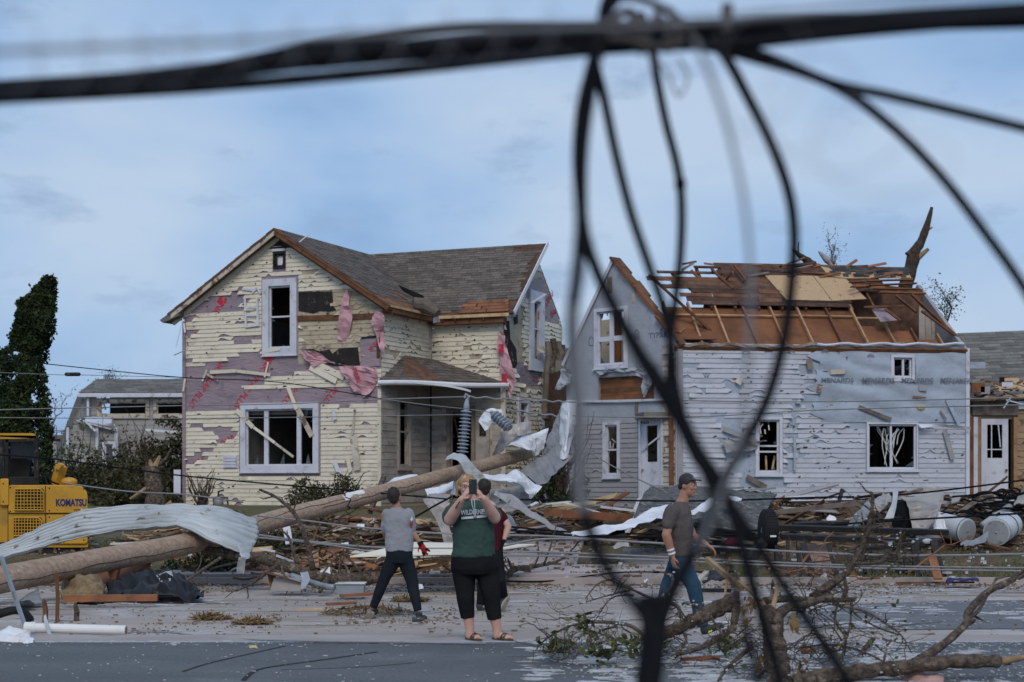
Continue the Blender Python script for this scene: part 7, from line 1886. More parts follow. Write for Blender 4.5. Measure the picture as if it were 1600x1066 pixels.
wheel(P(1200, 829, 28.2), .37, .22, (.99, .10, 0), T)
wheel(P(1411, 809, 31.6), .34, .20, (.97, .26, 0), T)
def bar(p, q_, d0, d1, w, nm='rail', h=None, mt='steel_black'):
 mb = MB(); mb.beam(P(*p, d0), P(*q_, d1), w, h or w, up=(0, 1, .2)); return mb.build(nm, M[mt], T)
bar((1204, 828), (1411, 810), 28.4, 31.4, .07, 'axle')
bar((1214, 824), (1480, 832), 28.0, 28.8, .09, 'frame_rail', .12); bar((1220, 838), (1470, 848), 27.6, 27.9, .09, 'frame_rail', .15)
bar((1240, 820), (1362, 816), 29, 30, .08, 'frame_rail', .12); bar((1350, 858), (1470, 846), 27.3, 27.6, .07, 'frame_rail')
for (p, q_, w) in (((1231, 846), (1232, 905), .05), ((1247, 846), (1250, 910), .06), ((1254, 850), (1274, 912), .11), ((1294, 850), (1309, 904), .06), ((1350, 862), (1352, 896), .06), ((1360, 862), (1367, 908), .05), ((1397, 855), (1398, 890), .05), ((1410, 852), (1416, 892), .045), ((1426, 850), (1432, 905), .06), ((1432, 848), (1434, 908), .07), ((1458, 846), (1474, 906), .11), ((1463, 872), (1467, 890), .10)):
 bar(p, q_, 27.5, 27.15, w, 'stake')
bar((1190, 848), (1170, 880), 27.9, 27.4, .16, 'drawbar'); bar((1215, 855), (1216, 880), 27.8, 27.6, .12, 'drawbar')
bar((1330, 909), (1476, 908), 27.2, 27.2, .07, 'base_rail'); bar((1400, 893), (1462, 904), 27.6, 27.2, .07, 'base_rail', .1); bar((1180, 905), (1335, 908), 27.2, 27.2, .06, 'base_rail')
mb = MB(); mb.prism([P(1256, 850, 27.9), P(1300, 852, 27.9), P(1310, 903, 27.6), P(1252, 905, 27.6)], (0, .03, 0)); solo(mb, 'leaning_panel', M['terracotta'], 'reddish brown panel leaning behind the front trailer stakes', 'panel')
mb = MB(); mb.ell(P(1449, 846, 27.5), .09, .03, .05, 10, 8); mb.build('tail_light', M['sheet_metal'], T, smooth=True)
mb = MB(); mb.box(P(1391, 850, 27.4), (.08, .06, .1)); mb.build('side_light', M['blue_wrap'], T)
mb = MB(); mb.box(P(1208, 838, 27.6), (.10, .05, .03)); mb.build('plate', M['white_cloth'], T)
# tangle of black cable on the heap by the tan house
rnd = random.Random(31)
for k in range(14):
 x0, x1 = rnd.uniform(1465, 1530), rnd.uniform(1560, 1640); y0 = rnd.uniform(772, 806); d = rnd.uniform(31, 34.5)
 pts = [P(x0 + (x1 - x0) * i / 5, y0 + rnd.uniform(-7, 7), d + rnd.uniform(-.3, .3)) for i in range(6)]
 mb = MB(); mb.tube(catmull(pts, 4), .022, 6); solo(mb, 'black_cable', M['cable_black'], 'black cable in the tangle above the two pale tanks', 'cable', 'cables tangled above the pale tanks', smooth=True)
for k, (cx, cy, r_) in enumerate(((1585, 770, 9), (1578, 776, 12), (1566, 770, 7))):
 mb = MB(); mb.tube([P(cx + math.cos(a * .35) * r_, cy + math.sin(a * .35) * r_ * .8, 33 + .02 * a) for a in range(20)], .02, 6); solo(mb, 'cable_loop', M['cable_black'], ('black cable loop nearest the right edge before the tan house', 'wider black cable loop before the tan house door', 'small cable loop left of the others before the tan door')[k], 'cable')
# ------------------------------------------------------------------ fallen log and brush behind the kerb
def limb_thing(name, label, main, r0, r1, twigs, mt='bark', cat='branch', leaves=0, seed=1, lm='leaf', ls=.07, frost=0, rn=8):
 t = thing(name, main[0], label, cat)
 rnd = random.Random(seed)
 q = catmull([V(p) for p in main], 8); k = len(q)
 q = [p + V((rnd.gauss(0, .05), rnd.gauss(0, .05), rnd.gauss(0, .05))) * r0 for p in q]
 mb = MB(); mb.tube(q, [(r0 + (r1 - r0) * i / (k - 1)) * rnd.uniform(.86, 1.14) for i in range(k)], rn); mb.build('trunk', M[mt], t, smooth=True)
 sp_ = []
 for tw in twigs:
  pts, ra, rb = tw[:3]
  qq = catmull([V(p) for p in pts], 5); n = len(qq)
  mb = MB(); mb.tube(qq, [(ra + (rb - ra) * i / (n - 1)) * rnd.uniform(.9, 1.1) for i in range(n)], 6); b_ = mb.build('limb', M[tw[3] if len(tw) > 3 else mt], t, smooth=True)
  m2 = MB()
  for i in range(3, n, 2):
   if rnd.random() < .6:
    d = (qq[i] - qq[i - 1]).normalized() + V((rnd.gauss(0, .7), rnd.gauss(0, .5), rnd.gauss(0, .7)))
    ln = (qq[-1] - qq[0]).length * rnd.uniform(.08, .28)
    e_ = qq[i] + d.normalized() * ln
    m2.tube(branch_pts(qq[i], e_, rnd, 3, .08), [rb * .9 + .002, rb * .7 + .0015, rb * .5 + .001, .001], 4)
    sp_ += [e_, qq[i].lerp(e_, .6)]
  if m2.f: m2.build('twigs', M[mt], b_, kind='stuff')
 if leaves:
  s2 = [p + V((rnd.gauss(0, .06), rnd.gauss(0, .06), rnd.gauss(0, .05))) for p in sp_ for _ in range(leaves)]
  mb = MB(); leaf_cloud(mb, s2, ls, rnd); mb.build('foliage', M[lm], t)
 if frost:
  mb = MB()
  for _ in range(frost):
   p = rnd.choice(q) if rnd.random() < .4 or not sp_ else rnd.choice(sp_)
   c = p + V((rnd.gauss(0, .03), rnd.gauss(0, .03), rnd.gauss(0, .025))); s_ = rnd.uniform(.004, .013)
   mb.cur = rnd.uniform(.7, 1.1); mb.ell(c, s_ * 1.3, s_, s_ * .8, 5, 4)
  mb.build('foam_bits', M['foam'], t, kind='stuff')
 return t
limb_thing('fallen_log', 'long bare fallen log with snapped limbs lying behind the galvanised tub', [P(318, 860, 26.2), P(380, 868, 25.8), P(430, 878, 25.3), P(478, 896, 24.9), P(520, 906, 24.7), P(560, 906, 24.6), P(598, 898, 24.6)], .075, .11,
           [([P(489, 890, 24.8), P(480, 850, 24.8), P(466, 812, 24.9), P(448, 790, 24.9), P(428, 775, 25), P(405, 765, 25)], .05, .018),
   ([P(465, 882, 25.1), P(458, 860, 25.1), P(450, 838, 25.1), P(438, 828, 25.1)], .035, .012),
   ([P(432, 884, 25), P(410, 900, 24.5), P(390, 914, 24), P(370, 922, 23.6)], .03, .012), ([P(440, 886, 25), P(446, 905, 24.6), P(452, 922, 24.4)], .022, .01),
   ([P(345, 872, 25.6), P(320, 888, 25), P(300, 902, 24.4), P(284, 914, 24)], .03, .012), ([P(315, 868, 26), P(312, 885, 25.5), P(300, 905, 25), P(325, 915, 24.5)], .016, .006), ([P(512, 906, 24.6), P(505, 915, 24.4), P(500, 925, 24.2)], .05, .03),
   ([P(548, 902, 24.8), P(540, 885, 25), P(528, 870, 25.2), P(508, 860, 25.4)], .03, .008), ([P(566, 898, 24.9), P(552, 880, 25.2), P(540, 868, 25.4), P(536, 856, 25.6)], .028, .008), ([P(530, 900, 24.8), P(532, 880, 25), P(548, 862, 25.4), P(580, 852, 25.8)], .02, .006),
   ([P(500, 900, 24.9), P(530, 868, 25.4), P(552, 858, 25.8)], .014, .005)], 'bark', 'log', seed=4)
limb_thing('fallen_branch', 'thin curved branch lying on the driveway right of the woman', [P(784, 915, 26.8), P(800, 892, 27), P(830, 886, 27.3), P(862, 880, 27.6), P(885, 868, 28.2), P(905, 846, 29)], .06, .012,
           [([P(850, 882, 27.4), P(860, 855, 27.3), P(868, 825, 27.3), P(884, 795, 27.3)], .02, .006), ([P(834, 886, 27.3), P(842, 865, 27.2), P(836, 832, 27.2)], .016, .006), ([P(798, 895, 27), P(788, 882, 27), P(784, 862, 27)], .02, .006), ([P(890, 864, 28.4), P(915, 858, 28.6), P(930, 854, 28.8)], .014, .005), ([P(800, 890, 27), P(796, 880, 27), P(793, 872, 27)], .03, .012)], 'bark', 'branch', leaves=1, seed=6, ls=.05)
rnd = random.Random(91)
for k in range(46):
 px, py = rnd.choice(((rnd.uniform(290, 420), rnd.uniform(855, 905)), (rnd.uniform(420, 600), rnd.uniform(810, 905)), (rnd.uniform(430, 600), rnd.uniform(800, 880)), (rnd.uniform(690, 800), rnd.uniform(870, 905)), (rnd.uniform(1230, 1480), rnd.uniform(870, 905))))
 p = G(px, min(py + 8, 908)); d = p.y - rnd.uniform(0, .6)
 a = P(px, py, d); l = rnd.uniform(.3, 1.3); th = rnd.gauss(0, .5)
 b = a + V((math.cos(th) * l * rnd.choice((1, -1)), rnd.uniform(-.3, .3), abs(math.sin(th)) * l * .8))
 m_ = rnd.choice(('bark', 'dark_bark', 'red_wood'))
 mb = MB(); pts = branch_pts(a, b, rnd, 5, .05); mb.tube(pts, [.02, .018, .015, .012, .009, .005], 5)
 for q_ in pts[2:5]: mb.tube(branch_pts(q_, q_ + V((rnd.gauss(0, .15), rnd.gauss(0, .1), rnd.gauss(.05, .12))), rnd, 2, .1), [.008, .006, .003], 4)
 z_ = 'among the brush behind the fallen log' if px < 620 else 'on the kerb behind the woman' if px < 820 else 'on the grass around the trailer stakes'
 c_ = {'bark': 'brown', 'dark_bark': 'dark', 'red_wood': 'reddish'}[m_]
 scattered(mb, 'stick', M[m_], c_ + ' forked stick', 'stick', '%s sticks %s' % (c_, z_), (a + b) / 2, 'short' if l < .8 else 'long')
tell_apart()
# ================================================================== people
def organic(mb, name, mt, parent, vox=.008, sm=5, wr=0.0, **k):
 """one continuous skin over overlapping volumes"""
 o = mb.build(name, mt, parent, smooth=True, **k)
 r = o.modifiers.new('skin', 'REMESH'); r.mode = 'VOXEL'; r.voxel_size = vox; r.use_smooth_shade = True
 s = o.modifiers.new('soften', 'SMOOTH'); s.iterations = sm; s.factor = .5
 if wr:
  tx = bpy.data.textures.new('folds', 'CLOUDS'); tx.noise_scale = .13; tx.noise_depth = 2
  d = o.modifiers.new('folds', 'DISPLACE'); d.texture = tx; d.strength = wr; d.mid_level = .5; d.texture_coords = 'LOCAL'
 return o
def hand(mb, w, d, n, curl=.5, side=1, s=1.0):
 """palm, four unequal bent fingers and a thumb from the side of the palm"""
 d, n = V(d).normalized(), V(n); n = (n - d * n.dot(d)).normalized(); l = d.cross(n) * side
 m = Matrix((l, d, n)).transposed()
 mb.ell(w + d * .045 * s, .041 * s, .056 * s, .019 * s, 10, 8, m)
 for i, ln in enumerate((.070, .079, .074, .058)):
  b = w + d * (.082 - .004 * abs(i - 1.4)) * s + l * (.030 - .0205 * i) * s
  pts, a = [b - d * .02 * s, b], 0
  for j, (sg, bd) in enumerate(((.46, .45), (.31, .75), (.23, .5))):
   a += bd * curl; b = b + (d * math.cos(a) + n * math.sin(a)) * ln * sg * s; pts.append(b)
  mb.tube(pts, [.0095 * s, .0095 * s, .0092 * s, .0085 * s, .0072 * s], 8, round_=True)
 b = w + d * .028 * s + l * .032 * s
 t1 = b + (l * .75 + d * .6 + n * .3).normalized() * .036 * s; t2 = t1 + (l * (.35 - .3 * curl) + d * .9 + n * (.3 + .4 * curl)).normalized() * .030 * s
 mb.tube([b - l * .015, b, t1, t2], [.012 * s, .0125 * s, .0105 * s, .008 * s], 8, round_=True)
def face(t, mb, c, f, rt, r=1.0, ears=True, skin='skin'):
 """head with brow, nose, jaw and ears; f where it looks, rt towards its own left in the picture"""
 f = V(f).normalized(); rt = V(rt); rt = (rt - f * rt.dot(f)).normalized(); up = rt.cross(f); up = up if up.z > 0 else -up
 m = Matrix((rt, f, up)).transposed()
 mb.ell(c + up * .02 * r, .074 * r, .094 * r, .108 * r, 14, 12, m)
 mb.ell(c + f * .022 * r - up * .055 * r, .058 * r, .070 * r, .068 * r, 12, 10, m)
 mb.ell(c + f * .066 * r - up * .098 * r, .026 * r, .022 * r, .022 * r, 10, 8, m)
 mb.tube([c + f * .088 * r + up * .02 * r, c + f * .098 * r - up * .010 * r, c + f * .103 * r - up * .026 * r], [.008 * r, .011 * r, .014 * r], 8, round_=True)
 for sg in (-1, 1):
  mb.ell(c + f * .086 * r + rt * sg * .030 * r + up * .032 * r, .022 * r, .010 * r, .008 * r, 8, 6, m)
  mb.ell(c + f * .075 * r + rt * sg * .036 * r - up * .022 * r, .022 * r, .018 * r, .022 * r, 8, 6, m)
  mb.ell(c - f * .005 * r + rt * sg * .077 * r - up * .005 * r, .010 * r, .020 * r, .033 * r, 8, 8, m)
  e = MB(); e.ell(c + f * .086 * r + rt * sg * .030 * r + up * .013 * r, .014 * r, .008 * r, .008 * r, 8, 6, m); ey = e.build('eye', M['eye_white'], t, smooth=True)
  e = MB(); e.ell(c + f * .0935 * r + rt * sg * .030 * r + up * .013 * r, .006 * r, .003 * r, .006 * r, 8, 6, m); e.build('pupil', M['dark_hair'], ey, smooth=True)
 e = MB(); e.ell(c + f * .089 * r - up * .060 * r, .024 * r, .008 * r, .008 * r, 10, 6, m); e.build('mouth', M['lip'], t, smooth=True)
 return m, up
def shoe(t, heel, toe, mt, sole, w=.048, h=.085, up=V((0, 0, 1)), name='shoe'):
 d = (toe - heel); ln = d.length; d = d.normalized(); s = d.cross(up).normalized(); u = s.cross(d)
 m = Matrix((s, d, u)).transposed(); mb = MB()
 mb.ell(heel + d * ln * .70 + u * .035, w, ln * .33, .038, 12, 8, m); mb.ell(heel + d * ln * .28 + u * .045, w * .8, ln * .30, .052, 12, 8, m)
 mb.tube([heel + d * ln * .22 + u * .06, heel + d * ln * .2 + u * (h + .02)], [.042, .046], 12)
 o = organic(mb, name, mt, t, .009, 3)
 mb = MB(); pts = []
 for k in range(20):
  a = k / 20 * 6.283; x = math.cos(a); y = math.sin(a)
  pts.append(heel + d * ln * (.5 + .52 * y) + s * x * w * (1.02 if y > 0 else .86) - u * .004)
 mb.prism(pts, u * .024); mb.build('sole', sole, o)
 return o
# ---- the woman photographing
d = 16.3; B = V((P(742, 1000, d).x, d, gz(d)))
K = lambda x, y, dy=0.0: P(x, y, d + dy)
t = thing('person', B, 'woman in green T-shirt and black cropped trousers holding a phone up before her face', 'person')
mb = MB()
hc = K(729.5, 761, -.02); fd = V((.10, -1, -.05))
m, up = face(t, mb, hc, fd, (1, 0, 0), 1.02)
mb.tube([hc - V((0, -.02, .06)), K(737, 783, .02), K(738, 795, .03)], [.062, .066, .085], 14, round_=True)
mb.loft([(K(739, 866), .20, .15), (K(740, 830), .20, .16), (K(739, 800), .18, .14), (K(738, 788), .11, .09)], 20)
for (sh, el, wr, r0) in ((K(705, 796, .02), K(703, 812, -.15), K(722, 780, -.34), 1.0), (K(764, 793, .02), K(773, 809, -.15), K(755, 779, -.34), 1.0)):
 mb.tube([sh, sh.lerp(el, .5), el], [.074, .070, .062], 14, round_=True)
 mb.tube([el, el.lerp(wr, .35), wr], [.062, .060, .036], 14, round_=True)
w0, w1 = K(722, 780, -.34), K(755, 779, -.34)
hand(mb, w0, K(731, 766, -.37) - w0, V((.8, .1, .3)), .75, -1, 1.0)
hand(mb, w1, K(745, 765, -.38) - w1, V((-.8, .05, .2)), .9, 1, 1.0)
for (kn, an, he, to) in ((K(728, 930), K(734, 984), K(733, 996, .06), K(749, 1000, -.12)), (K(767, 932), K(777, 984), K(776, 996, .05), K(797, 999, -.10))):
 mb.tube([kn, kn.lerp(an, .45), an, V((an.x, an.y, B.z + .05))], [.075, .068, .045, .042], 12, round_=True)
 dd = (to - he); dd.z = 0; ln = dd.length; dd.normalize(); ss = dd.cross(V((0, 0, 1)))
 hh = V((he.x, he.y, B.z + .035)); mm = Matrix((ss, dd, V((0, 0, 1)))).transposed()
 mb.ell(hh + dd * .05 + V((0, 0, .022)), .038, .062, .036, 10, 8, mm); mb.ell(hh + dd * .13 + V((0, 0, .014)), .042, .085, .026, 10, 8, mm)
 for i in range(5):
  b = hh + dd * (.195 - .008 * i) + ss * (-.032 + .016 * i); mb.tube([b, b + dd * (.032 - .003 * i)], [.011, .009], 7, round_=True)
 sb = MB(); pts = [hh + dd * (.09 + .155 * math.sin(k / 18 * 6.283)) + ss * math.cos(k / 18 * 6.283) * .050 - V((0, 0, .032)) for k in range(18)]
 sb.prism(pts, (0, 0, .026)); so = sb.build('sandal', M['sandal'], t)
 for f_ in (.06, .12, .155):
  sb = MB(); sb.tube([hh + dd * f_ + ss * math.cos(R(a)) * .050 + V((0, 0, -.012 + math.sin(R(a)) * (.068 - .22 * (f_ - .06)))) for a in range(0, 181, 20)], .011, 6); sb.build('strap', M['sandal'], so)
organic(mb, 'body', M['skin'], t, .0075, 4)
mb = MB()
SECS = [(870, 739.5, .232, .180), (858, 740, .216, .185), (840, 740, .218, .190), (826, 740, .208, .182), (812, 740, .210, .188), (802, 739, .200, .172), (793, 738, .168, .13), (786, 737.5, .10, .095), (782, 737, .078, .085)]
mb.loft([(K(x, y), a, b) for (y, x, a, b) in SECS], 28)
for (sh, el) in ((K(708, 797, .02), K(703, 811, -.13)), (K(762, 795, .02), K(772, 808, -.12))):
 mb.tube([sh, sh.lerp(el, .35), sh.lerp(el, .8)], [.086, .086, .086], 16, round_=True)
organic(mb, 'shirt', M['green_shirt'], t, .011, 4, .038)
mb = MB()
mb.loft([(K(740, 864), .222, .175), (K(741, 876), .238, .185), (K(742, 888), .246, .185), (K(743, 897), .22, .165)], 24)
for pts, rr_ in (((K(724, 888), K(727, 926), K(731, 966)), (.125, .098, .072)), ((K(761, 888), K(767, 928), K(773, 968)), (.125, .098, .072))):
 mb.tube(pts, rr_, 16)
organic(mb, 'trousers', M['black_cloth'], t, .011, 4, .012)
mb = MB()
mb.ell(hc + V((0, .008, .056)), .090, .104, .086, 16, 12); mb.ell(hc + V((0, .04, .0)), .088, .08, .085, 14, 10)
for k in range(14):
 a = R(180 + 30 - k * 18.5); x_ = math.cos(a) * .088; y_ = .02 + abs(math.sin(a)) * .07
 if x_ > .02 and y_ < .05: continue
 mb.tube([hc + V((x_ * .9, y_, .06)), hc + V((x_ * 1.12, y_ + .01, -.01)), hc + V((x_ * 1.18, y_ + .005, -.065 - .01 * (k % 3)))], [.030, .030, .016], 8, round_=True)
cut = hc + V((0, -.075, .09))
organic(mb, 'hair', M['blond_hair'], t, .008, 1, .05)
gl = MB()
for sg in (-1, 1): gl.tube([hc + fd * .103 + V((sg * .032 + math.cos(a * .524) * .023, 0, .012 + math.sin(a * .524) * .016)) for a in range(13)], .0025, 6)
gl.tube([hc + fd * .115 + V((-.012, 0, .02)), hc + fd * .115 + V((.012, 0, .02))], .003, 6); gl.build('glasses', M['phone_black'], t)
def chest(px, py):
 y0 = [s_[0] for s_ in SECS][::-1]; f = lambda j: float(np.interp(py, y0, [s_[j] for s_ in SECS][::-1]))
 c, a, b = f(1), f(2), f(3); p = K(px, py); dx = (p.x - K(c, py).x) / a
 return V((p.x, d - b * math.sqrt(max(.02, 1 - dx * dx)) - .014, p.z))
mb = MB(); vs, fs = text_pts('WILDERNESS', .03); wmax = max(v[0] for v in vs)
b_ = mb.pts([chest(721 + 42 * x / wmax, 803.5 - y * 10.5 + 1.2 * math.sin(x / wmax * 3.14) * -1 + 1.5 * (1 - x / wmax)) for x, y in vs])
for f in fs: mb.face([b_ + i for i in f])
mb.build('shirt_print', M['white_cloth'], t)
mb = MB(); mb.grid([[chest(721.5 + 41 * i / 14, (811 if j else 807.4) - 3.5 * i / 14) for i in range(15)] for j in (0, 1)]); mb.build('print_band', M['white_cloth'], t)
mb = MB(); mb.ell(chest(743, 807) + V((0, -.01, 0)), .018, .006, .018, 10, 6); pe = mb.build('pendant', M['galv'], t)
mb = MB(); mb.tube([K(737, 781, -.10), chest(738, 788), chest(743, 805)], .004, 5); mb.tube([K(741, 781, -.10), chest(742, 788), chest(743, 805)], .004, 5); mb.build('necklace', M['white_cloth'], t)
mb = MB(); q0, q1 = K(718, 785, -.375), K(713, 793, -.31)
for k in range(6): mb.ell(q0.lerp(q1, k / 5) + V((-.004 * (k % 2), -.016, 0)), .006, .003, .010, 6, 4)
mb.build('tattoo', M['navy_cloth'], t)
ph = MB(); c = K(739, 760.5, -.44); ph.box(c, (.078, .010, .155), (V((1, .05, 0)).normalized(), V((-.05, 1, 0)).normalized(), V((0, 0, 1))))
po = ph.build('smartphone', M['phone_black'], None); bv = po.modifiers.new('edge', 'BEVEL'); bv.width = .004; bv.segments = 2
tag(po, 'black smartphone held up in both hands of the woman in green', 'phone')
for k in range(2):
 mb = MB(); mb.ell(c + V((-.022, -.006, .055 - .024 * k)), .009, .003, .009, 10, 6); mb.build('lens', M['glass'], po, smooth=True)
# ---- the man in grey walking away
d = 20.2; B = V((P(618, 967, d).x, d, gz(d)))
t = thing('person', B, 'man in grey T-shirt and black trousers seen from behind with red and black gloves', 'person')
mb = MB(); hc = K(616.5, 777, 0)
face(t, mb, hc, (.45, .9, 0), (1, 0, 0), 1.0, skin='tan_skin')
mb.tube([hc - V((0, 0, .05)), K(620, 792, .0), K(621, 800)], [.052, .055, .07], 12, round_=True)
mb.loft([(K(624, 862), .15, .10), (K(622, 830), .155, .105), (K(621, 806), .15, .09), (K(621, 797), .09, .07)], 16)
sh, el, wr = K(640, 803), K(643, 830, .02), K(657, 849, .03)
mb.tube([sh, el], [.052, .043], 12, round_=True); mb.tube([el, el.lerp(wr, .3), wr], [.043, .042, .027], 12, round_=True)
sl, le, lw = K(602, 804), K(601, 830, .05), K(606, 848, .2)
mb.tube([sl, le], [.052, .043], 12, round_=True); mb.tube([le, lw], [.042, .027], 12, round_=True); hand(mb, lw, V((.3, .8, -.5)), V((1, 0, 0)), .7, 1)
organic(mb, 'body', M['tan_skin'], t, .0085, 4)
mb = MB()
mb.loft([(K(624, 862), .178, .125), (K(624, 850), .178, .125), (K(623, 830), .178, .125), (K(622, 812), .182, .12), (K(621.5, 805), .168, .11), (K(621, 800), .135, .095), (K(620.5, 796), .09, .075), (K(620, 793), .062, .065)], 24)
mb.tube([K(638, 802), K(642, 814, .0), K(643, 826, .02)], [.070, .068, .064], 14, round_=True); mb.tube([K(604, 803), K(602, 826, .04)], [.068, .058], 14, round_=True)
organic(mb, 'shirt', M['grey_shirt'], t, .011, 4, .035)
mb = MB(); mb.loft([(K(624, 858), .168, .125), (K(624, 868), .172, .135), (K(624, 880), .165, .13)], 20)
for pts, rr_ in (((K(614, 876), K(601, 903, -.02), K(583, 949, .05)), (.105, .078, .05)), ((K(634, 876), K(644, 910, .02), K(653, 955, -.02)), (.105, .080, .052))): mb.tube(pts, rr_, 14)
organic(mb, 'trousers', M['navy_cloth'], t, .011, 4, .014)
mb = MB(); mb.ell(hc + V((-.012, -.022, .035)), .088, .095, .102, 14, 12); mb.ell(hc + V((-.008, -.055, -.025)), .062, .05, .06, 12, 8); organic(mb, 'hair', M['dark_hair'], t, .010, 2, .012)
mb = MB(); hand(mb, wr, K(664, 862, .02) - wr, V((.3, -.1, -.6)), .45, 1, 1.12); gv = organic(mb, 'glove', M['red_cloth'], t, .008, 3)
mb = MB(); mb.tube([wr - V((.012, 0, -.02)), wr + V((.01, 0, -.02))], [.036, .038], 12); mb.build('cuff', M['black_cloth'], gv)
mb = MB(); mb.tube([K(666, 858, -.01), K(671, 861, -.0)], [.017, .012], 8, round_=True); mb.tube([K(661, 864, -.01), K(668, 866, -.0)], [.017, .012], 8, round_=True); mb.build('fingertips', M['black_cloth'], gv)
shoe(t, K(583, 958, .05), K(571, 967, .16), M['shoe_dark'], M['shoe_sole'], up=V((.75, .5, .55)).normalized())
shoe(t, K(651, 970, -.08), K(666, 970, .06), M['shoe_dark'], M['shoe_sole'])
mb = MB(); mb.prism([K(641, 812, -.075), K(644, 807, -.070), K(645.5, 812, -.06), K(643, 815, -.07)], (0, -.012, 0)); mb.build('sleeve_badge', M['white_cloth'], t)
mb = MB(); mb.prism([K(640, 822, -.07), K(641, 816, -.075), K(643, 819, -.072), K(645.5, 815, -.06), K(645, 822, -.06)], (0, -.014, 0)); mb.build('sleeve_badge', M['red_cloth'], t)
# ---- the person in maroon behind the woman
d = 21.4; B = V((P(766, 958, d).x, d, gz(d)))
t = thing('person', B, 'person in maroon T-shirt and dark trousers striding away half hidden behind the woman', 'person')
mb = MB(); hc = K(755, 763)
face(t, mb, hc, (-.5, .85, 0), (1, 0, 0), 1.02)
mb.tube([hc - V((0, 0, .05)), K(758, 782), K(762, 792)], [.052, .055, .07], 12, round_=True)
mb.loft([(K(766, 862), .15, .10), (K(766, 830), .15, .105), (K(764, 800), .14, .09), (K(762, 792), .08, .07)], 16)
el, wr = K(794, 823, -.02), K(788, 842, -.06)
mb.tube([K(783, 800), el], [.054, .046], 12, round_=True); mb.tube([el, el.lerp(wr, .3), wr], [.046, .043, .029], 12, round_=True)
mb.tube([K(746, 800), K(742, 826)], [.05, .042], 12, round_=True); mb.tube([K(742, 826), K(748, 846, .12)], [.042, .028], 12, round_=True); hand(mb, K(748, 846, .12), V((.3, .4, -.8)), V((1, 0, 0)), .6, 1)
organic(mb, 'body', M['skin'], t, .0085, 4)
mb = MB(); mb.loft([(K(768, 860), .16, .125), (K(768, 836), .16, .125), (K(766, 810), .18, .12), (K(765, 800), .17, .105), (K(763, 793), .10, .08), (K(762, 788), .06, .06)], 24)
mb.tube([K(780, 801), K(787, 811, -.01)], [.072, .066], 14, round_=True); mb.tube([K(748, 801), K(744, 818)], [.068, .06], 14, round_=True); organic(mb, 'shirt', M['maroon_shirt'], t, .011, 4, .02)
mb = MB(); mb.loft([(K(768, 856), .155, .12), (K(768, 872), .165, .13), (K(768, 882), .15, .12)], 20)
for pts, rr_ in (((K(760, 876), K(755, 910, .05), K(750, 946, .1)), (.10, .078, .052)), ((K(776, 876), K(781, 908, -.1), K(788, 934, .05)), (.10, .078, .055))): mb.tube(pts, rr_, 14)
organic(mb, 'trousers', M['black_cloth'], t, .011, 4, .014)
mb = MB(); mb.ell(hc + V((.015, -.02, .03)), .098, .10, .105, 14, 12); mb.ell(hc + V((.02, -.055, -.03)), .07, .05, .06, 12, 8); organic(mb, 'hair', M['dark_hair'], t, .010, 2, .015)
mb = MB(); hand(mb, wr, V((-.25, -.1, -1)), V((-1, 0, 0)), .6, 1, 1.1); organic(mb, 'glove', M['black_cloth'], t, .008, 3)
shoe(t, K(796, 933, .02), K(784, 954, -.06), M['shoe_dark'], M['shoe_sole'], .055, up=V((-.8, .55, .2)).normalized(), name='boot')
shoe(t, K(746, 957, .02), K(757, 957, .1), M['shoe_dark'], M['shoe_sole'], name='boot')
# ---- the man in the cap walking right
d = 17.2; B = V((P(1066, 992, d).x, d, gz(d)))
t = thing('person', B, 'man in dark cap, taupe T-shirt and blue jeans walking right beyond the fallen branch', 'person')
mb = MB(); hc = K(1074.5, 759, -.01); fd = V((.80, -.58, -.05))
m, up = face(t, mb, hc, fd, (-.58, -.80, 0), 1.0, skin='tan_skin')
mb.tube([hc + V((-.02, .01, -.05)), K(1068, 780), K(1064, 790)], [.058, .060, .075], 12, round_=True)
mb.loft([(K(1064, 866), .11, .15), (K(1062, 836), .13, .165), (K(1061, 808), .13, .17), (K(1063, 792), .09, .10)], 16)
sh, el, wr = K(1050, 800, -.17), K(1041, 836, -.22), K(1051, 869, -.20)
mb.tube([sh, el], [.058, .047], 12, round_=True); mb.tube([el, el.lerp(wr, .3), wr], [.050, .050, .031], 12, round_=True); hand(mb, wr, V((.12, -.02, -1)), V((.9, .3, 0)), .75, 1, 1.08)
s2, e2, w2_ = K(1066, 800, .17), K(1083, 838, .14), K(1104, 851, .02)
mb.tube([s2, e2], [.056, .045], 12, round_=True); mb.tube([e2, w2_], [.046, .03], 12, round_=True); hand(mb, w2_, V((.85, -.1, -.6)), V((-.4, 0, -.9)), .7, 1, 1.08)
organic(mb, 'body', M['tan_skin'], t, .008, 4)
mb = MB(); mb.loft([(K(1064, 869), .128, .175), (K(1063, 856), .135, .18), (K(1062.5, 836), .148, .19), (K(1061, 815), .148, .195), (K(1060, 802), .135, .19), (K(1062, 792), .105, .135), (K(1065, 784), .068, .075)], 24)
mb.tube([K(1051.5, 799.5, -.16), K(1048, 808, -.185), K(1044.5, 820, -.205)], [.082, .079, .072], 14, round_=True); mb.tube([K(1064, 800, .14), K(1074, 820, .16)], [.072, .066], 14, round_=True)
organic(mb, 'shirt', M['taupe_shirt'], t, .011, 4, .035)
mb = MB(); mb.loft([(K(1064, 862), .115, .165), (K(1063, 875), .125, .17), (K(1062, 888), .125, .165)], 20)
for pts, rr_ in (((K(1065, 884, -.07), K(1083, 914, -.08), K(1098, 978, -.08)), (.108, .084, .062)), ((K(1058, 884, .07), K(1042, 922, .08), K(1028, 974, .1)), (.108, .082, .062))): mb.tube(pts, rr_, 14)
organic(mb, 'jeans', M['jeans'], t, .011, 4, .016)
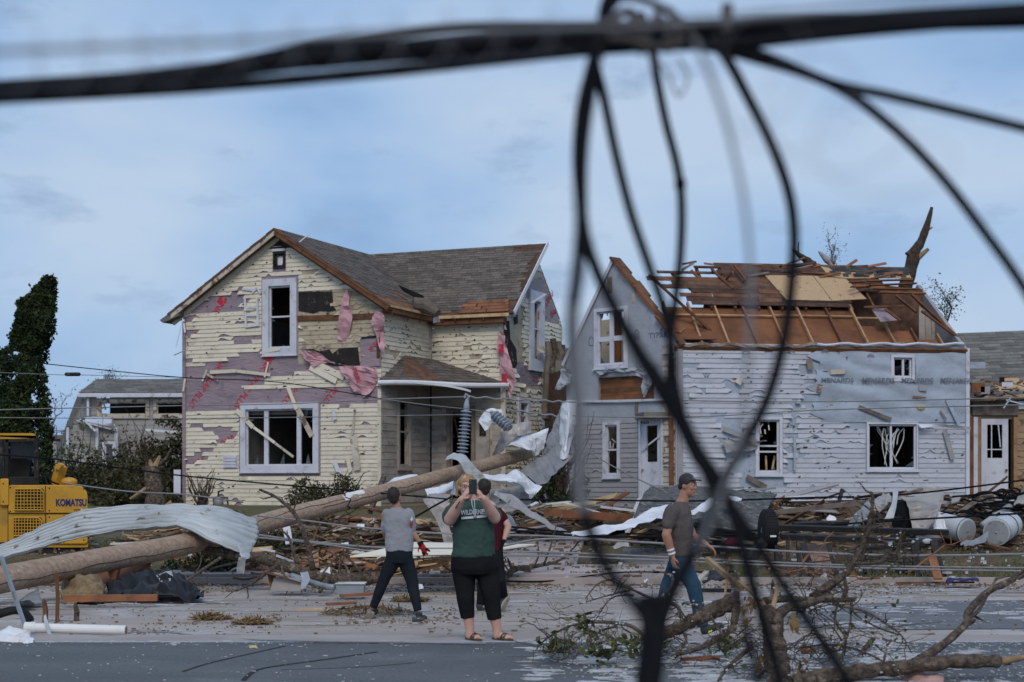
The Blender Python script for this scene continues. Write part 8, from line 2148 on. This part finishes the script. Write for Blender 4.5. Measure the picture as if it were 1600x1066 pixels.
shoe(t, K(1097, 993, -.08), K(1131, 980, -.10), M['shoe_dark'], M['steel_black'], .05, up=V((.35, 0, 1)).normalized())
shoe(t, K(1022, 980, .1), K(1044, 991, .1), M['shoe_dark'], M['steel_black'], .05)
mb = MB(); mb.prism([K(1107, 986, -.14), K(1113, 984, -.145), K(1112, 987, -.145), K(1106, 989, -.14)], (0, -.012, 0)); mb.build('shoe_stripe', M['neon'], t)
mb = MB()
mb.ell(hc + V((-.008, .008, .052)), .092, .096, .085, 16, 10); f2 = V((fd.x, fd.y, 0)).normalized(); s_ = f2.cross(V((0, 0, 1)))
pts = [hc + f2 * (.075 + .09 * math.cos(R(a))) + s_ * .078 * math.sin(R(a)) + V((0, 0, .058 - .012 * math.cos(R(a)))) for a in range(-90, 91, 15)]
mb.prism(pts, (0, 0, .014)); organic(mb, 'cap', M['shoe_dark'], t, .008, 2)
mb = MB(); mb.ell(hc + V((-.03, .03, -.005)), .075, .075, .06, 12, 8); organic(mb, 'hair', M['dark_hair'], t, .01, 2, .01)
for k in (.12, .30):
 mb = MB(); c = wr.lerp(el, k); dd = (wr - el).normalized(); mb.tube([c - dd * .012, c + dd * .012], [.042, .040], 14); mb.build('wristband', M['white_cloth'], t, smooth=True)
# ================================================================== the broken branch in front
gx = lambda x, y: (lambda p: (x, y, p.y))(G(x, y))
D = lambda x, y, d: P(x, y, d)
lt = limb_thing('fallen_limb', 'thick broken branch with torn end slanting up from the asphalt before the walking man', [D(1016, 1000, 14.6), D(1050, 985, 14.6), D(1085, 968, 14.6), D(1120, 952, 14.6), D(1152, 938, 14.6)], .050, .085,
 [([D(1150, 940, 14.6), D(1149, 960, 14.5), D(1144, 985, 14.5)], .045, .03), ([D(1148, 978, 14.5), D(1125, 995, 14.4), D(1095, 1012, 14.3), D(1060, 1022, 14.2)], .035, .02), ([D(1070, 976, 14.6), D(1064, 960, 14.7), D(1055, 945, 14.8), D(1025, 938, 14.8), D(985, 920, 14.9), D(950, 906, 15)], .028, .006),
     ([D(1020, 940, 14.8), D(1045, 922, 14.9), D(1051, 900, 15), D(1040, 898, 15)], .018, .008), ([D(985, 922, 14.9), D(945, 932, 15), D(905, 944, 15)], .012, .004), ([D(960, 905, 15), D(935, 912, 15), D(914, 936, 15)], .012, .004), ([D(990, 930, 14.9), D(955, 935, 15), D(930, 970, 15)], .012, .004),
     ([D(1010, 998, 14.6), D(985, 978, 14.6), D(940, 972, 14.6), D(900, 976, 14.5), D(866, 990, 14.4), D(842, 1008, 14.3)], .024, .006), ([D(940, 985, 14.6), D(965, 980, 14.6), D(990, 992, 14.6), D(1008, 1006, 14.6)], .012, .005), ([D(925, 1008, 14.3), D(960, 1000, 14.4), D(1000, 1004, 14.5)], .012, .005),
     ([D(1085, 970, 14.6), D(1100, 955, 14.6), D(1090, 948, 14.7), D(1070, 942, 14.8)], .02, .01), ([D(1066, 985, 14.6), D(1072, 1000, 14.5), D(1060, 1018, 14.3), D(1048, 1026, 14.2)], .018, .006), ([D(1110, 962, 14.5), D(1128, 990, 14.4), D(1150, 1000, 14.3), D(1180, 1004, 14.2)], .012, .004)],
 'bark', 'branch', leaves=0, seed=3, frost=240)
t = FT = limb_thing('fallen_tree', 'stout broken trunk with tangled twigs standing on the asphalt at the lower right', [D(1222, 1085, 12.7), D(1216, 1050, 12.9), D(1210, 1010, 13.1), D(1206, 975, 13.2), D(1200, 958, 13.2)], .105, .078,
 [([D(1208, 970, 13.2), D(1230, 950, 13.3), D(1262, 944, 13.4), D(1300, 930, 13.6)], .05, .02), ([D(1180, 940, 13.6), D(1230, 936, 13.7), D(1280, 938, 13.8), D(1335, 937, 13.9)], .038, .025), ([D(1270, 935, 13.8), D(1290, 918, 13.9), D(1322, 896, 14), D(1340, 866, 14), D(1356, 830, 14), D(1364, 780, 14), D(1360, 768, 14)], .045, .008),
     ([D(1330, 880, 14), D(1365, 880, 14), D(1395, 868, 14), D(1405, 850, 14), D(1408, 828, 14)], .022, .008), ([D(1360, 905, 14), D(1385, 890, 14), D(1390, 884, 14)], .012, .004), ([D(1204, 960, 13.2), D(1180, 930, 13.4), D(1150, 905, 13.6)], .03, .015, 'raw_wood'), ([D(1205, 962, 13.2), D(1212, 930, 13.3), D(1216, 910, 13.3)], .03, .01, 'raw_wood'),
     ([D(1300, 944, 13.8), D(1350, 955, 13.7), D(1385, 975, 13.5), D(1410, 995, 13.3), D(1424, 1020, 13.1)], .014, .005), ([D(1330, 938, 13.9), D(1335, 958, 13.8), D(1370, 980, 13.6), D(1405, 992, 13.4)], .014, .005), ([D(1310, 940, 13.8), D(1305, 970, 13.7), D(1322, 1000, 13.6), D(1312, 1030, 13.4)], .014, .005), ([D(1330, 940, 13.9), D(1328, 980, 13.7), D(1318, 1010, 13.5)], .012, .004),
     ([D(1250, 1012, 13), D(1310, 1008, 13), D(1370, 1028, 12.9), D(1420, 1066, 12.7)], .012, .006), ([D(1175, 1010, 13.2), D(1140, 1040, 13), D(1122, 1064, 12.8)], .022, .01), ([D(1344, 1022, 13.2), D(1356, 1008, 13.2), D(1366, 996, 13.2)], .026, .02), ([D(1345, 880, 14), D(1352, 845, 14), D(1346, 800, 14)], .014, .005), ([D(1320, 900, 14), D(1345, 850, 14.1), D(1375, 820, 14.1)], .014, .005)],
 'bark', 'tree', leaves=1, seed=5, frost=260, lm='leaf', ls=.06, rn=12)
t = limb_thing('fallen_bough', 'long bark covered bough lying on the asphalt at bottom right with a rising limb', [D(1240, 1068, 12.75), D(1300, 1056, 12.8), D(1345, 1050, 12.85), D(1420, 1042, 12.9), D(1500, 1034, 12.95), D(1562, 1034, 13)], .070, .050,
 [([D(1420, 1040, 12.9), D(1470, 1010, 13.2), D(1510, 974, 13.5), D(1512, 958, 13.6), D(1545, 924, 13.9), D(1605, 896, 14.2), D(1650, 876, 14.4)], .036, .024), ([D(1560, 1034, 13), D(1585, 1030, 13), D(1640, 1020, 13)], .035, .02, 'raw_wood'), ([D(1512, 975, 13.5), D(1522, 968, 13.5)], .03, .02), ([D(1380, 1040, 12.9), D(1385, 1015, 13), D(1392, 1000, 13)], .012, .006)], 'bark', 'branch', seed=8, frost=60, rn=12)
def tangle(parent, spots, n, seed, lmin, lmax, r=.006, mt='dark_bark'):
 rnd = random.Random(seed); mb = MB()
 for _ in range(n):
  x, y, d = rnd.choice(spots); a = P(x + rnd.gauss(0, 14), y + rnd.gauss(0, 10), d + rnd.gauss(0, .15)); l = rnd.uniform(lmin, lmax); th = rnd.uniform(-.6, 3.7)
  b = a + V((math.cos(th) * l, rnd.gauss(0, .15), math.sin(th) * l * .6)); b.z = max(b.z, .01); m = a.lerp(b, .5) + V((0, 0, rnd.uniform(-.08, .1)))
  q = catmull([a, m, b], 4); k = len(q); w = r * rnd.uniform(.5, 1.2)
  mb.tube([p + V((rnd.gauss(0, .004), 0, rnd.gauss(0, .004))) for p in q], [w * (1 - .75 * i / (k - 1)) for i in range(k)], 5)
  for p in q[2:-1:2]:
   if rnd.random() < .6: mb.tube(branch_pts(p, p + V((rnd.gauss(0, .09), rnd.gauss(0, .06), rnd.gauss(.02, .08))), rnd, 2, .1), [w * .5, w * .4, w * .2], 4)
 mb.build('twigs', M[mt], parent, kind='stuff')
tangle(lt, [(900, 960, 14.6), (960, 930, 14.9), (985, 1000, 14.4), (1040, 950, 14.7), (1060, 1010, 14.2), (1090, 980, 14.5), (870, 1010, 14.2), (940, 1012, 14.2), (1110, 1010, 14.1)], 60, 1, .12, .5)
tangle(lt, [(930, 1018, 14.0), (1000, 1015, 14.1), (1080, 1022, 13.9), (880, 1015, 14.2)], 70, 5, .08, .3, .005, 'bark')
tangle(FT, [(1250, 940, 13.7), (1300, 930, 13.8), (1340, 900, 14), (1355, 850, 14), (1320, 980, 13.6), (1380, 1000, 13.3), (1270, 960, 13.5), (1400, 870, 14), (1230, 1020, 13)], 80, 2, .12, .6)
tangle(FT, [(1260, 1030, 12.9), (1180, 1030, 13), (1150, 1000, 13.4), (1300, 1020, 13)], 60, 3, .1, .35)
def leafy(pts, label, n, seed, mt='leaf'):
 t = thing('leafy_twig', pts[0], label, 'twig'); rnd = random.Random(seed)
 mb = MB(); mb.tube(catmull(pts, 4), .007, 5); mb.build('stem', M['bark'], t)
 mb = MB(); q = catmull(pts, 6); leaf_cloud(mb, [rnd.choice(q) + V((rnd.gauss(0, .06), rnd.gauss(0, .06), rnd.gauss(.0, .045))) for _ in range(n)], .075, rnd); mb.build('foliage', M[mt], t)
leafy([D(925, 1002, 14.4), D(918, 985, 14.4), D(912, 968, 14.4)], 'upright leafy twig above the foam on the asphalt', 60, 1)
leafy([D(858, 1012, 14.2), D(875, 1004, 14.3), D(892, 1006, 14.3)], 'leafy twig at the left end of the fallen branch', 70, 2)
leafy([D(930, 1022, 13.9), D(960, 1010, 14), D(1000, 1000, 14.2)], 'wide leafy spray in the middle of the fallen branch', 150, 3)
leafy([D(1130, 1010, 13.8), D(1142, 1002, 13.8)], 'small leafy sprig between the broken branch and the stout trunk', 40, 4)
leafy([D(1016, 1016, 14), D(1040, 1010, 14.1)], 'leafy sprig under the raised thick branch', 60, 6)
rnd = random.Random(15)
LBL = ('curled dry leaves at the torn end of the thick branch', 'ochre dry leaves left of the stout trunk', 'long strip of ochre dry leaves right of the stout trunk', 'ochre leaves on the fork of the stout trunk', 'dry brown leaves over the thick branch end', 'low ochre leaves right of the stout trunk foot')
for k, (x, y, h) in enumerate(((1166, 940, 30), (1190, 1010, 40), (1252, 1000, 55), (1240, 955, 22), (1172, 925, 26), (1246, 1030, 30))):
 mb = MB()
 for i in range(14):
  a = P(x + rnd.gauss(0, 5), y + h * rnd.random(), 13.1 + rnd.gauss(0, .06)); l = rnd.uniform(.04, .09); w = V((rnd.gauss(0, .016), rnd.gauss(0, .012), 0)); dn = V((rnd.gauss(0, .025), rnd.gauss(0, .02), -l))
  mb.cur = rnd.uniform(.5, 1.3); mb.poly([a, a + dn * .5 + w, a + dn, a + dn * .5 - w + V((0, .01, 0))])
 solo(mb, 'dry_leaves', M['dry_leaf'], LBL[k], 'leaves')['kind'] = 'stuff'
sheet('insulation_wad', [[(1395, 1056, 12.95), (1430, 1046, 13), (1474, 1050, 12.95)], [(1398, 1064, 12.8), (1432, 1056, 12.8), (1476, 1060, 12.8)], [(1400, 1072, 12.7), (1434, 1072, 12.65), (1474, 1070, 12.7)]], 'insulation_pink', 'pink insulation wad on the asphalt below the fallen bough', 'insulation', rough=.08, ku=6, kv=6)
for k, (x, y, w_, m_, lab) in enumerate(((1095, 1034, 60, 'red_wood', 'thin reddish board lying below the fallen branch on the asphalt'), (1265, 1022, 18, 'red_wood', 'short reddish board stub right of the stout trunk'), (1440, 998, 45, 'brown_wood', 'dark lath lying on the gutter at the right'))):
 p = G(x, y); mb = MB(); mb.beam(p + V((-w_ / 2 / F * p.y, 0, .02)), p + V((w_ / 2 / F * p.y, .1, .03)), .07, .03); solo(mb, 'board', M[m_], lab, 'board')
sheet('foam_piece', [[(940, 1008, 14), (950, 1000, 14.1)], [(944, 1016, 13.8), (956, 1014, 13.8)]], 'foam', 'upright white foam chunk under the leafy twig', 'foam', rough=.05)
sheet('foam_piece', [[(388, 1008, 15.6), (400, 1006, 15.7)], [(390, 1011, 15.5), (402, 1010, 15.5)]], 'insulation_yellow', 'cream foam chunk on the asphalt below the thin ground wire', 'foam', rough=.04)
# ================================================================== cables strung in front
CB = dict(black='cable_black', brown='cable_brown', grey='cable_grey')
def cable(pts, w, d, label, mt='cable_black', name='cable', k=8, wob=0):
 """w in photograph pixels at distance d"""
 pts = list(pts)                          # the lines run on to the next poles and down to the ground
 if pts[0][0] <= -190:
  s0 = (pts[0][1] - pts[1][1]) / (pts[0][0] - pts[1][0])
  for x in (-420, -800, -1600, -3200, -6000): pts.insert(0, (x, pts[0][1] + s0 * (x - pts[0][0]) * .5 - (4 if x < -800 else 0)))
 if pts[-1][0] >= 1690:
  s0 = (pts[-1][1] - pts[-2][1]) / (pts[-1][0] - pts[-2][0])
  for x in (2050, 2500, 3300, 5000, 8000): pts.append((x, pts[-1][1] + s0 * (x - pts[-1][0]) * .7))
 elif pts[-1][0] == 1660: pts += [(1740, 720), (1840, 960), (2000, 1400), (2200, HOR + HC * F / d)]
 elif pts[-1][1] >= 1080:
  s0 = (pts[-1][0] - pts[-2][0]) / (pts[-1][1] - pts[-2][1])
  for y in (1180, 1340, 1650, 2050, HOR + HC * F / d): pts.append((pts[-1][0] + s0 * (y - pts[-1][1]) * .6, y))
 ps = [P(p[0], p[1], p[2] if len(p) > 2 else d) for p in pts]
 q = catmull(ps, k)
 if wob: q = [p + V((0, mnoise.noise(p * 3) * wob, mnoise.noise(p * 4 + V((9, 0, 0))) * wob)) for p in q]
 mb = MB(); mb.tube(q, w * (1.4 if mt == 'cable_black' else 1.05) * d / F / 2, 10)
 return solo(mb, name, M[mt], label, 'cable', smooth=True)
n_ = 2.6
cable([(-200, 152), (0, 143), (200, 127), (450, 97), (650, 76), (900, 61), (1000, 57), (1100, 47), (1300, 38), (1600, 30), (1800, 27)], 21, n_, 'thickest black cable of the bundle crossing the whole picture at the top')
cable([(-200, 146), (0, 134), (200, 121), (320, 108), (500, 72), (700, 45), (900, 42), (1050, 40), (1180, 36), (1400, 28), (1600, 19), (1800, 14)], 13, n_ + .05, 'black cable along the upper edge of the overhead bundle')
cable([(-200, 160), (0, 153), (300, 137), (600, 112), (900, 80), (1060, 70), (1160, 68), (1280, 55), (1450, 40), (1600, 30), (1800, 20)], 14, n_ - .05, 'black cable along the lower edge of the overhead bundle')
cable([(200, 122), (450, 104), (600, 92), (760, 80), (900, 68), (1000, 64), (1070, 66), (1180, 82), (1300, 130), (1400, 152), (1600, 200), (1750, 240)], 11, n_, 'black cable leaving the bundle and dropping gently to the right edge')
cable([(900, 72), (1000, 66), (1085, 70), (1180, 92), (1300, 132), (1390, 195), (1470, 275), (1540, 365), (1600, 450), (1660, 560)], 11, n_, 'black cable leaving the bundle and arching steeply down to the right edge')
cable([(-200, 88), (0, 80), (300, 68), (600, 52), (900, 40), (1000, 38), (1300, 14), (1700, -20)], 9, 1.5, 'faint grey wire above the overhead bundle on the left', 'cable_grey')
cable([(1080, 40), (1150, 42), (1300, 34), (1500, 20), (1750, 6)], 14, n_ + .1, 'short thick black cable in the right half of the bundle')
cable([(962, -30), (945, 10), (938, 50), (925, 100), (910, 160), (904, 210), (903, 260), (908, 320), (914, 370), (935, 430), (965, 490), (1000, 550), (1035, 600), (1060, 640), (1090, 700), (1128, 760), (1150, 820), (1172, 900), (1195, 980), (1222, 1080)], 13, 2.5, 'long black hanging cable that crosses from the bundle to the bottom right of centre')
cable([(965, -20), (948, 15), (940, 55), (928, 95), (914, 160), (908, 220), (906, 290), (908, 350), (902, 430), (893, 500), (897, 570), (904, 640), (905, 740), (918, 820), (950, 890), (990, 940), (1016, 985), (1022, 1030), (1015, 1090)], 15, 2.0, 'leftmost thick dark hanging cable sagging to the bottom centre', 'cable_black')
cable([(930, 100), (945, 160), (962, 240), (985, 330), (1012, 410), (1036, 480), (1052, 560), (1052, 620), (1072, 680), (1110, 740), (1150, 800), (1190, 860), (1240, 940), (1290, 1010), (1335, 1085)], 11, 2.7, 'second hanging cable from the left running to the lower right', 'cable_black')
cable([(1000, 20), (1018, 70), (1026, 120), (1040, 190), (1058, 260), (1065, 320), (1063, 400), (1054, 480), (1046, 560), (1056, 640), (1090, 720), (1125, 750)], 10, 2.9, 'third hanging cable with a small knot on it', 'cable_black')
mb = MB(); a = P(1063, 288, 2.9); mb.ell(a, .011, .011, .016, 8, 6); solo(mb, 'cable_knot', M['cable_black'], 'small knot on the third hanging cable', 'knot')
cable([(1085, 62), (1100, 95), (1128, 170), (1152, 260), (1166, 340), (1173, 430), (1171, 520), (1166, 600), (1158, 680), (1140, 740), (1112, 810), (1090, 860)], 8, 1.8, 'pale blurred grey hanging wire between two dark cables', 'cable_grey')
cable([(1110, 62), (1136, 92), (1170, 155), (1205, 225), (1232, 300), (1241, 370), (1236, 450), (1225, 530), (1200, 620), (1160, 700), (1128, 755), (1090, 850), (1055, 915), (1030, 970), (1018, 1030), (1012, 1090)], 12, 2.6, 'rightmost hanging cable curving back down to the bottom centre', 'cable_black')
cable([(1046, 560), (1058, 620), (1075, 680), (1112, 735), (1134, 770), (1148, 810)], 13, 2.6, 'short thick black length where the hanging cables cross')
cable([(1020, 930), (1022, 980), (1018, 1030), (1010, 1090)], 30, 2.55, 'thickest taped bunch of cable at the bottom centre')
cable([(1028, 930), (1030, 985), (1026, 1040), (1022, 1090)], 16, 2.3, 'cable beside the taped bunch at the bottom centre', 'cable_black')
cable([(898, 480), (900, 560), (905, 640), (908, 700), (906, 760), (912, 800)], 18, 1.7, 'very blurred grey wire beside the leftmost hanging cable', 'cable_grey')
cable([(-200, 140), (0, 139), (250, 118), (520, 86), (760, 64), (960, 54), (1060, 56), (1120, 60), (1260, 46), (1500, 30), (1800, 18)], 16, n_ + .02, 'glossy black cable in the middle of the overhead bundle')
cable([(935, 95), (925, 150), (915, 220), (912, 290), (916, 360), (940, 440), (975, 520), (1020, 600), (1062, 670), (1100, 740), (1118, 800), (1136, 880), (1160, 960), (1190, 1085)], 9, 2.3, 'thin black cable running beside the long crossing cable')
cable([(1240, 400), (1232, 470), (1215, 560), (1185, 650), (1150, 720), (1120, 790), (1095, 850), (1068, 900), (1046, 950), (1030, 1000), (1026, 1085)], 8, 2.35, 'thin black cable beside the rightmost hanging cable')
# the tangle where the bundle is tied
rnd = random.Random(10)
LB = ['thin brown loop of tie wire on the left of the cable knot', 'brown tie wire arching over the cable knot', 'grey brown tie wire curling through the cable knot', 'tight brown coil on the right of the cable knot', 'brown strand dropping under the cable knot', 'slack brown strand crossing the cable knot', 'short grey strand standing out of the cable knot', 'brown wrap of wire round the bundle middle', 'wide brown loop rising above the cable knot', 'thin grey loop below the cable knot']
for i, pts in enumerate(([(938, 90), (945, 50), (962, 25), (985, 18), (1000, 35), (1010, 60), (1022, 90)], [(950, 12), (975, -4), (1010, 2), (1045, 18), (1070, 38), (1085, 60)], [(960, 30), (985, 45), (1010, 40), (1030, 28), (1045, 45), (1040, 70)], [(1040, 40), (1055, 30), (1066, 45), (1055, 62), (1042, 55), (1050, 38)], [(985, 20), (1000, 50), (1018, 80), (1024, 110)], [(940, 60), (975, 62), (1010, 70), (1045, 76), (1070, 62)], [(1020, 40), (1030, 15), (1050, 20), (1060, 48)], [(1000, 30), (994, 55), (1002, 82), (1012, 55), (1006, 28)], [(930, 70), (950, 20), (990, -20), (1030, -10)], [(1010, 80), (1040, 110), (1060, 150), (1075, 120), (1060, 90)])):
 cable(pts, rnd.uniform(9, 14) if i != 9 else 4, 2.5 - .05 * (i % 3), LB[i], 'cable_brown' if i not in (6, 9) else 'cable_grey')
mb = MB(); a = P(1136, 20, 2.5); mb.box(a, (.016, .02, .026)); mb.box(a - V((0, 0, .02)), (.012, .02, .02)); solo(mb, 'cable_clip', M['cable_brown'], 'small square clip on top of the overhead bundle', 'clip')
# thin lashing wire that spirals round the bundle
for (x0, x1, d, lab, n) in ((-140, 900, 1.35, 'very thin lashing wire spiralling along the left of the overhead bundle', 13), (1150, 1420, 1.2, 'very thin loose coil of lashing wire hanging right of the knot', 3.5)):
 ps = []
 for i in range(int(n * 14)):
  f = i / (n * 14 - 1); x = x0 + (x1 - x0) * f; th = f * n * 6.283
  if n > 5: c = 110 - 60 * f; y = c + 45 * math.cos(th)
  else: c = 90 + 180 * f; y = c + 110 * math.cos(th) * (1 - .5 * f)
  ps.append((x + (22 if n > 5 else 90) * math.sin(th), y, d + .03 * math.sin(th)))
 cable(ps, 1.7, d, lab, 'cable_grey', 'lashing_wire', 2)
# ---- wires strung across the middle distance
def wire(pts, d, r, label, mt='cable_grey', twist=0):
 ps = [P(p[0], p[1], p[2] if len(p) > 2 else d) for p in pts]
 q = catmull(ps, 8)
 if twist: q = [p + V((0, 0, .018 * math.sin(i * 1.5))) for i, p in enumerate(q)]
 mb = MB(); mb.tube(q, r, 6); solo(mb, 'wire', M[mt], label, 'wire', smooth=True)
wire([(-60, 556), (0, 561), (150, 577), (286, 590), (420, 596), (520, 610), (690, 640)], 36, .012, 'thin dark wire running past the cypress to the left wall of the cream house', 'cable_black')
wire([(-60, 642), (100, 638), (288, 634), (450, 631), (600, 624), (728, 620)], 31.6, .012, 'grey wire ending on top of the upright insulator from the left')
wire([(600, 624), (660, 632), (735, 640), (770, 645)], 31.8, .010, 'second grey wire sloping to the tilted insulator from the left')
wire([(-60, 652), (200, 654), (400, 653), (600, 650), (720, 648)], 32, .009, 'grey wire crossing the big front window of the cream house')
wire([(729, 620), (780, 623), (840, 626), (880, 628)], 31.6, .020, 'twisted grey wire from the upright insulator to the white sheet', twist=1)
wire([(790, 640), (830, 645), (870, 650)], 32.4, .020, 'twisted wire between the tilted insulator and the white sheet', twist=1)
wire([(880, 628), (960, 629), (1060, 626), (1200, 628), (1400, 626), (1640, 620)], 32, .014, 'thin pale wire across the fronts of the grey gable and the pale house')
wire([(895, 650), (1000, 652), (1120, 650), (1300, 640), (1640, 632)], 32.5, .014, 'second thin pale wire below the first across the pale house')
wire([(-60, 708), (60, 715), (180, 730), (290, 744), (420, 756), (540, 766), (700, 780)], 30, .016, 'thick black wire sagging past the digger and the foot of the cream house', 'cable_black')
wire([(100, 755), (200, 768), (290, 773), (380, 785)], 30, .016, 'pale wire from the digger hood to the corner of the cream house')
wire([(402, 806), (480, 814), (560, 824), (700, 834), (860, 838), (1040, 850)], 26.5, .018, 'grey wire from the roofing sheet across behind the people')
wire([(404, 836), (480, 846), (600, 856), (760, 856), (860, 842), (1050, 850), (1240, 862), (1420, 868), (1640, 865)], 25.6, .02, 'upper one of the grey cables strung low across the lawn')
wire([(402, 840), (500, 850), (640, 868), (800, 862), (960, 867), (1150, 876), (1350, 884), (1640, 888)], 25.2, .016, 'middle one of the grey cables strung low across the lawn')
wire([(640, 874), (800, 868), (1000, 874), (1200, 883), (1400, 889), (1640, 893)], 24.9, .016, 'lowest one of the grey cables strung low across the lawn')
wire([(780, 781), (900, 781), (1080, 783), (1250, 778), (1420, 772), (1640, 745)], 31, .02, 'black wire over the roof slab towards the tan house', 'cable_black')
wire([(785, 822), (900, 832), (1040, 834), (1200, 828), (1360, 816), (1640, 800)], 29, .02, 'second black wire low over the heaps', 'cable_black')
wire([(790, 828), (920, 838), (1060, 838), (1180, 834)], 28.6, .024, 'third black wire low over the heaps beside the roof slab', 'cable_black')
wire([(900, 695), (960, 730), (1010, 755), (1046, 770)], 33, .014, 'thin white wire slanting across the grey gable door')
wire([(590, 830), (640, 812), (680, 790), (706, 776)], 29, .02, 'black wire rising to the crumpled metal left of the woman', 'cable_black')
p0 = [G(*p) + V((0, 0, .015)) for p in ((60, 998), (150, 993), (250, 990), (330, 998), (420, 1003), (600, 1006), (760, 1008))]
mb = MB(); mb.tube(catmull(p0, 6), .010, 6); solo(mb, 'wire', M['cable_grey'], 'thin grey wire lying on the ground along the gutter', 'wire')
p0 = [G(*p) + V((0, 0, .075)) for p in ((784, 911), (860, 906), (960, 902), (1060, 901), (1150, 900))]
mb = MB(); mb.tube(catmull(p0, 6), .014, 6); solo(mb, 'wire', M['cable_black'], 'black wire lying along the sidewalk', 'wire')
mb = MB(); a, b = P(101, 585, 36), P(126, 585, 36); mb.tube([a, a + V((.03, 0, 0)), b - V((.03, 0, 0)), b], [.015, .045, .045, .015], 10); solo(mb, 'splice_box', M['steel_black'], 'small dark splice case hanging on a wire right of the cypress', 'splice case')
wire([(-60, 580), (100, 586), (126, 586), (290, 590)], 36, .008, 'hair thin wire that carries the splice case', 'cable_grey')
